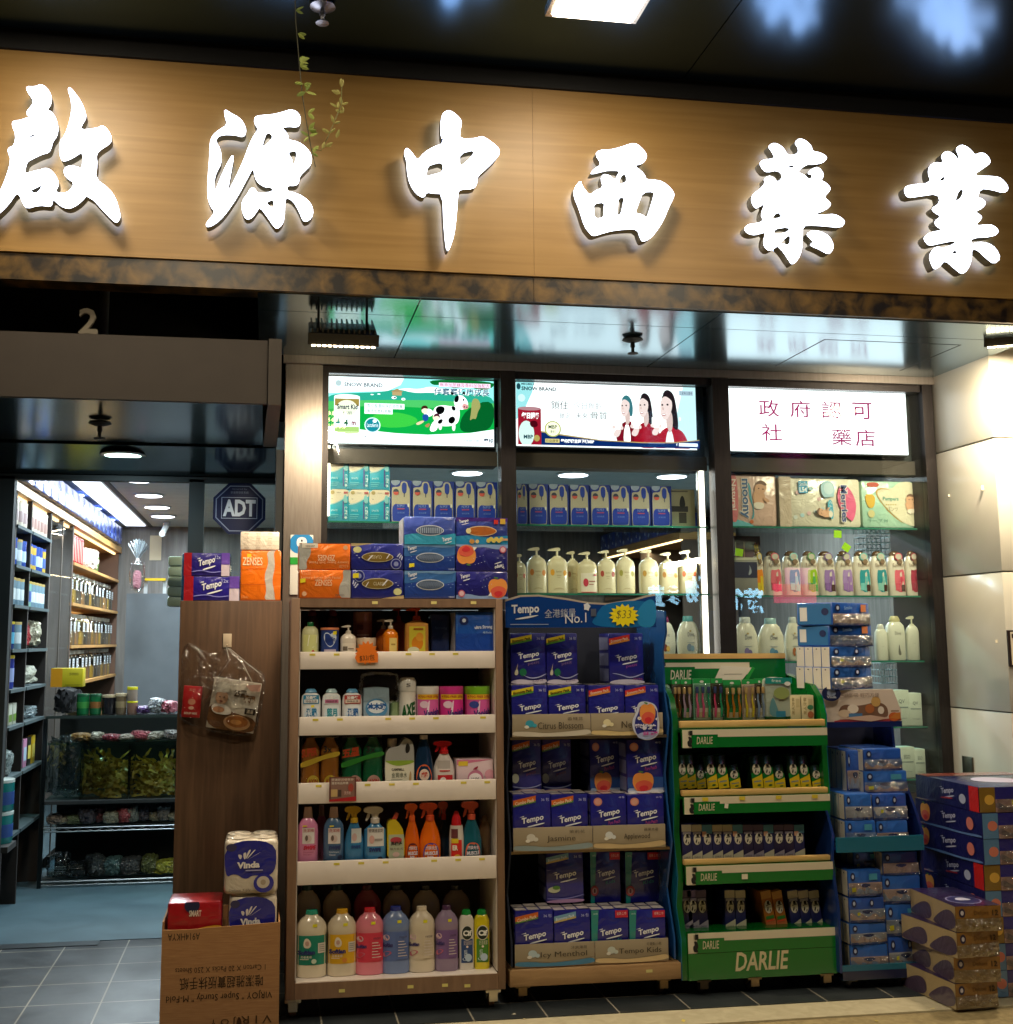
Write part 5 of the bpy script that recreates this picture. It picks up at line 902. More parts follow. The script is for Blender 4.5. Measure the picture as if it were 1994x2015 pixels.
# ================================================================ blue pocket tissue stand
TY = 4.98
TS = thing('tissue_stand', 'navy wheeled display stand with wavy blue header full of pocket tissue packs', 'display stand', (1.36, TY, 0)); o = (1.36, TY, 0)
tx0, tx1 = at(1003, 1600, TY).x, at(1318, 1600, TY).x
tz = lambda y: at(1150, y, TY).z
hx0, hx1 = at(992, 1205, TY).x, at(1287, 1205, TY).x; hz0, hz1 = tz(1235), tz(1180)
hw = hx1 - hx0
def hp(u, v): return (hx0 + hw * u, hz0 + (hz1 - hz0) * v)
mb = MB(o); top = [(0, .92), (.1, 1.08), (.22, 1.10), (.4, .98), (.55, .84), (.68, .80), (.85, .95), (.95, 1.10), (1, 1.14)]
mb.prism([hp(0, 0), hp(1, 0)] + [hp(*p) for p in top[::-1]], TY - .03, TY - .022, 'g:#123a80')
mb.prism([hp(.0, .0), hp(1, 0)] + [hp(u, v + .07) for u, v in top[::-1]], TY - .0215, TY - .018, 'p:#b8a890')
mb.art(hx0, hx1, hz0, hz1, TY - .03, [('c', [(.55, 0), (.6, .5), (.66, .9), (1, 1), (1, 0)], 'g:#1a6aac'), ('c', [(.88, 0), (.86, .5), (.93, 1), (1, 1), (1, 0)], 'g:#2a86c0'),
  ('t', 'Tempo', .04, .42, .22, .82, 'p:#ccd0d8', {'b': .03, 'sl': .1}), ('c', [(.04, .28), (.14, .4), (.24, .46), (.13, .3)], 'p:#ccd0d8'), ('r', .03, .1, .28, .125, 'p:#8a9ac0'), ('t', '全港銷量', .255, .36, .46, .66, 'p:#a8aebc', {'sl': .16}), ('t', 'No.1', .39, .16, .53, .5, 'p:#d4d8e0', {'sl': .16}), ('st', .535, .74, .025, .16, 5, 'p:#d8dce4'), ('r', .56, .40, .595, .66, 'm:#a8acb8')])
mb.build('header', TS)
for s, x, nm in ((-1, tx0, 'left'), (1, tx1, 'right')):
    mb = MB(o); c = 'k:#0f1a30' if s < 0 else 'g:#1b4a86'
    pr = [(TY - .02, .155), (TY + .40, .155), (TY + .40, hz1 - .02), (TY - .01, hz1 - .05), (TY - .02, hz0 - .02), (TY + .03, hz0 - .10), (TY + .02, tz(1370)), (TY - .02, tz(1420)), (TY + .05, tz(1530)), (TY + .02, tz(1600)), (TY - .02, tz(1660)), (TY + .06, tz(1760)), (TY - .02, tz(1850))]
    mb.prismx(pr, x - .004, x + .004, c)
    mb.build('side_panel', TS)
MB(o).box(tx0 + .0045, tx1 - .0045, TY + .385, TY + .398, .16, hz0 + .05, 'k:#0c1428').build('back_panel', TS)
bx0, bx1 = at(1003, 1925, TY - .03).x, at(1341, 1925, TY - .03).x
mb = MB(o); mb.box(bx0, bx1, TY - .03, TY + .42, tz(1932) + .0, tz(1900), 'ply', r=.002)
p = at(1278, 1911, TY - .03); mb.box(p.x - .014, p.x + .014, TY - .0315, TY - .0308, p.z - .006, p.z + .006, 'p:#d8cf8a'); mb.build('base', TS)
bz = tz(1932)
for x, y in ((bx0 + .06, TY + .02), (bx1 - .07, TY + .02), (bx0 + .06, TY + .36), (bx1 - .07, TY + .36)): caster(TS, x - o[0], y - o[1], bz, 'm:#8a7250', 'k:#4a3424')
TRAY = [((1404, 1448), (1008, 1162, 1163, 1304), (('Citrus Blossom', '香橼花', 'p:#cfc6b4', 'p:#3aa0b8'), ('Neutral', '天然無香', 'p:#d8c08a', 'p:#e8dcb0'))), ((1625, 1671), (1010, 1166, 1167, 1309), (('Jasmine', '茉莉花', 'p:#8fa0a4', 'p:#d8d4c8'), ('Applewood', '蘋果木香', 'p:#cdb486', 'p:#dce0e0'))), ((1852, 1897), (1013, 1170, 1171, 1315), (('Icy Menthol', '冰爽薄荷', 'p:#4a86ac', 'p:#b8ccd4'), ('Tempo Kids', '可愛點小熊', 'p:#d8bf90', 'p:#c8d0c8')))]
for (ya, yb), xs_, two in TRAY:
    mb = MB(o); za, zb_ = tz(yb), tz(ya)
    for k in range(2):
        a, b = at(xs_[2 * k], ya, TY - .01).x, at(xs_[2 * k + 1], ya, TY - .01).x; tx, cn, wv, ic = two[k]
        mb.box(a, b, TY - .012, TY - .006, za, zb_, 'p:#a3957c', r=.001)
        mb.art(a, b, za, zb_, TY - .012, [('c', [(0, 0), (1, 0), (1, .34), (.7, .22), (.4, .16), (.2, .26), (0, .26)], wv), ('c', [(0, .26), (.2, .28), (.4, .18), (.7, .24), (1, .36), (1, .33), (.7, .21), (.4, .15), (.2, .25), (0, .24)], 'p:#8f8168'), ('e', .22, .58, .055, .16, ic), ('e', .28, .5, .03, .09, ic), ('e', .18, .44, .03, .07, 'p:#e8e4d8'), ('t', tx, .32 if len(tx) > 9 else .42, .34, .90 if len(tx) > 9 else .78, .64, 'p:#4d4335'), ('t', cn, .70, .72, .90, .86, 'p:#5a4f40')])
    mb.box(tx0 + .005, tx1 - .005, TY - .005, TY + .384, za - .012, za - .001, 'm:#a08a6a'); mb.build('tray', TS)
# packs
NV = 'f:#1d1f86'
def eco(c1, c2, tx='Economy Pack', tc='p:#2a2410'): return [('p', [(.0, .80), (.60, .885), (.60, .975), (.0, .89)], c1), ('p', [(.0, .765), (.60, .85), (.60, .885), (.0, .80)], c2), ('t', tx, .05, .828, .56, .895, tc, {'b': .03, 'sl': 1.05})]
CNT = [('t', '36 包', .74, .87, .95, .93, 'p:#c8cdf0')]
def tp_cit(): return eco('p:#e0cc2a', 'p:#5a9a3a') + CNT + TMP(.22, .49, .80, .62, sub=('petit', 'p:#8a6a9a')) + [('e', .34, .23, .1, .075, 'p:#1f7a52'), ('c', [(.08, .18), (.14, .3), (.2, .28), (.2, .17)], 'p:#dcd8c0'), ('p', [(.14, .28), (.2, .42), (.17, .28)], 'p:#c8b89a'), ('c', [(.3, .20), (.5, .125), (.75, .13), (1, .21), (1, .19), (.75, .11), (.5, .105)], 'p:#b8bce8'), ('c', [(0, .0), (0, .07), (.3, .1), (.6, .06), (1, .11), (1, 0)], 'p:#d8d0e0'), ('t', 'Citrus', .6, .05, .9, .09, 'p:#7a4a8a', {'sl': .8})]
def tp_neu(): return eco('p:#d8342a', 'p:#e8963a', tc='p:#f0d8c0') + CNT + TMP(.22, .44, .80, .57, sub=('petit', 'p:#a04a9a')) + [('c', [(.0, .22), (.3, .2), (.6, .12), (1, .22), (1, .2), (.6, .1), (.3, .18)], 'p:#aab0e0'), ('c', [(0, .0), (0, .06), (.4, .1), (1, .07), (1, 0)], 'p:#cfcade'), ('t', 'NEUTRAL', .68, .08, .95, .115, 'p:#b04a8a')]
def tp_jas(): return eco('p:#d86a24', 'p:#5a8a3a', 'Combo Pack', 'p:#f0d8b8') + CNT + TMP(.22, .46, .80, .60, sub=('petit', 'p:#8a4a6a')) + [('e', .1, .28, .12, .09, 'p:#c8ccb8'), ('c', [(.0, .14), (.4, .1), (.8, .13), (1, .18), (1, .16), (.8, .11), (.4, .08), (0, .12)], 'p:#a8b0e0'), ('c', [(0, 0), (0, .07), (1, .09), (1, 0)], 'p:#d8b8b8')]
def tp_pea(): return [('e', .2, .86, .12, .08, 'p:#d88a7a'), ('e', .2, .86, .085, .055, 'p:#e0a898'), ('t', '48 包', .78, .92, .94, .96, 'p:#c8cdf0'), ('c', [(0, 0), (0, .1), (.3, .16), (.6, .1), (1, .18), (1, 0)], 'p:#a8b8d8'), ('p', [(0, .1), (1, .1), (1, .3), (0, .3)], 'f:#24509c')] + TMP(.22, .56, .80, .70, sub=('Pure Peach', 'p:#c84a8a')) + PEACH(.42, .2, .30, .20) + [('c', [(0, 0), (0, .07), (.4, .03), (.7, .08), (1, .06), (1, 0)], 'p:#d0d4e0')]
def tp_kid(): return [('c', [(0, 0), (.08, .3), (.16, .6), (.2, 1), (0, 1)], 'f:#128a86'), ('p', [(0, 0), (.12, 0), (.2, 1), (0, 1)], 'f:#128a86'), ('t', '18包', .06, .91, .18, .95, 'p:#b8e0dc'), ('r', .64, .84, .98, .98, 'p:#cc2440'), ('t', '全新上市', .68, .89, .94, .95, 'p:#f0d0d0')] + TMP(.24, .50, .80, .64, sub=('Kids', 'p:#2a9a9a')) + [('e', .12, .24, .13, .10, 'p:#b8464a'), ('e', .12, .24, .08, .06, 'p:#d8b0a8'), ('e', .12, .24, .03, .045, 'p:#6a2430')]
def tp_men(): return eco('p:#7aa8c8', 'p:#cdb97a', tc='p:#d8e8f4') + CNT + TMP(.22, .46, .80, .60) + [('e', .2, .26, .16, .06, 'p:#c8ccb0'), ('e', .26, .3, .1, .04, 'p:#5a8a3a'), ('c', [(0, .1), (.5, .08), (1, .16), (1, .14), (.5, .06), (0, .08)], 'p:#8a8ad0'), ('c', [(0, 0), (0, .06), (1, .08), (1, 0)], 'p:#b890c0')]
GT = 'pocket tissue packs on the navy stand'
def tpack(px, Y, art, label, z0=None, d=.11, h=None, base=NV):
    x0, y0, x1, y1 = px; a, b, c, d_ = bb(x0, y0, x1, y1, Y)
    if z0 is not None: c = z0
    tp = [('r', .02 + .33 * i, .05 + .5 * j, .31 + .33 * i, .48 + .5 * j, 'f:#ddd3cf') for i in range(3) for j in range(2)]
    sd = [('r', .06, .05 + k * .31, .94, .30 + k * .31, 'f:#8f93bc') for k in range(3)]
    return box_item('tissue_pack', label, 'tissue pack', a + .0005, b - .0005, c, d_, Y, d, base, art, r=.006, group=GT, top=tp, side=sd)
z1 = tz(1448) + .0
def row(ya, lip, Y, lst, dep=.13):
    for x0, x1, art, lab in lst: tpack((x0, ya, x1, ya + 110), Y, art, lab, z0=lip, d=dep)
def front(ya, lipy, lst):
    z0 = tz(lipy); 
    for x0, x1, art, lab, dy in lst:
        a, b, c, d_ = bb(x0, ya + dy, x1, lipy, TY + .006)
        h = (b - a) * 1.36
        tpack((x0, ya + dy, x1, lipy), TY + .006, art, lab, z0=max(d_ - h, z0 + .0005), d=.12)
cit, neu, jas, pea, kid, men = tp_cit(), tp_neu(), tp_jas(), tp_pea(), tp_kid(), tp_men()
front(1348, 1447, [(1007, 1079, cit, 'first yellow bannered tissue pack from the left behind the citrus tray front', 0), (1080, 1154, cit, 'second yellow bannered tissue pack from the left behind the citrus tray front', 0), (1159, 1230, neu, 'red bannered tissue pack at the middle of the top tray, clear of the peach tag', 0), (1231, 1298, neu, 'red bannered tissue pack half hidden by the peach shaped tag', 0)])
zt1 = at(1080, 1346, TY + .10).z
for x0, x1, art, lab in ((1005, 1075, cit, 'left one of two upper citrus tissue packs standing under the header'), (1075.5, 1137, cit, 'right one of two upper citrus tissue packs standing under the header'), (1199, 1267, neu, 'lone tissue pack with dim red banner at the right under the header')):
    tpack((x0, 1246, x1, 1346), TY + (.085 if x0 < 1100 else .13), art, lab, d=.16)
front(1563, 1670, [(1010, 1085, jas, 'orange bannered tissue pack at the left end of the jasmine tray', 0), (1085.5, 1158, jas, 'orange bannered tissue pack beside the middle of the jasmine tray', 0), (1163, 1234, pea, 'middle tissue pack with round pink badge behind the applewood tray front', 0), (1235, 1308, pea, 'right end tissue pack with round pink badge behind the applewood tray front', 0)])
for x0, x1, Y, art, lab in ((1008, 1066, .14, jas, 'dim upper jasmine tissue pack at the left of the second level'), (1067, 1125, .2, jas, 'darkest tissue pack in deep shadow of the second level'), (1161, 1220, .17, pea, 'shaded upper peach tissue pack set back on the second level'), (1234, 1306, .06, pea, 'brightly lit upper tissue pack with a whole peach, second level right')):
    tpack((x0, 1455, x1, 1561), TY + Y, art, lab, d=.16)
front(1790, 1896, [(1014, 1090, jas, 'orange bannered tissue pack at the left end of the lowest tray', 2), (1091, 1163, men, 'pale blue bannered tissue pack in the lowest tray', 1), (1164, 1238, kid, 'left of two teal edged tissue packs in the lowest tray', 0), (1239, 1311, kid, 'right of two teal edged tissue packs in the lowest tray', 0)])
for x0, x1, Y, art, lab in ((1075, 1149, .10, men, 'dim tissue pack with white flower standing on the lowest level'), (1162, 1222, .16, kid, 'left dim teal edged tissue pack standing behind on the lowest level'), (1231, 1300, .16, kid, 'right dim teal edged tissue pack standing behind on the lowest level')):
    tpack((x0, 1676, x1, 1776), TY + Y, art, lab, d=.15)
# peach tag + price burst
a, b, c, d = bb(1244, 1379, 1298, 1457, TY - .03); w = (b - a) / 2; h = d - c
mb = MB(); ol = chaikin([(-w * .55, h * .95), (0, h * 1.0), (w * .8, h * .9), (w * .9, h * .62), (w * 1.0, h * .4), (w * .9, h * .12), (w * .3, 0), (-w * .4, h * .02), (-w * .95, h * .25), (-w, h * .5), (-w * .7, h * .7)], 2)
mb.prism(ol, -.003, 0, 'p:#cfd3e6')
mb.art(-w, w, 0, h, -.003, [('c', [(.1, .2), (.08, .5), (.25, .72), (.3, .9), (.9, .85), (.92, .5), (.9, .2), (.6, .06), (.35, .06)], 'p:#2b2f86'), ('c', [(.1, .14), (.5, .24), (.92, .18), (.7, .03), (.3, .03)], 'p:#a8b4dc')] + PEACH(.56, .66, .3, .28) + [('e', .25, .56, .07, .045, 'p:#e8e0e4'), ('e', .25, .56, .02, .015, 'p:#e0c030'), ('p', [(.82, .54), (.9, .58), (.88, .5)], 'p:#e8ecf4'), ('t', '蜜桃味', .08, .26, .86, .42, 'p:#e4e0f0', {'b': .05, 'sl': -.1}), ('t', '全新登場', .35, .13, .9, .23, 'p:#c04a9a', {'b': .04})])
tag(mb.build('shelf_tag', loc=((a + b) / 2, TY - .03, c)), 'round topped cardboard tag with a big peach hanging on the navy stand', 'tag')
a, b, c, d = bb(1198, 1188, 1258, 1234, TY - .036)
mb = MB(); w = (b - a) / 2; h = d - c; N = 15; pts = []
for i in range(2 * N): q = 1 if i % 2 == 0 else .74; t_ = math.pi * i / N; pts.append((w * q * math.cos(t_), h / 2 + h / 2 * q * math.sin(t_)))
mb.prism(pts, -.002, 0, 'p:#f0dc12'); mb.art(-w, w, 0, h, -.002, [('t', '$33', .24, .32, .74, .72, 'p:#5a5a30', {'b': -.015, 'sh': .2})])
tag(mb.build('price_burst', loc=((a + b) / 2, TY - .036, c)), 'yellow star burst price label on the navy stand header', 'price label')
# ================================================================ green toothpaste stand
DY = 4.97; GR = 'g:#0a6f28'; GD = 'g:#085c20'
DS = thing('toothpaste_stand', 'green wheeled display stand stacked with toothpaste boxes and brushes', 'display stand', (2.12, DY, 0)); o = (2.12, DY, 0)
dz_ = lambda y: at(1485, y, DY).z
dx0, dx1 = at(1337, 1600, DY).x, at(1634, 1600, DY).x
dzb = dz_(1920)
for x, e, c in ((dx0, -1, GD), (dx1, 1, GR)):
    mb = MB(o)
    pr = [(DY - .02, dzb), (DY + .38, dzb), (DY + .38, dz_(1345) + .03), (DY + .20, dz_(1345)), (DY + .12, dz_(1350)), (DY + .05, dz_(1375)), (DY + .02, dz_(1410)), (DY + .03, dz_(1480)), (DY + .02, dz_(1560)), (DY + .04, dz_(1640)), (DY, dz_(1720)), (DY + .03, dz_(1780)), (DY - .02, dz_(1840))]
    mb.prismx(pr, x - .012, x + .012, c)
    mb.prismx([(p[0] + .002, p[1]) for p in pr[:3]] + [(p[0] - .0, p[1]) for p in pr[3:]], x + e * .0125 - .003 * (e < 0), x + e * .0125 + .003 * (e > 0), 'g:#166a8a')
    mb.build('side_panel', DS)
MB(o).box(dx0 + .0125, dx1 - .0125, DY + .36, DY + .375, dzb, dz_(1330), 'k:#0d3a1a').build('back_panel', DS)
# stepped header at the back
HBY = DY + .33
a, b, c, d = bb(1290, 1286, 1546, 1345, HBY); a2, b2, c2, d2 = bb(1290, 1286, 1546, 1296, HBY)
mb = MB(o); mb.box(a, b, HBY, HBY + .02, c, d, GR); mb.box(a, b, HBY - .006, HBY - .0002, d2 - (d2 - c2), d2, 'beechwood')
mb.art(a, b, c, d, HBY, [('p', [(.02, .70), (.02, .34), (.72, .30), (.72, .70)], 'p:#d9cdb4'), ('r', .02, .0, .3, .56, 'g:#0a6f28'), ('r', .29, .0, .5, .5, 'g:#0a6f28'), ('p', [(.44, .08), (.5, .6), (.74, .52), (.64, .02)], 'p:#ddd4c4'), ('r', .52, .3, .66, .315, 'p:#8a8478'), ('p', [(.66, .02), (.74, .56), (.76, .5), (.69, .0)], 'g:#2a9a3a'), ('t', 'DARLIE', .11, .14, .27, .46, 'p:#d9d4bc', {'b': .02, 'sh': .15}), ('c', [(.02, .08), (.02, .66), (.07, .68), (.055, .3), (.06, .06)], 'k:#181512'), ('r', .045, .6, .075, .72, 'k:#181512')])
mb.build('header', DS)
MARK = lambda s: [('c', [(.035, .05), (.03, .35), (.045, .42), (.035, .62), (.06, .6), (.068, .3), (.055, .22), (.07, .05)], 'k:#15120f'), ('r', .045, .68, .068, .95, 'k:#15120f'), ('r', .038, .7, .041, .93, 'k:#15120f')]
FR = [(1417, 1430, 1433, 1445, 1468), (1552, 1563, 1564, 1576, 1597), (1687, 1697, 1698, 1709, 1734), (None, None, 1828, 1842, 1867)]
for i, (b0, b1, w0, w1, g1_) in enumerate(FR):
    mb = MB(o); xa, xb = dx0 + .0125, dx1 - .0125
    z0, z1_, z2 = dz_(g1_), dz_(w1), dz_(w0)
    mb.box(xa, xb, DY - .03, DY - .015, z0, z2, GR)
    mb.art(xa, xb, z0, z2, DY - .03, [('r', .0, .58, 1, 1, 'p:#d8cdb4'), ('r', 0, .0, .06, 1, 'p:#d8cdb4'), ('r', .06, 0, .24, .72, 'g:#0a6f28'), ('t', 'DARLIE', .095, .2, .205, .6, 'p:#c9c2a4', {'b': .01, 'sh': .15})] + MARK(1) + ([('p', [(.12 + k * .25, .78), (.16 + k * .25, .76), (.16 + k * .25, .98), (.12 + k * .25, .99)], 'p:#d8c23a') for k in range(4)] if i == 1 else []) + ([('p', [(.265, .34), (.29, .3), (.295, .58), (.27, .6)], 'p:#e4e0d0')] if i in (1,) else []) + ([('r', .37, .22, .41, .5, 'p:#e0dac0')] if i == 2 else []))
    if b0: mb.box(xa, xb, DY - .014, DY + .012, dz_(b1), dz_(b0), 'beechwood', r=.002)
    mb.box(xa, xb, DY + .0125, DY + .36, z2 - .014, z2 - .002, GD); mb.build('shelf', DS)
mb = MB(o); xa, xb = dx0 + .0125, dx1 - .0125; z0, z1_ = dzb, dz_(1867) - .002
mb.box(xa, xb, DY - .03, DY + .34, z0, z1_, GR); a, b, c, d = bb(1447, 1872, 1553, 1909, DY - .031)
mb.art(a, b, c, d, DY - .03, [('t', 'DARLIE', 0, 0, 1, 1, 'p:#d2c69e', {'b': .02, 'sh': .18})]); mb.build('base', DS)
for x, y, mm in ((dx0 + .08, DY, 'm:#4a4238'), (2.09, DY, 'm:#a08a6a'), (dx1 - .06, DY, 'm:#a08a6a'), (dx0 + .08, DY + .3, 'm:#4a4238'), (dx1 - .06, DY + .3, 'm:#4a4238')): caster(DS, x - o[0], y - o[1], dzb + .002, mm, 'k:#1a1512')
# toothbrush cards
GB = 'carded goods on the top shelf of the green stand'
tb = [(1324, 1340, 1337, 'g:#7a4a1c', 'p:#0f7a2a', 'brown handled brush card at the left end of the green stand top'), (1341, 1362, 1337, 'g:#b8a0b8', 'p:#d0cfc4', 'lilac brush card beside the brown one on the green stand'), (1366, 1400, 1335, 'g:#d8608a', 'p:#8ac0a0', 'left of two wide cards with pink and teal brushes'), (1401, 1424, 1335, 'g:#d8507a', 'p:#9ac8b0', 'right of two wide cards with pink and teal brushes'), (1425, 1460, 1338, 'g:#c07a20', 'p:#1a7a34', 'golden brown twin brush card at the middle of the top shelf'), (1462, 1487, 1337, 'g:#d8c43a', 'p:#d8b8a4', 'peach tinted card holding a small yellow brush'), (1487, 1506, 1335, 'g:#8aa0c0', 'p:#d4d8d8', 'pale grey brush card with dark two pack mark')]
for x0, x1, y0, hc, cc, lab in tb:
    Y = DY + .07; a, b, c, d = bb(x0, y0, x1, 1416, Y); w = (b - a) / 2; h = d - c
    t = thing('toothbrush_card', lab, 'toothbrush card', ((a + b) / 2, Y, c), group=GB)
    mb = MB(); mb.box(-w, w, .006, .010, 0, h, cc if w > .03 else 'p:#4a3a24'); mb.art(-w, w, 0, h, .006, [('r', 0, .88, 1, 1, 'p:#1f9a4a'), ('e', .5, .92, .12, .03, 'p:#e0e0d8'), ('r', .1, 0, .9, .28, 'p:#1f8a3a' if 'brown' in lab else 'p:#dcd4c0'), ('r', .2, .04, .8, .18, 'p:#c8b88a')] + ([('t', '2pk', .2, .02, .8, .12, 'p:#f0f0e8', {'b': .03})] if 'two pack' in lab else [])); mb.build('card', t)
    nb = 3 if w > .035 else 2
    for k in range(nb):
        xk = -w + (k + .5) * 2 * w / nb; hh = hc if k != nb - 1 or 'teal' not in lab else 'g:#2aa070'
        mb = MB(); mb.tube([(xk, -.004, h * .06), (xk + .003, -.006, h * .3), (xk - .002, -.004, h * .5), (xk, -.004, h * .66)], [.005, .006, .004, .004], hh, 8); mb.box(xk - .006, xk + .006, -.012, -.001, h * .64, h * .80, 'p:#3a4a78' if 'teal' in lab else 'p:#c8a870', r=.002); mb.build('toothbrush', t)
    MB().box(-w * .97, w * .97, -.014, .005, h * .03, h * .86, 'bag', r=.006).build('blister', t)
a, b, c, d = bb(1500, 1332, 1562, 1416, DY + .06); w = (b - a) / 2
mb = MB(); mb.soft(-w, w, 0, .05, 0, d - c, 'f:#a8b4a4', bulge=.15, nse=.03, seed=5); mb.art(-w, w, 0, d - c, -.006, [('r', .1, .84, .95, .98, 'p:#178a86'), ('t', 'free', .3, .88, .6, .95, 'p:#e0f0ea'), ('e', .8, .84, .1, .05, 'p:#e4e8e4'), ('c', [(.15, .1), (.3, .6), (.45, .3), (.5, .05)], 'p:#5a8a94'), ('e', .6, .62, .25, .14, 'p:#8a9a5a'), ('r', .4, .06, .7, .2, 'p:#2a7a9a')])
tag(mb.build('gift_pouch', loc=((a + b) / 2, DY + .06, c)), 'shiny silver gift pouch with teal top on the green stand', 'pouch')
for x0, x1, lab in ((1556, 1576, 'left of two small cream cartons at the right of the top green shelf'), (1578, 1602, 'right small cream carton printed with a plant, top green shelf')):
    a, b, c, d = bb(x0, 1368, x1, 1416, DY + .06); box_item('paste_carton', lab, 'carton', a, b, c, d, DY + .06, .04, 'p:#dcd0a6', [('t', lab[:1] and '黑人牙膏', .15, .2, .4, .9, 'p:#8a7a4a', {'rot': 90}), ('r', .55, .5, .9, .85, 'p:#c8bc90')] + ([('e', .7, .5, .25, .1, 'p:#3a7a5a'), ('e', .7, .2, .25, .14, 'p:#a8603a')] if 'plant' in lab else []), r=.002, group='small cream cartons')
# toothpaste boxes
FACE = [('e', .5, .58, .36, .17, 'p:#d8d4c4'), ('r', .42, .645, .68, .735, 'k:#1a1714'), ('p', [(.3, .63), (.78, .65), (.78, .63), (.3, .61)], 'k:#1a1714'), ('c', [(.3, .5), (.38, .55), (.44, .6), (.5, .56), (.46, .5), (.36, .46)], 'k:#1a1714'), ('c', [(.55, .46), (.62, .52), (.7, .5), (.62, .44)], 'k:#1a1714')]
PASTE = {'yel': ('g:#16301c', [('p', [(0, .18), (1, .36), (1, .62), (0, .46)], 'g:#0f7a30'), ('p', [(0, 0), (1, 0), (1, .42), (0, .20)], 'p:#e4c61a'), ('p', [(0, 0), (1, 0), (1, .40), (.0, .30)], 'p:#e4c61a'), ('r', .15, .19, .85, .23, 'p:#8a9a9a'), ('e', .6, .09, .18, .03, 'p:#3a6a2a')] + FACE),  # dark upper part carries the shelf's shade in the box colour
 'nvy': ('p:#20255e', [('r', 0, .80, 1, 1, 'p:#b8b09a'), ('r', .1, .72, .9, .79, 'p:#9a98a8'), ('p', [(0, 0), (1, 0), (1, .24), (0, .10)], 'p:#c4bfa6'), ('t', 'DARLIE', .2, .03, .8, .08, 'p:#3a3a5a')] + [(k[0], *k[1:]) for k in FACE[:]]),
 'blu': ('p:#20255e', [('r', 0, .74, 1, 1, 'p:#4a88a8'), ('p', [(0, .66), (.5, .6), (.4, .8), (0, .8)], 'p:#c89a84'), ('p', [(0, 0), (1, 0), (1, .24), (0, .10)], 'p:#c4bfa6')] + FACE),
 'pur': ('p:#241e4a', [('r', 0, .82, 1, 1, 'p:#5a4a6a'), ('r', .1, .72, .9, .79, 'p:#8a86a0'), ('p', [(0, 0), (1, 0), (1, .22), (0, .08)], 'p:#9a92a0'), ('t', 'DARLIE', .2, .03, .8, .08, 'p:#3a3a5a')] + FACE),
 'org': ('p:#a8641c', [('r', 0, .8, 1, 1, 'p:#c08a3a'), ('r', 0, .0, 1, .24, 'p:#c06a3a'), ('r', .1, .26, .9, .34, 'p:#2a7a2a'), ('r', .1, .2, .9, .23, 'p:#e8502a')] + FACE)}
def paste(kind, px, Y, lab, lean=0, g='toothpaste boxes on the green stand'):
    x0, y0, x1, y1 = px; a, b, c, d = bb(x0, y0, x1, y1, Y); base, art = PASTE[kind]
    o_ = box_item('toothpaste_box', lab, 'toothpaste box', a + .0004, b - .0004, c, d, Y, .15, base, art, r=.0015, group=g)
    if lean: o_.rotation_euler.y = lean
    return o_
Ys = DY + .05
n_ = 0
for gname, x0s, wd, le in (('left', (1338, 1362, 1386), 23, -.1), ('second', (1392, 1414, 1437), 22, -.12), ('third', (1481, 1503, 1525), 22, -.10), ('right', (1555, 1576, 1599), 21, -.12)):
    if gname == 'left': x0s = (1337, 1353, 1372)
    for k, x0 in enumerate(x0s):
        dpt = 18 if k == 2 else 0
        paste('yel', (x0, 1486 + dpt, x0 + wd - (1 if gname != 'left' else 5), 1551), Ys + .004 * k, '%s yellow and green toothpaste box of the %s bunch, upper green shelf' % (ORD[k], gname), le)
a, b, c, d = bb(1337, 1520, 1398, 1551, DY + .02)
tag(MB().box(-(b - a) / 2, (b - a) / 2, 0, .002, 0, d - c, 'bag').build('shelf_divider', loc=((a + b) / 2, DY + .035, c)), 'glossy clear plastic guard in front of the left toothpaste boxes', 'shelf guard')
kinds = ['nvy', 'nvy', 'blu', 'nvy', 'nvy', 'blu', 'pur', 'pur', 'blu', 'pur', 'pur', 'blu']
for k in range(12):
    xa = 1342 + k * 20.15; paste(kinds[k], (xa, 1623, xa + 19.8, 1691 - k * .6), Ys, '%s of twelve navy toothpaste boxes in a row, counted from the left' % ORD[k])
for k, (x0, kd, le, lab) in enumerate(((1344, 'pur', -.05, 'first dark toothpaste box at the left end of the lowest green shelf'), (1356, 'pur', -.05, 'second dark toothpaste box at the left end of the lowest green shelf'), (1374, 'pur', -.05, 'third dark toothpaste box at the left end of the lowest green shelf'), (1427, 'nvy', 0, 'left of two upright navy toothpaste boxes at the middle of the lowest shelf'), (1448, 'nvy', 0, 'right of two upright navy toothpaste boxes at the middle of the lowest shelf'), (1508, 'org', -.16, 'left glowing orange toothpaste box, lowest green shelf'), (1530, 'org', -.16, 'right glowing orange toothpaste box, lowest green shelf'), (1557, 'nvy', -.1, 'first of three leaning navy boxes right of the orange ones'), (1578, 'nvy', -.1, 'second of three leaning navy boxes right of the orange ones'), (1599, 'nvy', -.1, 'last of three leaning navy boxes, at the lowest shelf\'s right end'))):
    paste(kd, (x0, 1752, x0 + 20, 1827), Ys + .02, lab, le)
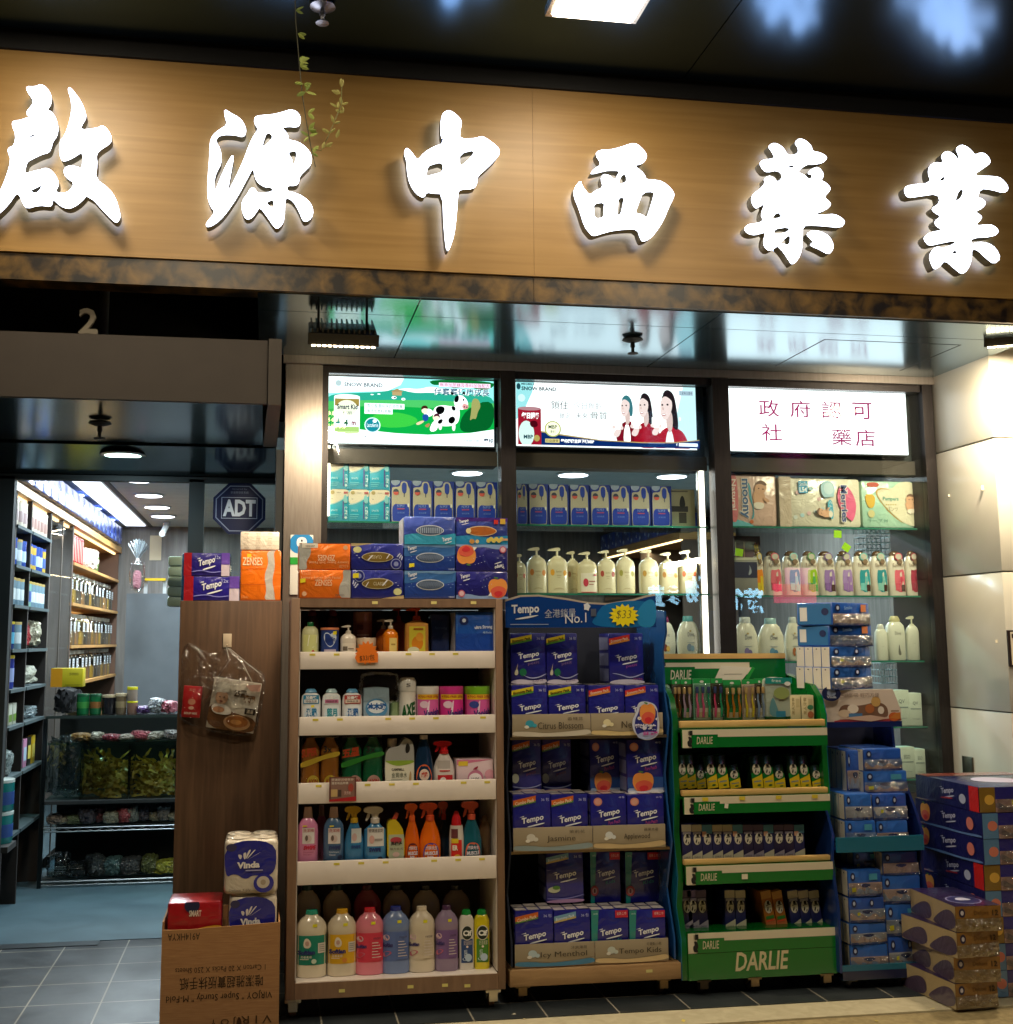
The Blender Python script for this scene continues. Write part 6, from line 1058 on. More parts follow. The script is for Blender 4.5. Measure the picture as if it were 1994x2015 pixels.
# ================================================================ blue tissue rack with photo header
BY = 4.93
BS = thing('blue_rack', 'dark blue wheeled rack with kitchen roll packs under a photo panel', 'display rack', (2.68, BY, 0)); o = (2.68, BY, 0)
rz = lambda y: at(1730, y, BY).z
rx0, rx1 = at(1668, 1750, BY).x - .055, at(1822, 1750, BY).x
DB = 'g:#16265e'
for x in (rx0, rx1):
    MB(o).prismx([(BY - .02, .075), (BY + .40, .075), (BY + .40, rz(1400)), (BY + .22, rz(1400)), (BY + .20, rz(1500)), (BY + .06, rz(1590)), (BY, rz(1640)), (BY + .02, rz(1700)), (BY - .02, rz(1780))], x - .006, x + .006, 'g:#14306e' if x == rx0 else DB).build('side_panel', BS)
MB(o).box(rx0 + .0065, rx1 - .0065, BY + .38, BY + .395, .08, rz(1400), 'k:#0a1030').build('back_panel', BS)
for y in (1665, 1915):
    mb = MB(o); mb.box(rx0 + .0065, rx1 - .0065, BY - .005, BY + .38, rz(y) - .012, rz(y), DB); mb.box(rx0 + .0065, rx1 - .0065, BY - .018, BY - .006, rz(y) - .02, rz(y - 28 + 8), 'g:#1a6a86'); mb.build('shelf', BS)
MB(o).box(rx0 + .0065, rx1 - .0065, BY - .02, BY + .38, .08, rz(1917) - .014, 'g:#101a44').build('base', BS)
for x, y in ((rx0 + .06, BY + .02), (rx1 - .05, BY + .02)): caster(BS, x - o[0], y - o[1], .078, 'm:#55504a', 'k:#8a8680')
PY_ = BY + .13; a, b, c, d = bb(1617, 1357, 1773, 1420, PY_)
mb = MB(o); mb.prism([(a, c), (b, c), (b, c + (d - c) * .35), (b - .035, d), (a - .02, d)], PY_, PY_ + .02, 'p:#d8c8bc'); mb.box(a + .02, b, PY_ - .004, PY_ - .001, c - .025, c, DB)
mb.art(a, b, c, d, PY_, [('c', [(.05, -.02), (.3, .1), (.6, .02), (1, .12), (1, -.02)], 'p:#a83a3a'), ('c', [(.22, .45), (.3, .55), (.4, .5), (.5, .5), (.7, .62), (.82, .5), (.84, .2), (.8, .1), (.2, .12)], 'p:#7a5a48'), ('e', .39, .4, .07, .14, 'p:#e8dcd0'), ('e', .28, .26, .08, .12, 'p:#d8c0a8'), ('e', .6, .4, .06, .14, 'p:#b0683a'), ('e', .68, .62, .06, .16, 'p:#c8a060'), ('e', .74, .35, .04, .12, 'p:#e0d4c8'), ('r', .33, .08, .5, .26, 'p:#4a78a8'), ('p', [(.2, .12), (.6, .0), (.84, .1), (.6, .2)], 'p:#c8a898'), ('e', .9, .14, .07, .14, 'p:#c8602a'), ('p', [(.84, .1), (.98, .06), (.98, .28), (.92, .26)], 'p:#c87a34'), ('t', '一抽即吸 輕巧方便', .22, .76, .72, .9, 'p:#8a7468'), ('r', .86, .3, .96, .34, 'p:#8a6a50')])
MB(o)
mb.build('photo_panel', BS)
a, b, c, d = bb(1618, 1350, 1655, 1380, PY_ - .03)
mb = MB(); w = (b - a) / 2; h = d - c; mb.prism([(w * math.cos(i * math.pi / 12), h / 2 + h / 2 * math.sin(i * math.pi / 12)) for i in range(24)], 0, .003, 'p:#1a2350'); mb.art(-w, w, 0, h, 0, [('c', [(.25, .35), (.3, .75), (.5, .85), (.7, .75), (.75, .35)], 'p:#8a98b8'), ('t', 'Vinda', .25, .2, .75, .36, 'p:#c8d0e0', {'b': .02})])
tag(mb.build('round_tag', loc=((a + b) / 2, PY_ - .03, c)), 'round navy tag with pale emblem on the photo panel of the blue rack', 'tag')
FILM = 'wrap'
UND = ['f:#8795ae', 'f:#a7aab2', 'f:#5f79a8', 'f:#b59a90', 'f:#6f86b4']; RU = random.Random(41)
def rollpack(px, Y, d, lab, tint='f:#2a5aa8', kind=0, rz_=0, end=True, g='film wrapped tissue packs on the blue rack'):
    x0, y0, x1, y1 = px; a, b, c, e = bb(x0, y0, x1, y1, Y)
    art = [('r', 0, 0, 1, .52, RU.choice(UND)), ('c', [(.0, .5), (RU.uniform(.1, .3), .1), (.3, RU.uniform(.3, .5)), (.5, .15), (RU.uniform(.5, .75), .4), (.85, .12), (1, .3), (1, .02), (0, .02)], RU.choice(UND)), ('c', [(.3, .44), (.5, .3), (.7, .44), (.5, .5)], 'p:#1a2a60'), ('r', 0, 0, 1, .1, 'p:#1f3f8c'), ('e', .12, .76, .07, .16, 'p:#1a2250'), ('e', .12, .76, .035, .08, 'p:#b8c4dc')]
    if kind == 1: art += [('r', .74, .6, .88, .92, 'p:#d8885a'), ('t', 'Smile', .28, .7, .5, .85, 'p:#8ab0d8', {'sl': .2})]
    if kind == 2: art += [('e', .62, .76, .06, .15, 'p:#1a2250'), ('e', .62, .76, .03, .08, 'p:#b8c4dc'), ('p', [(.2, .28), (.28, .3), (.28, .42), (.2, .4)], 'p:#e8e030')]
    if kind == 3: art += [('p', [(.08, .18), (.2, .2), (.2, .36), (.08, .34)], 'p:#e8e030'), ('r', .6, .62, .85, .86, 'p:#4a9ab8')]
    sd = [('r', .02 + k * .245, .03, .24 + k * .245, .97, 'k:#d3cbbd') for k in range(4)] + [('e', .13 + k * .245, .88, .02, .03, 'p:#3a3a4a') for k in range(4)] if end else [('r', .05, .06, .95, .94, 'p:#2a6aa0'), ('r', .1, .2, .3, .8, 'p:#dcd8d0'), ('e', .8, .6, .1, .16, 'p:#1a2250')]
    o_ = box_item('tissue_pack', lab, 'tissue pack', a, b, c, e, Y, d, tint, art, r=.008, group=g, side=sd, rz=rz_)
    w = (b - a) / 2; h = e - c; sdn = int(x0 * 7 + y0)
    flap(o_, w, h, sdn, FILM)
    return o_
def flap(o_, w, h, sdn, mat, zf=.5, x0=-1.0):
    """puffed, crumpled film folded over the front of a pack"""
    rr = random.Random(sdn); mb = MB(); nx, nz = 14, 5; vs = []
    sl = rr.uniform(-.25, .25)
    for j in range(nz + 1):
        for i in range(nx + 1):
            u, v = i / nx, j / nz; edge = min(1, 4 * min(u, 1 - u)) * math.sin(math.pi * min(1, .12 + v * .88))
            vs.append((w * x0 + (w - w * x0) * u + (rr.uniform(-.004, .004)), -.003 - .016 * edge * rr.uniform(.4, 1.3), h * (.03 + zf * v * (1 + sl * (u - .5)) * .95) + rr.uniform(-.002, .002)))
    fs = [(j * (nx + 1) + i, j * (nx + 1) + i + 1, (j + 1) * (nx + 1) + i + 1, (j + 1) * (nx + 1) + i) for j in range(nz) for i in range(nx)]
    mb.add(vs, fs, mat); f_ = mb.build('film_fold', o_, sharp=25)
    return f_
RJ = random.Random(77)
zz = [(1186, 1231), (1229.5, 1272), (1272, 1313), (1312, 1356)]
for k, (y0, y1) in enumerate(zz):
    rollpack((1620 - k * .5, y0, 1731 + (k == 3) * 4, y1), BY + .14 + (0, .012, .004, .0)[k], .20, '%s film wrapped tissue pack from the top of the tilted pile above the photo panel' % ORD[k], 'f:#1f56b0' if k < 2 else 'f:#2f62b4', 1 if k < 2 else 2, math.radians((27, 21, 24, 25)[k]), k >= 2, 'tilted pile of tissue packs above the blue rack')
a, b, c, d = bb(1700, 1475, 1775, 1516, BY + .10)
L_ = [((1700, 1473, 1776, 1517), .08, 'first pack from the top of the open upper tier'), ((1702, 1517, 1786, 1562), .07, 'second pack from the top of the open upper tier'), ((1664, 1562, 1716, 1614), .02, 'left upper pack of the upper tray'), ((1718, 1562, 1786, 1614), .03, 'right upper pack of the upper tray'), ((1666, 1615, 1724, 1664), .012, 'left lower pack of the upper tray, with yellow price dot'), ((1726, 1615, 1788, 1664), .022, 'right lower pack of the upper tray'),
      ((1738, 1676, 1808, 1722), .03, 'highest pack at the right of the lower tier'), ((1670, 1712, 1736, 1764), .012, 'highest pack at the left of the lower tier'), ((1738, 1723, 1812, 1778), .022, 'second right pack of the lower tier'), ((1672, 1765, 1742, 1815), .010, 'second left pack of the lower tier'), ((1744, 1779, 1814, 1842), .018, 'third right pack of the lower tier'), ((1673, 1816, 1746, 1858), .008, 'third left pack of the lower tier'), ((1668, 1476, 1698, 1560), .12, 'upright white ended pack in the shade of the open upper tier'), ((1680, 1676, 1734, 1711), .10, 'shaded pack set back at the top left of the lower tier'), ((1675, 1859, 1748, 1908), .006, 'bottom left pack of the blue rack'), ((1749, 1843, 1816, 1906), .014, 'bottom right pack of the blue rack')]
for k, (px, dy, lab) in enumerate(L_): rollpack(px, BY + dy, .22, 'film wrapped tissue pack, ' + lab, 'f:#2a62b8' if k % 3 else 'f:#2450a8', (0, 3, 0, 2, 3, 0)[k % 6], math.radians(RJ.uniform(-3, 4)))
# ================================================================ bulk packs at the right
GS = 'pile of bulk tissue packs beside the pillar'
sx0 = 3.05
ztop = at(1930, 1550, 4.72).z; tiers = 8; th = ztop / tiers
for k in range(tiers):
    z0 = k * th; kk = tiers - 1 - k; w = .46; dk = kk in (0, 3, 5)
    side = [('r', 0, 0, 1, 1, 'f:#1a1c5a')] + TMP(.42, .42, .62, .72, c='p:#b8bcd8') + ([('r', .86, .0, 1.0, 1, 'f:#c8241c'), ('e', .76, .4, .05, .2, 'p:#a8b0cc'), ('c', [(.4, .22), (.62, .3), (.6, .36), (.44, .3)], 'p:#a02a3a')] if dk else PEACH(.16, .5, .08, .4) + [('e', .84, .5, .05, .26, 'p:#c8766a'), ('c', [(0, 0), (.4, .12), (.7, .06), (1, .16), (1, 0)], 'p:#5a78b0')])
    art = [('r', 0, 0, .16, 1, 'f:#8a6a24' if dk else 'f:#5a86b0'), ('e', .1, .5, .05, .2, 'p:#e0b04a' if dk else 'p:#d8806a'), ('r', .16, .5, 1, 1, 'f:#23207c'), ('r', .16, 0, 1, .52, 'f:#b08c84'), ('c', [(.16, .5), (.3, .1), (.5, .4), (.7, .1), (1, .35), (1, .02), (.16, .02)], 'f:#7a6a70'), ('p', [(.32, .3), (.42, .32), (.42, .5), (.32, .48)], 'p:#e0c83a')] + TMP(.62, .66, .9, .86, c='p:#b8bcd8')
    q_ = box_item('bulk_tissue_pack', '%s bulk tissue pack from the top of the dark pile by the pillar' % ORD[kk], 'tissue pack', sx0, sx0 + w, z0 + .001, z0 + th - .001, 4.72 + (.006 if k % 2 else 0), .52, 'f:#191a58', art, r=.012, group=GS, side=side, top=[('c', [(.2, .4), (.4, .7), (.7, .6), (.8, .3), (.5, .25)], 'p:#b8b0c8'), ('r', 0, .8, 1, 1, 'f:#8a3a2a')], rz=math.radians(RJ.uniform(-2.5, 2.5)))
    flap(q_, w / 2, th, k + 5, 'wrap', .5, -.66)
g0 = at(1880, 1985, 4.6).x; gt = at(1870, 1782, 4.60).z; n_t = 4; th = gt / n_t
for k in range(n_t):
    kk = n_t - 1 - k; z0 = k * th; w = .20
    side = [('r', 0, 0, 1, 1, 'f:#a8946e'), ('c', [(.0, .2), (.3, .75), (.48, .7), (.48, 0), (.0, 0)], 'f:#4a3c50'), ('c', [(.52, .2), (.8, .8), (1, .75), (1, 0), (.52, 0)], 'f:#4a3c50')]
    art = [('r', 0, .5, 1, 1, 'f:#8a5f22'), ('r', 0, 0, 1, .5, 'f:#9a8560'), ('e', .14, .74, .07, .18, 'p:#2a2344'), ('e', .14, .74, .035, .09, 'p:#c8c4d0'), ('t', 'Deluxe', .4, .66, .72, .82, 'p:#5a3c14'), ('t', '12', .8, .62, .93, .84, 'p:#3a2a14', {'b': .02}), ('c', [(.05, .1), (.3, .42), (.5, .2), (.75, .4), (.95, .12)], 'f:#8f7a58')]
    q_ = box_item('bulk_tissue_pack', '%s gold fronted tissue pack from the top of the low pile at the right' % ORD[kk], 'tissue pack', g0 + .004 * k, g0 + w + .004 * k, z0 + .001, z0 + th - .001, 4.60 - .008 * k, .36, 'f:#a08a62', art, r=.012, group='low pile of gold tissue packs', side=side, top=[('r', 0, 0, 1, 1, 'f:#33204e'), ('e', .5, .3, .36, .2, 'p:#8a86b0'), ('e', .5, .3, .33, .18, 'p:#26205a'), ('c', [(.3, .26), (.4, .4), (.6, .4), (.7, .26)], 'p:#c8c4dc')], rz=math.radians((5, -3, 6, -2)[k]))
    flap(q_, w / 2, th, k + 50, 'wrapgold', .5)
# ================================================================ wood side cabinet, things on and in front of it
a = at(355, 1182, 5.40); wb = at(555, 1182, 5.40)
tag(MB(((a.x + wb.x) / 2, 5.4, 0)).box(a.x, wb.x, 5.40, 5.77, 0, a.z, 'darkwood', r=.002).build('wood_cabinet', loc=((a.x + wb.x) / 2, 5.4, 0)), 'tall brown wood grain cabinet side standing by the entrance', 'cabinet')
WZ = a.z + .0005; WYf = 5.41
def wpack(px, lab, mat, art, d=.18, Y=WYf, z0=None, side=None, r=.007, soft=0):
    x0, y0, x1, y1 = px; a, b, c, e = bb(x0, y0, x1, y1, Y)
    return box_item('tissue_pack', lab, 'tissue pack', a, b, WZ if z0 is None else z0, e, Y, d, mat, art, r=r, group='tissue packs on the tall wood cabinet', side=side)
T1 = [('r', 0, 0, .17, 1, 'f:#a81a24'), ('r', .82, 0, 1, .5, 'f:#d8c8d8'), ('r', .82, .5, 1, 1, 'f:#6a4ab0')] + TMP(.32, .42, .68, .78) + [('c', [(.17, .2), (.4, .28), (.6, .16), (.82, .22), (.82, .18), (.6, .12), (.4, .24), (.17, .16)], 'p:#8a8ad8'), ('t', '12x', .68, .74, .8, .88, 'p:#c8cdf0')]
o1 = wpack((362, 1134, 471, 1180), 'lower purple tissue pack with red left edge on the wood cabinet', 'f:#2a1f8e', T1)
zq = at(415, 1134, WYf).z + .001
wpack((362, 1088, 452, 1134), 'upper purple tissue pack with red left edge on the wood cabinet', 'f:#2a1f80', T1, z0=zq)
a_, b_, c_, d_ = bb(353, 1084, 364, 1180, 5.46); box_item('tissue_pack', 'teal blue pack end peeping out behind the purple packs', 'tissue pack', a_ , b_ + .2, WZ, d_, 5.595, .15, 'f:#1a6a9c', [('c', [(.2, .9), (.4, 1), (.7, .92), (.8, .8)], 'f:#4aa0c4')], r=.01, group='tissue packs on the tall wood cabinet')
ZV = [('c', [(.62, 1), (.7, .75), (.58, .5), (.66, .2), (.58, 0), (1, 0), (1, 1)], 'f:#b9b4ae'), ('c', [(.8, 1), (.86, .7), (.78, .4), (.84, .2), (.86, 0), (1, 0), (1, 1)], 'f:#e0701c'), ('t', 'ZENSES', .05, .70, .54, .86, 'p:#f4d8b0', {'b': .01}), ('p', [(.16, .86), (.26, .86), (.26, .93), (.16, .93)], 'p:#f0c030'), ('r', .0, .64, .6, .648, 'p:#b04a10'), ('r', 0, .32, .62, .328, 'p:#b04a10'), ('r', .0, 0, 1, .02, 'p:#8a4420'), ('t', '5 Packs', .04, .05, .2, .1, 'p:#e8a060')]
wpack((473, 1083, 553, 1180), 'orange upright tissue pack at the right on the wood cabinet', 'f:#ee7414', ZV, d=.17, r=.008)
zq = at(515, 1083, WYf).z + .001
W4 = [('r', .0, .24 * k + .0, 1, .24 * k + .01, 'p:#b8a894') for k in range(1, 4)] + [('t', 'ZENSES', .1 + .3 * i, .1 + .25 * j, .22 + .3 * i, .16 + .25 * j, 'p:#8a7464') for i in range(3) for j in range(4)]
wpack((473, 1046, 550, 1083), 'cream tissue stack lying on top of the orange upright pack', 'f:#e8dccb', W4, d=.17, z0=zq)
a_, b_, c_, d_ = bb(338, 1100, 356, 1196, 6.1)
mb = MB(); [mb.box(0, b_ - a_ + .06, 0, .12, k * (d_ - c_) / 5, (k + 1) * (d_ - c_) / 5 - .004, 'p:#a9c2ac', r=.008) for k in range(5)]
tag(mb.build('tissue_stack', loc=(a_, 5.85, c_)), 'pale green bundle of five tissue packs behind the wood cabinet', 'tissue bundle')
a_, b_, c_, d_ = bb(571, 1052, 616, 1170, 5.78)
mb = MB(); h = d_ - c_; w = (b_ - a_) / 2
mb.box(-w, w, -.002, .006, 0, h, 'p:#e6e6e0', r=.002); mb.art(-w, w, 0, h, -.002, [('c', [(-.02, .68), (-.02, 1.02), (1.02, 1.02), (1.02, .68)], 'p:#1a8ad0'), ('c', [(.28, .78), (.28, .96), (.72, .96), (.72, .78)], 'p:#f0f4f8'), ('e', .5, .9, .04, .02, 'p:#1a2a40'), ('r', 0, .5, 1, .62, 'p:#20a23a')])
tag(mb.build('payment_sign', loc=((a_ + b_) / 2, 5.79, c_)), 'blue, white and green payment sign on the grey metal pier', 'sign')
# hook with hanging bag
p = at(447, 1266, 5.397)
a_, b_, c_, d_ = bb(439, 1247, 456, 1274, 5.397)
tag(MB().box(-(b_ - a_) / 2, (b_ - a_) / 2, -.004, .002, 0, d_ - c_, 'g:#d2bfa6', r=.002).tube([(0, -.004, .008), (0, -.012, .004), (0, -.016, .012)], .003, 'g:#d2bfa6').build('wall_hook', loc=((a_ + b_) / 2, 5.398, c_)), 'small cream stick-on hook on the wood cabinet holding the clear bag', 'hook')
HBX, HBZ = (a_ + b_) / 2, c_ - .004
t = thing('hanging_bag', 'clear plastic bag hanging from the hook with soup mix packs inside', 'plastic bag', (HBX, 5.37, HBZ))
def hb(x, y): q = at(x, y, 5.37); return (q.x - HBX, q.z - HBZ)
ol = [hb(x, y) for x, y in ((445, 1272), (470, 1296), (508, 1316), (524, 1330), (520, 1370), (510, 1420), (500, 1446), (470, 1450), (420, 1440), (372, 1428), (352, 1412), (352, 1370), (356, 1320), (358, 1275), (375, 1262), (405, 1285), (430, 1286))]
ol = chaikin(ol, 1); N = len(ol); cx_ = sum(p[0] for p in ol) / N; cz_ = sum(p[1] for p in ol) / N; rr = random.Random(9)
vs = []; rings = [(1, 0), (.95, -.014), (.86, -.022), (.74, -.028), (.6, -.03), (.45, -.032), (.28, -.033), (.12, -.034)]
for s_, yy in rings:
    for k, (x, z) in enumerate(ol):
        jj = .011 * math.sin(k * 2.4 + s_ * 9) * (1 - s_ * .4) + rr.uniform(-.006, .006)
        vs.append((cx_ + (x - cx_) * s_, min(-.001, yy + (jj if s_ < 1 else 0)), cz_ + (z - cz_) * s_))
NR = len(rings)
fs = [(r_ * N + k, r_ * N + (k + 1) % N, (r_ + 1) * N + (k + 1) % N, (r_ + 1) * N + k) for r_ in range(NR - 1) for k in range(N)]; vs.append((cx_, -.035, cz_)); fs += [((NR - 1) * N + k, (NR - 1) * N + (k + 1) % N, NR * N) for k in range(N)]
MB().add(vs, fs, 'bag').build('film', t, sharp=20)
mb = MB()
for pts in (((446, 1274), (452, 1300), (430, 1330), (424, 1352)), ((448, 1275), (478, 1305), (498, 1345)), ((452, 1276), (490, 1308), (515, 1328))): mb.tube([(hb(*q)[0], -.02, hb(*q)[1]) for q in pts], .0012, 'g:#c8c4bc', 5)
mb.build('fold_highlight', t)  # pale streaks drawn as highlights along the film's folds
def tilt_card(name, label, px, ang, y, mat, art, thick=.02):
    x0, y0, x1, y1 = px; a, b, c, d = bb(x0, y0, x1, y1, 5.36); w = (b - a) / 2; h = (d - c) / 2
    mb = MB(); mb.box(-w, w, 0, thick, -h, h, mat, r=.004); mb.art(-w, w, -h, h, -.0002, art)
    o_ = mb.build(name, loc=((a + b) / 2, y, (c + d) / 2)); o_.rotation_euler.y = ang; return tag(o_, label, 'food pack')
tilt_card('soup_box', 'small red soup box inside the hanging clear bag', (359, 1350, 396, 1412), math.radians(4), 5.358, 'p:#b81a1e', [('e', .5, .5, .2, .1, 'p:#c8846a'), ('t', '五行', .3, .84, .65, .92, 'p:#d8a88a'), ('t', 'SOUP MIX', .14, .1, .84, .17, 'p:#e8d0c0', {'b': .03}), ('c', [(.3, .3), (.5, .38), (.7, .3), (.5, .24)], 'p:#d8a890'), ('e', .6, .8, .04, .02, 'p:#d8503a')])
tilt_card('soup_pack', 'white soup sachet with a brown bowl and smiling chef inside the clear bag', (413, 1338, 508, 1438), math.radians(9), 5.356, 'f:#cfc4b4', [('c', [(-.02, .5), (.3, .45), (.5, .35), (1.02, .3), (1.02, -.02), (-.02, -.02)], 'f:#6a4426'), ('c', [(.4, .4), (.7, .5), (1.02, .4), (1.02, .62), (.5, .7)], 'f:#d8cfc0'), ('e', .62, .17, .28, .15, 'p:#b8895a'), ('e', .62, .19, .23, .11, 'p:#9a5c28'), ('e', .60, .18, .12, .05, 'p:#c88a4a'), ('e', .22, .62, .13, .14, 'p:#d6a684'), ('c', [(.06, .66), (.1, .9), (.3, .94), (.4, .76), (.3, .72), (.12, .72)], 'p:#eae2d4'), ('c', [(.02, .46), (.2, .5), (.42, .46), (.5, .3), (.1, .28)], 'p:#e2d8cc'), ('e', .2, .38, .12, .06, 'p:#c8906a'), ('e', .18, .63, .018, .01, 'p:#2a1a14'), ('e', .27, .63, .018, .01, 'p:#2a1a14'), ('c', [(.17, .56), (.28, .56), (.225, .525)], 'p:#7a2a20'), ('t', '25蛋', .46, .66, .72, .82, 'p:#3a2a14', {'b': .05}), ('t', '花湯', .66, .58, .92, .74, 'p:#5a3a14', {'b': .05}), ('r', .74, .36, .96, .48, 'p:#241a14'), ('t', '濃湯', .78, .38, .92, .46, 'p:#c8b8a0'), ('p', [(.66, .92), (.98, .98), (.98, .84), (.8, .82)], 'p:#c89a8a')], .025)
# carton with packs
ca, cb = -.372, .075; CYF = 4.76; ct = .405
t = thing('cardboard_box', 'open brown cardboard carton with upside down printing, by the cabinet', 'carton', ((ca + cb) / 2, CYF, 0)); o = ((ca + cb) / 2, CYF, 0)
mb = MB(o); mb.prism([(ca, 0), (cb, 0), (cb, ct + .012), (ca + .1, ct - .002), (ca, ct)], CYF, CYF + .006, 'carton')
mb.art(ca, cb, 0, ct, CYF, [('t', 'A914HKYA', .05, .90, .32, .965, 'p:#3a2a1a', {'rot': 180}), ('t', '1 Carton X 20 Packs X 250 Sheets', .12, .60, .88, .65, 'p:#4a3420', {'rot': 180}), ('t', '唯潔雅超實版抹手紙', .16, .45, .86, .56, 'p:#3a2817', {'rot': 180}), ('t', 'VIRJOY " Super Sturdy " M-Fold', .05, .34, .94, .42, 'p:#3a2817', {'rot': 180}), ('t', 'V I R', .68, .12, .94, .19, 'p:#54391f', {'rot': 180}), ('t', 'J O Y', .42, .12, .64, .19, 'p:#54391f', {'rot': 180}), ('c', [(.64, .13), (.66, .2), (.69, .14), (.68, .04), (.65, .06)], 'p:#4a2e18'), ('c', [(.6, .0), (.66, .02), (.67, -.03), (.62, -.03)], 'p:#4a2e18')])
mb.build('front', t)
for x in (ca, cb - .006): MB(o).box(x, x + .006, CYF + .0062, CYF + .30, 0, ct + (.01 if x > 0 else .03), 'carton').build('side', t)
MB(o).box(ca, cb, CYF + .3002, CYF + .306, 0, ct + .02, 'carton').build('back', t)
MB(o).box(ca + .006, cb - .006, CYF + .0062, CYF + .30, .002, .008, 'carton').build('bottom', t)
RD = [('c', [(.3, .38), (.6, .5), (1, .55), (1, .42), (.7, .4)], 'p:#d8a02a'), ('e', .14, .25, .08, .2, 'p:#1a2048'), ('e', .14, .25, .045, .1, 'p:#d8c8c8'), ('e', .45, .93, .14, .14, 'p:#1a2048'), ('t', 'SMART', .4, .72, .62, .84, 'p:#e8d8c8', {'b': .03}), ('t', 'SMART', .72, .2, .9, .36, 'p:#d8a8a0', {'b': .03, 'sl': .2}), ('p', [(.7, .0), (1, .12), (1, 0)], 'p:#d8a02a')]
a, b, c, d = bb(329, 1775, 437, 1830, 4.80); box_item('tissue_pack', 'red tissue pack with yellow stripe lying in the carton', 'tissue pack', a, b, ct - .10, d, 4.80, .18, 'f:#a4141c', RD, r=.012)
def vd(u0, v0, s): return []
VD = [('c', [(.02, .3), (0, .98), (.95, .98), (.98, .45), (.8, .3), (.55, .36), (.4, .26), (.2, .4)], 'f:#20248c'), ('e', .13, .86, .1, .07, 'p:#3a3658'), ('c', [(.3, .62), (.24, .74), (.34, .72)], 'p:#e0d8d4')] + [('c', [(.38, .6), (.34 + k * .1, .78 + .05 * (1 - abs(k - 1.5))), (.42 + k * .09, .8 + .05 * (1 - abs(k - 1.5)))], 'p:#e4dcd6') for k in range(4)] + [('t', 'Vinda', .24, .48, .66, .60, 'p:#ece4de', {'b': .05, 'sl': .1}), ('r', .4, .43, .72, .45, 'p:#a8a4c8'), ('e', .74, .2, .19, .17, 'f:#2c2c94'), ('e', .73, .22, .12, .11, 'p:#d0c4b4'), ('e', .73, .22, .05, .05, 'p:#b09c84'), ('t', 'Deluxe 3-ply', .1, .06, .5, .11, 'p:#6a5a50')]
def vpk(px, Y, z0, lab):
    x0, y0, x1, y1 = px; a, b, c, e = bb(x0, y0, x1, y1, Y); c = c if z0 is None else z0; w = (b - a) / 2; h = e - c; d = .20
    t = thing('toilet_roll_pack', lab, 'toilet roll pack', ((a + b) / 2, Y, c), group='toilet roll packs in the carton')
    mb = MB(); mb.box(-w, w, 0, d, 0, h, 'f:#d8cbb8', r=.018, seg=3); mb.art(-w, w, 0, h, -.0003, VD)
    mb.xf = lambda x, y, z: (-w + y, -x, z); mb.art(-d, 0, 0, h, -.0003, [('r', .1, .1, .9, .9, 'f:#20248c')]); mb.xf = None; mb.build('wrapper', t)
    mb = MB()
    for i in range(2):
        for j in range(2): mb.lathe([(w * .43, h - .012), (w * .45, h + .003), (w * .40, h + .006), (w * .2, h + .006), (w * .18, h + .002)], 'f:#ddd2c0', seg=18, cx=(-.5 + i) * w * .96, cy=d * (.27 + .46 * j), cz=0)
    mb.build('roll_top', t); return e
e = vpk((450, 1763, 545, 1835), 4.80, ct - .10, 'lower toilet roll pack sunk into the carton')
vpk((441, 1652, 547, 1764), 4.79, e + .008, 'upper navy and white toilet roll pack resting on the lower one')

for (x, y, sz, c, lab) in ((1012, 1996, .012, 'p:#e0d8c0', 'small white paper scrap on the tiles under the navy stand'), (1032, 2003, .008, 'p:#d8c890', 'tiny yellowed scrap beside the white one on the tiles'), (1345, 2007, .012, 'p:#e0cc60', 'yellow paper scrap on the pavement in front of the green stand'), (1725, 2003, .009, 'p:#e0cc60', 'yellow scrap on the pavement below the blue rack'), (1835, 1983, .010, 'p:#d8c890', 'pale scrap on the kerb in front of the gold tissue pile')):
    p = atZ(x, y, .001); zz_ = .0008 if p.y > 4.8 else (-.0032 if p.y > 4.62 else -.0112)
    o_ = MB().add([(-sz, -sz * .6, 0), (sz, -sz * .5, .001), (sz * .8, sz * .7, .003), (-sz * .6, sz * .5, .0)], [(0, 1, 2, 3)], c).build('paper_scrap', loc=(p.x, p.y, zz_)); o_.rotation_euler.z = x * .01; tag(o_, lab, 'litter', 'paper scraps on the ground')
# ================================================================ goods in the shop window
WY = 5.94
def onshelf(px, Y, zs): a, b, c, d = bb(*px, Y); return a, b, zs + .0006, d
# teal cartons, left bay
zA = 2.105
TE = [('c', [(-.02, .55), (.3, .56), (.6, .66), (.8, .74), (1.02, .8), (1.02, 1.02), (-.02, 1.02)], 'p:#d8cbb4'), ('c', [(-.02, .55), (.3, .565), (.6, .665), (.8, .745), (.8, .71), (.6, .63), (.3, .53), (-.02, .51)], 'p:#9ac4c4'), ('p', [(0, 0), (1, 0), (1, .2), (0, .2)], 'p:#1590ac'), ('e', .2, .9, .1, .06, 'p:#a8945c'), ('r', .4, .89, .62, .91, 'p:#b0a490'), ('r', .76, .86, .96, .93, 'p:#a8484c'), ('r', .14, .69, .22, .71, 'p:#8a8a80'), ('t', 'SMATE', .12, .31, .46, .37, 'p:#bce4ea'), ('r', .06, .2, .5, .22, 'p:#6ac0cc'), ('r', .06, .14, .46, .16, 'p:#6ac0cc'), ('r', .06, .09, .4, .105, 'p:#6ac0cc'), ('c', [(.74, .8), (.9, .84), (.96, .6), (.86, .55), (.74, .6)], 'p:#7ab8bc'), ('r', .70, .08, .77, .62, 'p:#4a4a8a'), ('t', '保濕補水', .80, .06, .94, .46, 'p:#d8f0f2', {'b': .03, 'rot': 270})]
xs = [646, 686, 726.5, 767]
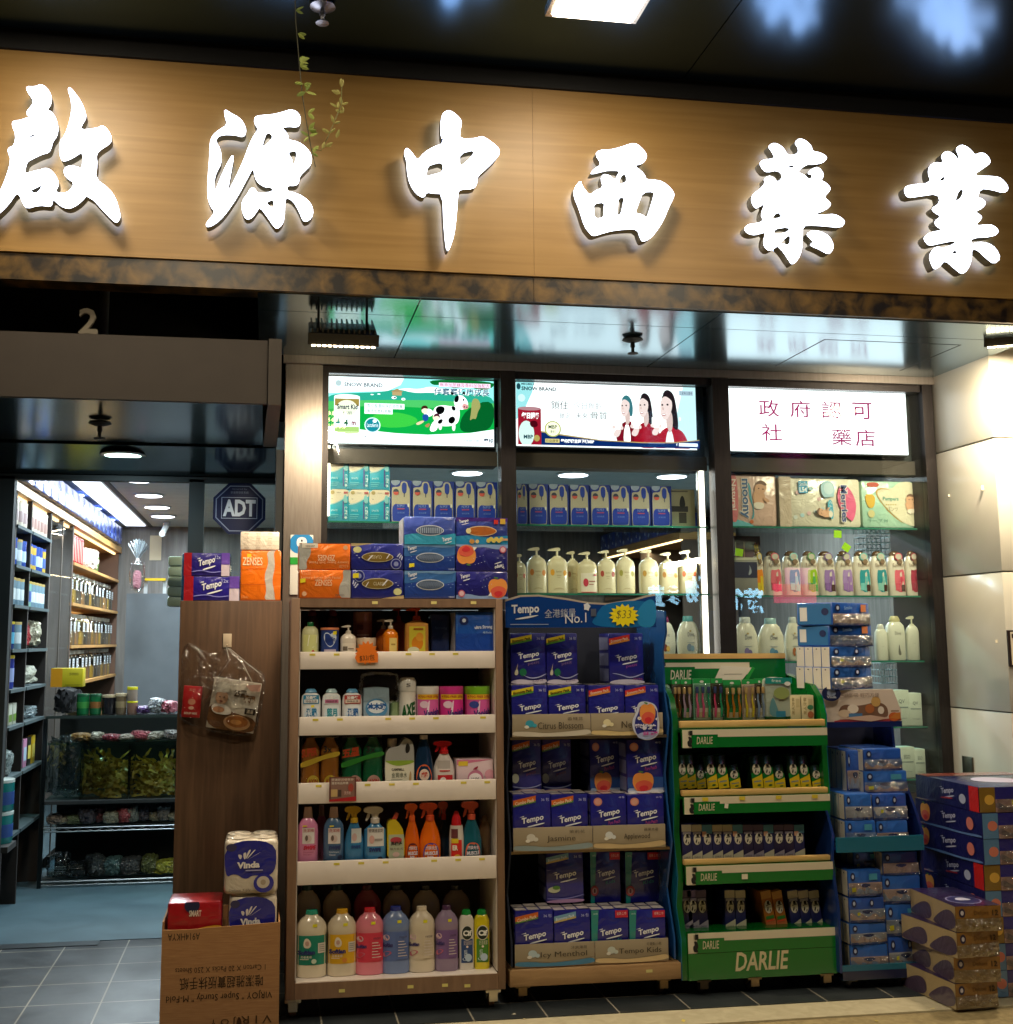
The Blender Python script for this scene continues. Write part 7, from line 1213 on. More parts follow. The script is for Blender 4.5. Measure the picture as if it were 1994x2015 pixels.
for r_ in range(2):
    for k in range(3):
        a, b, c, d = bb(xs[k], 970, xs[k + 1], 1030, WY); h = .165
        box_item('skincare_box', '%s teal and cream carton of the %s row, left window bay' % (ORD[k], ['lower', 'upper'][r_]), 'carton', a + .0005, b - .0005, zA + .0006 + r_ * (h + .001), zA + r_ * (h + .001) + h, WY, .10, 'p:#1a9db8', TE, r=.0015, group='teal cartons in the left window bay')
# blue mask boxes
MK = [('r', 0, 0, 1, 1, 'p:#1a2f80'), ('c', [(.0, 1.02), (.0, .92), (.2, .86), (.42, .92), (.45, 1.02)], 'p:#8a96a8'), ('c', [(.03, .02), (.03, .8), (.1, .84), (.44, .84), (.48, .98), (.78, .98), (.84, .84), (.92, .8), (.92, .04), (.84, .0), (.1, .0)], 'p:#b0a890'), ('c', [(.06, .04), (.06, .44), (.5, .42), (.89, .44), (.89, .05), (.8, .02), (.12, .02)], 'p:#1c3aa0'), ('c', [(.52, .95), (.52, .74), (.6, .68), (.7, .68), (.76, .74), (.76, .95)], 'p:#223c94'), ('r', .62, .6, .66, .70, 'p:#3a3a5a'), ('e', .24, .72, .14, .075, 'p:#3a4050'), ('p', [(.1, .72), (.38, .72), (.34, .66), (.24, .64), (.14, .66)], 'p:#c8584c'), ('t', 'N.M.F', .3, .35, .66, .41, 'p:#8aa0d8'), ('r', .3, .30, .66, .325, 'p:#a84a6a'), ('e', .84, .40, .045, .045, 'p:#dcdcd0'), ('t', '保濕面膜', .3, .2, .66, .24, 'p:#6a84c8')]
xl = [769.5 + 42.3 * k for k in range(5)]
lst = [(x, x + 40.5, 945, 1030, 0, 'left') for x in xl] + [(x, x + 38.5, 952, 1035, 1, 'middle') for x in (1001, 1041, 1081.5, 1122.5, 1162.5, 1203, 1243, 1283)]
for i, (x0, x1, y0, y1, bay, nm) in enumerate(lst):
    if bay == 1 and x0 == 1001: x0 = 1018
    a, b, c, d = bb(x0, y0, x1, y1, WY + .0); zs = (2.105, 2.10)[bay]; h = .217
    k = i if bay == 0 else i - 5
    box_item('face_mask_box', '%s blue face mask box from the left in the %s window bay' % (ORD[k], nm), 'mask box', a, b, zs + .0006, zs + h, WY + .003 * (i % 3), .07, 'p:#1a2f80', MK, r=.0015, group='blue face mask boxes in the window')
a, b, c, d = bb(1322, 963, 1368, 1035, WY + .02)
box_item('perfume_box', 'dark tall box with bottle picture at the end of the mask boxes', 'carton', a, b, 2.1006, d, WY + .02, .06, 'p:#8c8466', [('r', 0, .4, .7, .55, 'p:#2a2620'), ('c', [(.32, .52), (.36, .75), (.46, .85), (.56, .75), (.6, .52)], 'p:#1a1814'), ('r', .3, .1, .62, .38, 'p:#3a352a'), ('r', .0, .93, .7, .96, 'p:#4a4438')], r=.001)
# cream pump bottles, middle bay second shelf
zB = 1.742
PB = [(.9, 0), (1, .015), (1, .60), (.97, .66), (.80, .73), (.50, .78), (.34, .80), (.34, .82)]
pumps = [(1012, 1037, 1090, 0, 'p:#c8705a'), (1040, 1078, 1076, 0, 'p:#d8863a'), (1080, 1120, 1077, 0, 'p:#e0a02a'), (1116, 1143, 1084, .05, 'p:#a8784a'), (1140, 1178, 1085, 0, 'p:#c83a4a'), (1179, 1214, 1082, 0, 'p:#b04a3a'), (1216, 1252, 1079, 0, 'p:#a8a04a'), (1262, 1299, 1081, 0, 'p:#b88a3a'), (1301, 1337, 1086, .01, 'p:#b8803a'), (1340, 1375, 1082, 0, 'p:#c0643a')]
for k, (x0, x1, y0, dy, fc) in enumerate(pumps):
    a, b, c, d = bb(x0, y0, x1, 1166, WY + dy); w = (b - a) / 2
    lab = [('e', .12, .62, .12, .10, fc), ('e', .88, .60, .12, .09, fc), ('t', 'lavina', .34, .62, .66, .68, 'p:#8a7448'), ('r', .36, .52, .64, .535, 'p:#a8946a'), ('r', .4, .46, .6, .472, 'p:#a8946a'), ('c', [(.1, .06), (.3, .13), (.5, .15), (.7, .13), (.9, .06), (.7, .11), (.5, .13), (.3, .11)], 'p:#b8a47a')]
    if k == 4: lab = [('r', 0, .0, 1, .66, 'p:#e8dcc4'), ('e', .3, .34, .17, .14, fc), ('r', .5, .36, .9, .4, 'p:#a86a5a'), ('r', .5, .26, .8, .29, 'p:#a86a5a'), ('r', 0, .0, 1, .025, 'p:#c0303a'), ('r', .8, .56, 1.0, .62, 'p:#b0303a')]
    bottle('body_lotion', '%s cream pump bottle from the left on the middle bay shelf' % ORD[k], 'pump bottle', a, b, d, zB + .0006, WY + dy, 'g:#dccfa8', None, PB, None, 3.2, .62, (.02, .72, lab, 1.0), group='cream pump bottles in the middle bay', head='pump', hm='g:#ded2ae')
# third shelf: white round bottles
def dove(px, Y, zs, cap, lab, c2='p:#8aa8b8', n='body_wash', pic='p:#b06a3a'):
    a, b, c, d = bb(*px, Y)
    bottle(n, lab, 'bottle', a, b, d, zs + .0006, Y, 'g:#e4dfcc', cap, P_DOVE, C_DOVE, 2.3, .5, (.06, .8, [('t', 'Dove', .34, .58, .72, .72, 'p:#6a6a78', {'sl': .1}), ('e', .5, .76, .07, .03, 'p:#c0a86a'), ('e', .42, .2, .15, .13, pic), ('e', .6, .17, .12, .10, c2), ('r', .3, .36, .7, .38, 'p:#a8b0b0')], .97), group='white body wash bottles in the window', lf=.7)
dove((1290, 1214, 1333, 1283), WY, 1.415, 'g:#8a2a5a', 'white body wash with plum cap on the low middle bay shelf', 'p:#d8b060', pic='p:#7a3a2a')
dove((1336, 1212, 1382, 1283), WY, 1.415, 'g:#6ab0b4', 'white body wash with pale teal cap, right of the plum capped one', 'p:#8aa8b8', pic='p:#8a98a8')
dove((1262, 1214, 1292, 1283), WY + .05, 1.415, 'g:#3a9a4a', 'white body wash with green cap half hidden in the middle bay', 'p:#c8c060')
dove((1448, 1214, 1497, 1300), WY, 1.385, 'g:#d8dcd8', 'white body wash with lavender sprig, leftmost in the right bay', 'p:#7a6a9a', pic='p:#8a7aa8')
dove((1497, 1216, 1549, 1300), WY, 1.385, 'g:#a8ccd0', 'white body wash with blue grey label beside the lavender one', 'p:#5a8aa8', pic='p:#6a98b4')
dove((1548, 1214, 1582, 1300), WY + .03, 1.385, 'g:#d0d4d0', 'white bottle partly behind the tilted tissue pile', 'p:#a8b8b8')
for px, cp, hd, lab in (((1726, 1228, 1750, 1300), 'g:#d8d8d0', None, 'plain white bottle just right of the tilted tissue pile'), ((1750, 1212, 1786, 1300), 'g:#c8c090', None, 'white shampoo bottle with round green sticker, low in the right bay'), ((1788, 1212, 1812, 1300), None, 'pump', 'tall white pump bottle at the right edge of the right bay')):
    a, b, c, d = bb(*px, WY)
    bottle('shampoo_bottle', lab, 'bottle', a, b, d, 1.3856, WY, 'g:#dcdccb', cp, P_CREAM if not hd else PB, C_CREAM if not hd else None, 3, .6, (.05, .7, [('t', 'Dove', .3, .8, .7, .92, 'p:#7a7a70'), ('c', [(.45, .1), (.5, .4), (.56, .5), (.6, .3), (.7, .1)], 'p:#6a6a60')] if 'green' in lab else [('r', .4, .5, .6, .52, 'p:#b8b8a8')], 1.0), head=hd, hm='g:#d8d4b8', group='white bottles low in the right bay')
a, b, c, d = bb(1767, 1216, 1788, 1232, WY - .02)
# colourful shampoo row, right bay second shelf
zC = 1.735
ES = [(1484, 1505, 'p:#e8861a', 'p:#e0c02a', 'orange'), (1507, 1542, 'p:#e0707c', 'p:#d8586a', 'pink'), (1544, 1579, 'p:#2a98a4', 'p:#9ad4d0', 'first teal'), (1580, 1613, 'p:#a0c81a', 'p:#5aa85a', 'lime green'), (1612, 1648, 'p:#9a78b4', 'p:#8a64a4', 'purple'), (1649, 1682, 'p:#a888c0', 'p:#a078b8', 'paler purple'), (1682, 1717, 'p:#2f96a0', 'p:#7ac4c0', 'second teal'), (1717, 1750, 'p:#2f8e98', 'p:#8ac4b8', 'third teal'), (1751, 1785, 'p:#e06678', 'p:#d04a60', 'rose pink'), (1785, 1812, 'p:#b03a50', 'p:#a03048', 'dark red')]
PES = [(.95, 0), (1, .015), (.97, .5), (.92, .74), (.76, .86), (.5, .90)]
for k, (x0, x1, c1, c2, nm) in enumerate(ES):
    a, b, c, d = bb(x0, 1084, x1, 1167, WY); w = (b - a) / 2; h = d - zC
    bottle('shampoo_bottle', 'white shampoo bottle with %s label in the colourful window row' % nm, 'shampoo', a, b, d, zC + .0006, WY, 'g:#e0d6c6', 'g:#5a4028', PES, [(.62, .89), (.64, .94), (.4, .99), (.3, 1)], 3, .62, (.06, .98, [('c', [(.28, .02), (.28, .58), (.5, .54), (.92, .6), (.92, .02)], c1), ('p', [(.6, .03), (.92, .03), (.92, .4), (.6, .4)], c2), ('r', .66, .04, .9, .2, 'p:#4a2e28' if k in (4, 6, 7, 8) else c2), ('r', .3, .06, .58, .24, c2), ('t', 'Essential', .2, .64, .86, .72, 'p:#7a5a3a'), ('e', .55, .88, .24, .095, c2), ('e', .55, .88, .19, .07, 'p:#c8c0b0'), ('e', .62, .76, .16, .06, 'p:#8a7058')], .99), group='colourful shampoo bottles in the right bay', lf=.95)
a, b, c, d = bb(1443, 1097, 1491, 1167, WY - .01)
box_item('gift_box', 'grey box with dark band at the left of the colourful shampoo row', 'carton', a, b, zC + .0006, d, WY - .01, .09, 'p:#8f8c84', [('r', 0, .46, 1, .88, 'p:#33344a'), ('c', [(.6, .5), (.7, .7), (.66, .84), (.8, .6)], 'p:#9aa0a8'), ('r', 0, .93, 1, 1, 'p:#c8c4b0')], r=.001)
a, b, c, d = bb(1444, 1055, 1496, 1100, WY + .12)
box_item('gift_box', 'maroon box with gold characters behind, in the right bay', 'carton', a, b, zC + .0006, d, WY + .115, .08, 'p:#4a3038', [('t', '珍珠', .76, .3, .94, .9, 'p:#c8a040', {'rot': 0}), ('r', .36, .3, .4, .9, 'p:#8a6a5a'), ('r', .04, .3, .08, .9, 'p:#8a7a6a')], r=.001)
for (x, y, ang, lab, Y) in ((1455, 1087, .15, 'lime green price note stuck low at the left of the right bay', 5.90), (1666, 1077, .6, 'tilted lime green price note above the colourful shampoo row', 5.90), (1649, 1051, .05, 'small lime green price note under the diaper shelf', 5.91)):
    p = at(x, y, Y); o_ = MB().box(-.022, .022, 0, .0015, -.02, .02, 'p:#a0d81a').build('price_note', loc=p); o_.rotation_euler.y = ang; tag(o_, lab, 'price note', 'lime green price notes')
# diapers
def diaper(px, lab, mat, art, d=.16, zs=2.105): a, b, c, e = bb(*px, WY); return box_item('diaper_pack', lab, 'diaper pack', a, b, zs + .0006, e, WY, d, mat, art, r=.02, soft=0, group='diaper packs in the right bay')
def baby(u, v, s, rot=0, k=1.0):
    f = lambda a, b: (u + (a * math.cos(rot) - b * math.sin(rot)) * s * k, v + (a * math.sin(rot) + b * math.cos(rot)) * s)
    sk_, hr = 'p:#d8a684', 'p:#7a5a48'
    return [('c', [f(-1, -.4), f(-.9, -1.6), f(-.3, -2.6), f(.6, -2.4), f(1, -1.2), f(.7, -.4)], sk_), ('c', [f(-.8, -2.0), f(.9, -1.8), f(.8, -2.8), f(-.5, -3.0)], 'p:#e8dccc'), ('c', [f(-.9, 0), f(-.6, .9), f(.2, 1.1), f(.9, .6), f(.8, -.4), f(0, -.8), f(-.7, -.5)], sk_), ('c', [f(-.8, .4), f(-.5, 1.2), f(.4, 1.3), f(1, .7), f(.6, .6), f(-.2, .8)], hr), ('e', *f(-.25, .05), .1 * s * k, .1 * s, 'p:#3a2a24'), ('e', *f(.4, .05), .1 * s * k, .1 * s, 'p:#3a2a24'), ('c', [f(.6, -1.0), f(1.6, -1.4), f(1.5, -1.8), f(.7, -1.6)], sk_)]
diaper((1439, 931, 1531, 1036), 'peach pink diaper pack with sleeping baby, left in the right bay', 'f:#dcb8a8', [('c', [(-.02, -.02), (-.02, .14), (.2, .12), (.45, .03), (.5, -.02)], 'f:#6ab4bc'), ('c', [(-.02, 1.02), (.12, 1.0), (.16, .5), (.12, .06), (-.02, .1)], 'f:#d87a7c'), ('t', 'Natural', .02, .3, .11, .88, 'p:#f0dcd4', {'rot': 270, 'b': .02}), ('c', [(.34, .84), (.42, .78), (.44, .5), (.5, .2), (.4, .1), (.48, .3), (.38, .55), (.38, .7)], 'p:#4a9aa8'), ('t', 'moony', .17, .14, .37, .90, 'p:#f0e8e0', {'rot': 270, 'b': .07}), ('t', 'moony', .18, .15, .36, .89, 'p:#3a5a86', {'rot': 270, 'b': .03}), ('e', .42, .09, .04, .035, 'p:#c86a3a')] + baby(.62, .7, .13, -.15, 1.1))
diaper((1532, 940, 1695, 1040), 'white diaper pack with big pink heart and crawling baby', 'f:#dcd4c0', [('e', .2 + (i * .29) % .5, .2 + (i * .37) % .7, .025, .04, ['p:#c8d0cc', 'p:#d8b0b0', 'p:#a8c8d0'][i % 3]) for i in range(12)] + [('c', [(.70, .55), (.72, .8), (.80, .88), (.86, .78), (.90, .66), (.93, .5), (.92, .3), (.88, .12), (.84, .16), (.76, .3)], 'f:#e0628c'), ('r', .24, .68, .35, .92, 'p:#3a9ac4'), ('t', 'L54', .25, .70, .34, .80, 'p:#e8f0f4', {'b': .04}), ('t', 'Smile', .25, .82, .34, .9, 'p:#e8f0f4'), ('c', [(.52, .6), (.5, .85), (.56, .95), (.66, .9), (.68, .7), (.62, .6)], 'p:#a8ccd8'), ('e', .6, .78, .06, .12, 'p:#c4dce4'), ('c', [(.58, .55), (.64, .55), (.65, .2), (.62, .15), (.58, .25)], 'p:#4aa8c4'), ('t', 'ぐんぐん', .595, .22, .635, .52, 'p:#e8f4f8', {'rot': 270}), ('t', 'Merries', .735, .1, .825, .86, 'p:#f0e8e4', {'rot': 270, 'b': .07}), ('t', 'Merries', .742, .11, .818, .85, 'p:#2f3f7a', {'rot': 270, 'b': .03}), ('t', 'pants', .69, .4, .715, .55, 'p:#7a3a5a', {'rot': 270}), ('r', .0, .0, .14, 1, 'f:#c4b09a')] + baby(.50, .3, .085, 1.35, .55))
diaper((1696, 946, 1806, 1041), 'mint green diaper pack with cream heart, right in the bay', 'f:#a9cfba', [('c', [(.25, .8), (.4, .86), (.55, .82), (.65, .95), (.85, 1.0), (1.02, .9), (1.02, .05), (.8, .06), (.55, .3), (.32, .62)], 'f:#ddd6bc'), ('c', [(.24, .78), (.36, .86), (.55, .8), (.36, .83), (.27, .76), (.33, .58), (.55, .28), (.8, .05), (.53, .26), (.3, .6)], 'p:#b8924a'), ('t', 'Pampers', .38, .56, .66, .66, 'p:#4a9a8a', {'b': .02}), ('t', '★★★★★', .42, .48, .62, .52, 'p:#b8a04a'), ('t', 'パンツ', .44, .36, .64, .45, 'p:#8a7a4a'), ('c', [(.1, .86), (.1, .96), (.32, .96), (.32, .86)], 'p:#b8503c'), ('c', [(.05, .68), (.12, .72), (.25, .68), (.22, .42), (.1, .42)], 'p:#d0a83c'), ('e', .16, .3, .06, .08, 'p:#c8c08a'), ('t', 'テープ M', .1, .12, .44, .2, 'p:#5a8a78')] + baby(.86, .60, .10, 0, .9))
# white boxes on the lower shelves
for px, zs, lab, tx in (((1761, 1358, 1790, 1430), 1.035, 'taller of two white cartons on the fourth shelf, right bay', 'QV'), ((1790, 1364, 1815, 1430), 1.035, 'shorter of two white cartons on the fourth shelf, right bay', 'QV'), ((1771, 1470, 1801, 1530), .76, 'left white carton on the bottom shelf, right bay', 'EGO'), ((1801, 1474, 1822, 1530), .76, 'right white carton on the bottom shelf, right bay', 'EGO')):
    a, b, c, d = bb(*px, WY); box_item('skincare_box', lab, 'carton', a, b, zs + .0006, d, WY, .08, 'p:#d4dccb', [('t', tx, .3, .62, .7, .74, 'p:#5a6a6a'), ('r', .1, .5, .9, .53, 'p:#8a9a94'), ('r', .2, .2, .8, .215, 'p:#a8b4ac')], r=.002, group='white cartons low in the right bay')
# ================================================================ inside the shop: left shelving (faces +x)
SXF = -1.40
SH = thing('wall_shelving', 'dark open shelving of tins along the left shop wall under an oak cornice', 'shelving', (-1.6, 7.4, 0)); o = (-1.6, 7.4, 0)
DKW = 'k:#241e1b'
LV = [2.16, 1.935, 1.71, 1.46, 1.235, 1.03, .75, .42]
for y in (6.86, 7.30, 7.945): MB(o).box(SXF - .34, SXF, y - .012, y + .012, 0, 2.34, DKW).build('upright', SH)
for z in LV:
    for y0, y1 in ((6.873, 7.287), (7.313, 7.932)): MB(o).box(SXF - .34, SXF + .01, y0, y1, z - .018, z, 'k:#35464a').build('shelf', SH)
MB(o).box(SXF - .36, SXF - .345, 6.86, 7.95, 0, 2.34, 'k:#2a2522').build('back_panel', SH)
CR = thing('oak_cornice', 'lit oak cornice running along the top of the left shelving', 'cornice', (-1.5, 9, 2.37))
MB((-1.5, 9, 2.37)).box(-1.85, -1.385, 6.5, 11.6, 2.342, 2.40, 'oak').build('board', CR)
MB((-1.5, 9, 2.37)).box(-1.45, -1.43, 6.9, 11.5, 2.325, 2.3405, 'e2.5:#ffdca0').build('light_strip', CR)
area('cornice_light', (-.02, -.5, -.06), (-.2, 0, -1), .04, 4.2, 9, (1, .8, .5), CR)
# tins: build one of each look, copy
def tin(nm, lab, cat, body, lid, band, r=.05, h=.15, loc=(0, 0, 0), group=None, tx=None):
    t = thing(nm, lab, cat, loc, 0, group)
    MB().lathe([(r * .97, 0), (r, .004), (r, h * .9)], body, seg=18).build('body', t)
    MB().lathe([(r * 1.02, h * .9), (r * 1.02, h * .99), (r * .98, h)], lid, seg=18).build('lid', t)
    mb = MB(); mb.lathe([(r * 1.004, h * .2), (r * 1.006, h * .21), (r * 1.006, h * .6), (r * 1.004, h * .61)], band, seg=18); mb.build('label', t)
    return t
TINS = [('g:#d8d0c0', 'g:#d8ccb0', 'p:#a08a8a', 'white and beige'), ('g:#ccc4b4', 'g:#e0d8c8', 'p:#9a7a70', 'white lidded'), ('g:#2a4a9a', 'g:#2a50a8', 'p:#a8c0d8', 'blue'), ('g:#c8a84a', 'g:#2a48a0', 'p:#3a5a9a', 'blue and gold'), ('g:#7a98a8', 'g:#b8a060', 'p:#c8d4d8', 'pale blue'), ('g:#8ac0b4', 'g:#b8a050', 'p:#3a5aa0', 'mint and blue'), ('g:#1e3a7a', 'g:#c8b030', 'p:#4aa0c0', 'navy with yellow lid')]
rl = random.Random(21)
plan = [(0, 0, [0, 0, 0]), (0, 1, [1, 1, 1, 1, 1]), (1, 0, [2, 4, 2]), (1, 1, [3, 3, 2, 2, 3]), (2, 0, [4, 4, 4]), (2, 1, [5, 4, 4, 4, 4]), (3, 0, [6, 4])]
RW = ['top', 'second', 'third', 'fourth', 'fifth']
for lv, colm, tl in plan:
    z = LV[lv]; first = {}
    y0, y1 = ((6.90, 7.27), (7.36, 7.90))[colm]
    n = len(tl)
    for k, ti in enumerate(tl):
        y = y0 + (y1 - y0) * (k + .5) / n; b_, l_, d_, nm = TINS[ti]
        lab = '%s tin on the %s shelf of the %s column by the entrance' % (nm, RW[lv], ['near', 'second'][colm]); g = 'milk powder tins on the left shelving'
        for row_ in range(2 if ti != 6 else 1):
            loc = (SXF - .06 - row_ * .11, y + rl.uniform(-.01, .01), z + .0005)
            if ti not in first: first[ti] = tin('milk_tin', lab, 'tin', b_, l_, d_, .052, .155, loc, g)
            else: dup(first[ti], loc, lab)
            if ti != 6 and lv < 3 and row_ == 1: pass
def sack(name, lab, loc, dx, dy, h, mat, seed, cat='bag', g=None, bulge=.2):
    mb = MB(); mb.soft(-dx, dx, -dy, dy, 0, h, mat.replace('f:', 'c:'), bulge=bulge, nse=.13, seed=seed, n=8)
    o_ = tag(mb.build(name, loc=loc, sharp=45), lab, cat, g); o_.rotation_euler = (0, random.Random(seed * 3).uniform(-.12, .12), random.Random(seed).uniform(-.5, .5)); return o_
sack('food_bag', 'red and cream food bag leaning on the fourth shelf, second column', (SXF - .10, 7.48, LV[3] + .001), .07, .09, .17, 'f:#b8303a', 1); sack('food_bag', 'clear bag of pale dried goods beside the red one on the shelf', (SXF - .09, 7.74, LV[3] + .001), .07, .12, .18, 'f:#b8b49a', 2)
sack('food_bag', 'clear bag of white dried goods on the fifth shelf by the entrance', (SXF - .10, 7.55, LV[4] + .001), .08, .17, .13, 'f:#a8ac9c', 3)
sack('food_bag', 'grey blue plastic bag on the sixth shelf by the entrance', (SXF - .10, 7.66, LV[5] + .001), .08, .14, .08, 'f:#7a8c92', 4)
o1 = tin('milk_tin', 'tall navy tin with yellow lid on the fifth shelf, near column', 'tin', 'g:#2a3a9a', 'g:#d0b830', 'p:#8a9ac8', .06, .19, (SXF - .08, 7.08, LV[4] + .0005), 'milk powder tins on the left shelving')
for k, (c, nm) in enumerate((('p:#3a8ab0', 'blue'), ('p:#b07a9a', 'mauve'), ('p:#1a1a16', 'black'), ('p:#c8a820', 'yellow'))):
    mb = MB(); mb.box(-.03, 0, -.05, .05, 0, .17, c, r=.003); mb.box(-.0, .0012, -.04, .04, .04, .12, 'p:#d8c860' if k > 1 else 'p:#a8c0d0'); tag(mb.build('food_box', loc=(SXF - .02, 7.37 + k * .13, LV[6] + .001)), '%s upright food box on the seventh shelf by the entrance' % nm, 'food box', 'upright boxes on the low shelf')
for k in range(3):
    mb = MB(); mb.box(-.04, 0, -.045, .045, 0, .12, 'p:#b8bcae', r=.003); mb.box(0, .001, -.04, .04, .02, .06, 'p:#6a8a3a'); tag(mb.build('food_box', loc=(SXF - .02, 6.93 + k * .11, LV[5] + .001)), 'white and green carton, %s of three on the sixth shelf' % ORD[k], 'food box', 'white cartons on the sixth shelf')
sack('food_bag', 'knotted clear bag on the seventh shelf of the near column', (SXF - .09, 7.08, LV[6] + .001), .08, .14, .15, 'f:#8a9a9a', 5)
for k, z in enumerate((.43, .60)):
    t = tin('milk_tin', ['lower teal tub near the floor by the entrance', 'upper teal tub with white lid near the floor by the entrance'][k], 'tub', 'g:#1a7a7a', 'g:#c8d4d0', 'p:#2a4a8a', .09, .165, (SXF - .02 + .0, 6.78, z - .1 + .1), 'teal tubs by the entrance')
MB(o).box(SXF - .34, SXF + .08, 6.62, 6.84, .40, .43, 'k:#2a2a2a').build('shelf', SH)
# glass fronted cabinet
GC = thing('glass_cabinet', 'tall glass door cabinet with lit top between tins and jars', 'cabinet', (-1.6, 8.4, 0)); o = (-1.6, 8.4, 0)
MB(o).box(SXF - .34, SXF - .3, 7.96, 8.84, 0, 2.34, 'k:#6b6a62').build('back_panel', GC)
for y in (7.965, 8.40, 8.835): MB(o).box(SXF - .3, SXF, y - .008, y + .008, 0, 2.34, 'k:#4c443c').build('door_stile', GC)
for y0, y1 in ((7.974, 8.391), (8.409, 8.826)): MB(o).box(SXF - .012, SXF - .004, y0, y1, .1, 2.3, 'jar').build('glass_door', GC)
for z in (.6, 1.05, 1.45, 1.83): MB(o).box(SXF - .298, SXF - .02, 7.975, 8.825, z, z + .012, 'k:#6a807c').build('shelf', GC)
MB(o).box(SXF - .2, SXF - .15, 8.0, 8.8, 2.24, 2.26, 'e4.0:#fff0d4').build('light_strip', GC)
area('cabinet_light', (.03, 0, 2.2), (0.2, 0, -1), .05, .7, 4, (1, .9, .75), GC)
# jar shelves
JS = thing('jar_shelving', 'oak back shelving with rows of labelled glass jars', 'shelving', (-1.6, 10.2, 0)); o = (-1.6, 10.2, 0)
for y in (8.86, 11.52): MB(o).box(SXF - .34, SXF, y - .012, y + .012, 0, 2.34, 'k:#5a4030').build('upright', JS)
JL = [2.08, 1.785, 1.475, 1.20]
for z in JL: MB(o).box(SXF - .34, SXF + .01, 8.873, 11.507, z - .022, z, 'oak').build('shelf', JS)
MB(o).box(SXF - .36, SXF - .345, 8.87, 11.51, 1.15, 2.34, 'oak').build('back_panel', JS)
for z in JL[1:]:
    MB(o).box(SXF - .33, SXF - .31, 8.9, 11.4, z + .26, z + .272, 'e3.0:#ffd890').build('light_strip', JS)
area('jar_light', (.1, -.2, 1.98), (.15, 0, -1), .05, 2.2, 7, (1, .82, .5), JS); area('jar_light', (.1, -.2, 1.68), (.15, 0, -1), .05, 2.2, 7, (1, .82, .5), JS)
fillc = ['k:#8a6a3a', 'k:#b89038', 'k:#6a5a4a', 'k:#a87a4a', 'k:#4a4034']
J0 = None
def jar(loc, lab, fc, g, h=.235):
    t = thing('glass_jar', lab, 'jar', loc, 0, g); w = .062
    MB().lathe([(w, 0), (w, h * .78), (w * .8, h * .86), (w * .62, h * .88)], 'jar', seg=14, n=4).build('glass', t)
    MB().lathe([(w * .7, h * .88), (w * .72, h), (w * .66, h)], 'g:#c8c4b4', seg=14).build('lid', t)
    MB().lathe([(w * .93, .004), (w * .93, h * .42), (w * .6, h * .48)], fc, seg=12, n=4).build('contents', t)
    mb = MB(); mb.box(w * 1.01, w * 1.03, -w * .7, w * .7, h * .44, h * .74, 'p:#cfd8dc')
    for q in range(3): mb.box(w * 1.03, w * 1.04, -w * .45, w * .45, h * (.49 + .08 * q), h * (.515 + .08 * q), 'k:#333a44')
    mb.build('label', t); return t
protos = []
for lv in (1, 2, 3):
    for k in range(12):
        y = 8.98 + k * .215; z = JL[lv] + .001
        lab = 'labelled glass jar, %s in the %s row of jars' % (ORD[k], ['', 'upper', 'middle', 'lowest'][lv])
        fc = fillc[(k * 3 + lv) % 5]
        if lv == 1 and k < 5: protos.append(jar((SXF - .08, y, z), lab, fillc[k], 'rows of labelled glass jars'))
        else: dup(protos[(k * 3 + lv) % 5], (SXF - .08 - (.004 * (k % 3)), y, z), lab)
for k in range(8):
    mb = MB(); mb.box(-.16, 0, -.025, .025, 0, .21, 'g:#c01a2a', r=.004); mb.box(0, .001, -.012, .012, .02, .19, 'p:#e8b0a0'); tag(mb.build('red_gift_box', loc=(SXF - .02, 8.93 + k * .075, JL[0] + .001)), '%s of eight slim red gift boxes standing on the jar shelving' % ORD[k], 'gift box', 'slim red gift boxes')
sack('plush_bag', 'cream and pink wrapped gift bag beside the red gift boxes', (SXF - .10, 9.9, JL[0] + .001), .09, .20, .19, 'f:#d8c4b4', 8); sack('tea_bag_pack', 'green foil pack leaning at the end of the top jar shelf', (SXF - .08, 10.35, JL[0] + .001), .05, .10, .16, 'f:#5a7a2a', 9)
# navy packs along the cornice
pk0 = None
for k in range(17):
    loc = (-1.47, 6.95 + k * .265, 2.4005); lab = '%s navy tissue bundle from the front, lying along the oak cornice' % (ORD[k] if k < 12 else ['thirteenth', 'fourteenth', 'fifteenth', 'sixteenth', 'seventeenth'][k - 12])
    if pk0 is None:
        mb = MB(); mb.box(-.12, .12, -.128, .128, 0, .165, 'f:#26408e', r=.01)
        mb.xf = lambda x, y, z: (.1205, x, z); mb.art(-.128, .128, 0, .165, 0, [('e', .15 + (i * .31) % .75, .15 + (i * .43) % .7, .06, .09, ['f:#8aa8d8', 'f:#1a2a6a', 'f:#c4d4ec'][i % 3]) for i in range(9)]); mb.xf = None
        pk0 = tag(mb.build('tissue_bundle', loc=loc), lab, 'tissue bundle', 'navy tissue bundles on the cornice')
    else: dup(pk0, loc, lab)
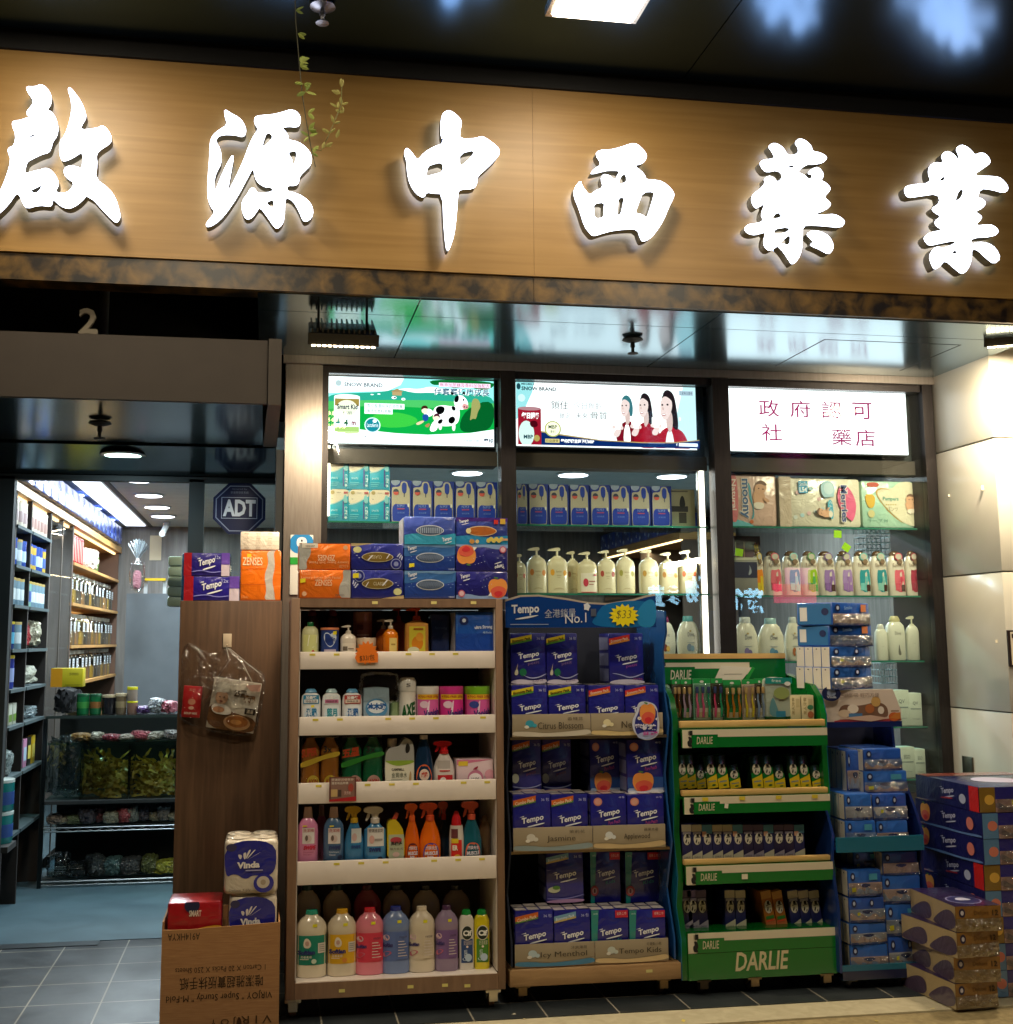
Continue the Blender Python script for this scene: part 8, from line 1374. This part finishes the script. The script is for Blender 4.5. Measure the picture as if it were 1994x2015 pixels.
# ceiling lights
cl0 = None; n = 0
for x, y, lab in ((-.896, 9.06, 'nearest round ceiling light seen through the entrance'), (-.885, 8.2, 'round ceiling light just behind the entrance header'), (-.875, 7.3, 'round ceiling light above the counter front, nearest the door'), (-.905, 9.85, 'middle round ceiling light seen through the entrance'), (-.917, 10.57, 'farthest round ceiling light seen through the entrance'), (-1.47, 9.08, 'nearest round light above the left shelving'), (-1.47, 10.0, 'middle round light above the left shelving'), (-1.47, 10.9, 'farthest round light above the left shelving'), (1.30, 7.54, 'round ceiling light seen through the left window bay'), (2.02, 7.53, 'left round ceiling light seen through the middle bay'), (2.705, 7.51, 'right round ceiling light seen through the middle bay'), (3.3, 7.6, 'round ceiling light in the right window bay above the diapers'), (.3, 8.6, 'round ceiling light deep in the shop behind the wood cabinet')):  # lights above the left shelving are added to stand for reflections in glass
    if cl0 is None:
        cl0 = thing('ceiling_light', lab, 'ceiling light', (x, y, 2.609), group='round lights in the shop ceiling')
        MB().lathe([(.115, 0), (.12, -.006), (.105, -.012)], 'k:#e0e4e4', seg=24).build('rim', cl0); MB().lathe([(.1, -.0125), (.098, -.014), (.02, -.015)], 'e9.0:#eef4ff', seg=24).build('lens', cl0)
        t = cl0
    else: t = dup(cl0, (x, y, 2.609), lab)
    area('ceiling_lamp_light', (0, 0, -.03), (0, 0, -1), .18, .18, (2.5 if x < -1.2 else 16) if y > 8 else (8 if x < 0 else 11), (.78, .93, 1.0), t)
t = thing('security_camera', 'small white dome camera on the shop ceiling near the back wall', 'camera', (-.93, 11.1, 2.60)); MB().lathe([(.03, .005), (.035, -.02), (.02, -.03)], 'g:#d8dcdc', seg=12).build('mount', t); MB().tube([(0, 0, -.03), (-.02, -.06, -.09), (-.03, -.10, -.12)], .028, 'g:#c8cccc', 10).build('barrel', t)
# ---------------------------------------------------------------- back wall things
p = at(306, 1078, 11.6); tag(MB().box(-.055, .055, -.004, 0, -.12, .12, 'p:#b8a684').build('wall_notice', loc=(p.x, 11.615, p.z)), 'narrow yellowed paper notice on the back wall', 'notice')
a, b, c, d = bb(245, 1168, 372, 1420, 9.6); tag(MB().box(a, b + .8, 9.6, 9.65, 0, d, 'k:#565c60').build('counter_partition'), 'plain grey partition board behind the counter jars', 'partition')
a, b, c, d = bb(284, 1138, 326, 1168, 9.58); t = thing('yellow_rack', 'small yellow topped rack standing on the grey partition', 'rack', ((a + b) / 2, 9.6, c)); w = (b - a) / 2; MB().box(-w, w, -.04, .06, d - c - .02, d - c, 'g:#b89a1a').build('top', t)
for s in (-1, 1): MB().box(s * w * .9 - .014, s * w * .9 + .014, 0, .03, 0, d - c - .0205, 'g:#b0b4b4').build('leg', t)
a, b, c, d = bb(249, 1062, 292, 1165, 9.0); mb = MB(); w = (b - a) / 2; h = d - c
mb.soft(-w * .75, w * .75, -w * .5, w * .5, 0, h * .62, 'bag', bulge=.3, nse=.14, seed=3, n=7); mb.soft(-w * .4, w * .42, -w * .3, w * .3, h * .04, h * .42, 'c:#b87a86', bulge=.3, nse=.1, seed=4, n=5)
for k in range(9):
    a_ = -.9 + k * .25; mb.add([(0, 0, h * .60), (w * math.sin(a_ - .14), (k % 3 - 1) * .03, h * (.62 + .36 * math.cos(a_ * .8))), (w * 1.1 * math.sin(a_), -.03, h * (.66 + .36 * math.cos(a_ * .8))), (w * math.sin(a_ + .14), (k % 2) * .03, h * (.62 + .36 * math.cos(a_ * .8)))], [(0, 1, 2), (0, 2, 3)], 'c:#b4c0c6')
mb.lathe([(.18, h * .58), (.16, h * .64)], 'p:#d0c8c0', w, w * .8, 2, 10)
tag(mb.build('hanging_parcel', loc=((a + b) / 2, 9.0, c)), 'clear cellophane parcel tied with a bow, hanging at the back', 'parcel')
# ---------------------------------------------------------------- counter with dried goods
KY = 7.70; kx0, kx1 = at(86, 1500, KY).x, .30; kz = lambda y: at(210, y, KY).z
KT = thing('glass_counter', 'glass topped counter of dried goods with wire shelves below', 'counter', (-.8, KY, 0)); o = (-.8, KY, 0)
zt = kz(1408)
MB(o).box(kx0, kx1, KY, KY + .55, zt - .014, zt, 'jar').box(kx0, kx1, KY - .002, KY - .0002, zt - .016, zt + .001, 'k:#20302c').build('glass_top', KT)
MB(o).box(kx0, kx1, KY + .02, KY + .55, kz(1461) - .012, kz(1461), 'shelfglass').build('glass_shelf', KT)
for y in (1575,): MB(o).box(kx0, kx1, KY, KY + .55, kz(y) - .02, kz(y), 'k:#23282a').build('deck', KT)
for x in (kx0, -.42, kx1): MB(o).box(x - .012, x + .012, KY, KY + .024, 0, zt - .016, 'm:#3a4040').build('post', KT)
MB(o).box(kx0, kx1, KY + .54, KY + .55, 0, zt - .02, 'k:#101413').build('back_panel', KT)
for zz_ in (kz(1628), kz(1733)):
    mb = MB(o)
    for s in range(2): mb.tube([(kx0, KY + .01, zz_ - s * .022), (kx1, KY + .01, zz_ - s * .022)], .004, 'm:#7a8080', 5)
    n_ = 26; pts = []
    for i in range(n_ + 1): pts.append((kx0 + (kx1 - kx0) * i / n_, KY + .01, zz_ - (i % 2) * .022))
    mb.tube(pts, .0025, 'm:#7a8080', 4)
    for i in range(7): y = KY + .03 + i * .08; mb.tube([(kx0, y, zz_), (kx1, y, zz_)], .003, 'm:#7a8080', 4)
    mb.build('wire_shelf', KT)
# tanks of dried fish maw
FM = random.Random(5)
for k, (x0, x1) in enumerate(((158, 253), (256, 346))):
    a, b, c, d = bb(x0, 1466, x1, 1573, KY + .04); zb_ = kz(1575) + .001
    t = thing('dried_goods_tank', ['left glass tank of curled yellow dried fish maw in the counter', 'right glass tank of curled amber dried fish maw in the counter'][k], 'glass tank', ((a + b) / 2, KY + .04, zb_), group='glass tanks of dried fish maw'); w = (b - a) / 2; h = d - zb_
    for q in ((-w, -w + .004, 0, .3), (w - .004, w, 0, .3), (-w, w, 0, .004), (-w, w, .296, .3)): MB().box(*q, 0, h, 'jar').build('glass_side', t)
    mb = MB()
    cl = lambda v, lo, hi: max(lo, min(hi, v))
    for i in range(150):
        x = FM.uniform(-w * .8, w * .8); y = FM.uniform(.02, .27); z = FM.uniform(.01, h * .70) ; th_ = FM.uniform(-.9, .9) + (math.pi if FM.random() < .5 else 0); L = FM.uniform(.07, .17); wd = FM.uniform(.005, .012); cv = FM.uniform(-14, 14); ph = FM.uniform(0, 6)
        cm = FM.choice(['g:#d0ae4e', 'g:#c09a3c', 'g:#dcc064', 'g:#b08c38']); vs = []; nn = 11; px, pz = x, z; tw = FM.uniform(-.6, .6)
        for j in range(nn):
            a_ = th_ + cv * L * (j / nn) ; px += math.cos(a_) * L / nn; pz += math.sin(a_) * L / nn
            ww = wd * (1 + .35 * math.sin(j * 1.7 + ph)); yy = y + .012 * math.sin(j * .9 + ph)
            for sg in (-1, 1): vs.append((cl(px - sg * ww * math.sin(a_), -w * .93, w * .93), cl(yy + sg * ww * (.5 + tw), .008, .29), cl(pz + sg * ww * math.cos(a_), .006, h * .9)))
        mb.add(vs, [(2 * j, 2 * j + 2, 2 * j + 3, 2 * j + 1) for j in range(nn - 1)], cm)
    o_ = mb.build('dried_goods', t); o_['kind'] = 'stuff'
sack('plastic_bag', 'big crumpled clear blue plastic bag on the counter deck', (at(122, 1580, KY + .1).x, KY + .16, kz(1575) + .001), .13, .10, .40, 'bagblue', 31, 'plastic bag'); 
rb = random.Random(17)
BC = ['f:#8f8a86', 'f:#b8b8a4', 'f:#6a7a58', 'f:#55505a', 'f:#9a5a5a', 'f:#a8a894', 'f:#a04a50', 'f:#8a9490', 'f:#6a6470', 'f:#b0a890']
BN = ['grey', 'cream', 'olive', 'dusky grey', 'reddish', 'pale', 'dark red', 'grey green', 'violet grey', 'straw coloured']
for k in range(12):
    x = at(96 + k * 22, 1615, KY).x; sack('goods_bag', '%s bag of %s dried goods from the left on the upper wire shelf' % (ORD[k], BN[k % 10]), (x + .02 + rb.uniform(-.02, .02), KY + .12 + rb.uniform(-.02, .06), kz(1628) + .006), rb.uniform(.035, .065), .08, rb.uniform(.045, .115), BC[k % 10], 40 + k, 'bag', 'bags on the upper wire shelf', .3)
for k in range(7):
    x = at(100 + k * 36, 1725, KY).x; sack('goods_bag', '%s clear bag from the left on the lowest wire shelf' % ORD[k], (x + .03, KY + .14, kz(1733) + .006), rb.uniform(.05, .085), .09, rb.uniform(.06, .16), ['bagblue', 'bagblue', 'f:#3c4444', 'f:#4a6a6a', 'f:#44484a', 'f:#5a6030', 'f:#a8a83a'][k], 60 + k, 'bag', 'bags on the lowest wire shelf', .25)
for k in range(7):
    x = at(150 + k * 30, 1452, KY).x; sack('goods_bag', '%s flat bag from the left on the glass shelf under the counter top' % ORD[k], (x + .02 + rb.uniform(-.015, .015), KY + .15, kz(1461) + .001), rb.uniform(.045, .07), .08, rb.uniform(.03, .065), ['f:#a87a3a', 'f:#c8bca8', 'f:#a03a4a', 'f:#c0b4a8', 'f:#b85060', 'f:#c8c0b4', 'f:#a8a0a0'][k], 80 + k, 'bag', 'flat bags under the counter top', .3)
# things on the counter
def onc(x0, x1, y0): a, b, c, d = bb(x0, y0, x1, 1406, KY + .12); return a, b, d
def ctin(px, lab, body, lid, band=None, n='round_tin', g=None):
    a, b, d = onc(*px); r = (b - a) / 2; h = d - zt
    t = thing(n, lab, 'tin', ((a + b) / 2, KY + .12 + r, zt + .0008), 0, g); MB().lathe([(r * .97, 0), (r, .003), (r, h * .86)], body, seg=18).build('body', t); MB().lathe([(r * 1.03, h * .86), (r * 1.03, h * .98), (r, h)], lid, seg=18).build('lid', t)
    if band: MB().lathe([(r * 1.002, h * .3), (r * 1.006, h * .31), (r * 1.006, h * .6), (r * 1.002, h * .61)], band, seg=18).build('label', t)
ctin((149, 174, 1366), 'left green tin with dark lid on the counter', 'g:#1c7a44', 'g:#20583a', 'p:#3a8a3a', g='green tins on the counter'); ctin((175, 198, 1366), 'right green tin with dark lid on the counter', 'g:#1a7040', 'g:#20583a', 'p:#8a5a2a', g='green tins on the counter')
ctin((199, 226, 1368), 'black jar with pale lid on the counter', 'g:#1a1a20', 'g:#a89878'); ctin((226, 248, 1365), 'speckled tan jar on the counter', 'g:#6a5a44', 'g:#b8a888', 'p:#8a7a5a'); ctin((249, 270, 1380), 'lower small jar with yellow lid at the right of the jars', 'g:#8a6a5a', 'g:#c8c020')
a, b, c, d = bb(249, 1352, 270, 1379, KY + .12); r = (b - a) / 2; t = thing('round_tin', 'upper small jar with yellow lid stacked on its twin', 'tin', ((a + b) / 2, KY + .12 + r, c)); h = d - c; MB().lathe([(r * .97, 0), (r, .003), (r, h * .8)], 'g:#9a8a7a', seg=18).build('body', t); MB().lathe([(r * 1.03, h * .8), (r * 1.03, h * .97), (r, h)], 'g:#c8c020', seg=18).build('lid', t)
a, b, d = onc(106, 148, 1352); sack('black_bag', 'black plastic sack on the left end of the counter', ((a + b) / 2, KY + .22, zt + .001), (b - a) / 2, .10, d - zt, 'k:#15161a', 90, 'bag')
a, b, c, d = bb(100, 1315, 163, 1350, KY + .25)
box_item('yellow_box', 'yellow carton perched above the black sack on the counter', 'carton', a, b, at(130, 1352, KY + .25).z, d, KY + .25, .12, 'p:#b8a81c', [('r', 0, 0, .36, 1, 'p:#c88a14'), ('t', '5000', .58, .62, .86, .76, 'p:#4a4a14'), ('r', .45, .1, .95, .12, 'p:#5a6a1a')], r=.003)
for k, (x, c_) in enumerate(((280, 'f:#5a3a7a'), (305, 'f:#9aa0a4'), (330, 'f:#a85060'))): sack('goods_bag', ['small purple packet', 'crumpled clear bag', 'reddish bag'][k] + ' on the right of the counter top', (at(x, 1400, KY + .1).x, KY + .16, zt + .001), .05, .08, (.05, .10, .08)[k], c_, 95 + k, 'bag')
# ---------------------------------------------------------------- deep goods seen through the middle bay
WC = thing('oak_cornice', 'lit oak cornice of the far shelving seen through the middle bay', 'cornice', (3.5, 10, 2.36)); MB((3.5, 10, 2.36)).box(3.4, 3.9, 9.3, 11.6, 2.335, 2.40, 'oak').build('board', WC); MB((3.5, 10, 2.36)).box(3.41, 3.43, 9.3, 11.5, 2.322, 2.334, 'e4.0:#ffdca0').build('light_strip', WC)
area('cornice_light', (.0, .3, -.06), (0, 0, -1), .05, 2.0, 6, (1, .82, .55), WC)
for k in range(9): dup(pk0, (3.50, 9.45 + k * .25, 2.4005), '%s navy bundle from the front on the far cornice, through the middle bay' % ORD[k], math.pi)
MBX = thing('far_shelving', 'dim far shelving below the lit cornice, seen through the middle bay', 'shelving', (3.6, 10.4, 0)); o = (3.6, 10.4, 0)
for z in (.7, 1.1, 1.5, 1.9): MB(o).box(3.42, 3.9, 9.32, 11.58, z - .02, z, 'k:#5a4a3c').build('shelf', MBX)
for y in (9.31, 10.4, 11.59): MB(o).box(3.42, 3.9, y - .01, y + .01, 0, 2.33, 'k:#5a4a3c').build('upright', MBX)
# freestanding grey cabinets behind the window to close the deep view
a, b = at(1000, 1200, 8.6).x, at(1180, 1200, 8.6).x
t = thing('grey_cabinet', 'tall plain grey cabinet deep in the shop behind the middle bay', 'cabinet', (1.5, 9.2, 0)); MB().box(-.55, .45, 0, .5, 0, 2.2, 'backwood').build('body', t); MB().box(-.05, -.044, -.006, 0, .1, 2.1, 'k:#3a3a3a').build('door_gap', t)
# wire baskets hanging behind the right bay
for k, (px, Y, lab) in enumerate((((1706, 1055, 1760, 1092), 6.6, 'white wire basket behind the colourful shampoo row'), ((1735, 1305, 1768, 1345), 6.5, 'white wire basket low behind the right bay bottles'))):
    a, b, c, d = bb(*px, Y); mb = MB(); w = (b - a) / 2; h = d - c
    for i in range(7): x = -w + 2 * w * i / 6; mb.tube([(x, 0, 0), (x, 0, h)], .003, 'g:#b8c4c4', 4); mb.tube([(x, .15, 0), (x, .15, h)], .003, 'g:#b8c4c4', 4)
    for i in range(4): z = h * i / 3; mb.tube([(-w, 0, z), (w, 0, z), (w, .15, z), (-w, .15, z), (-w, 0, z)], .003, 'g:#b8c4c4', 4)
    tag(mb.build('wire_basket', loc=((a + b) / 2, Y, c)), lab, 'wire basket', 'wire baskets behind the right bay')
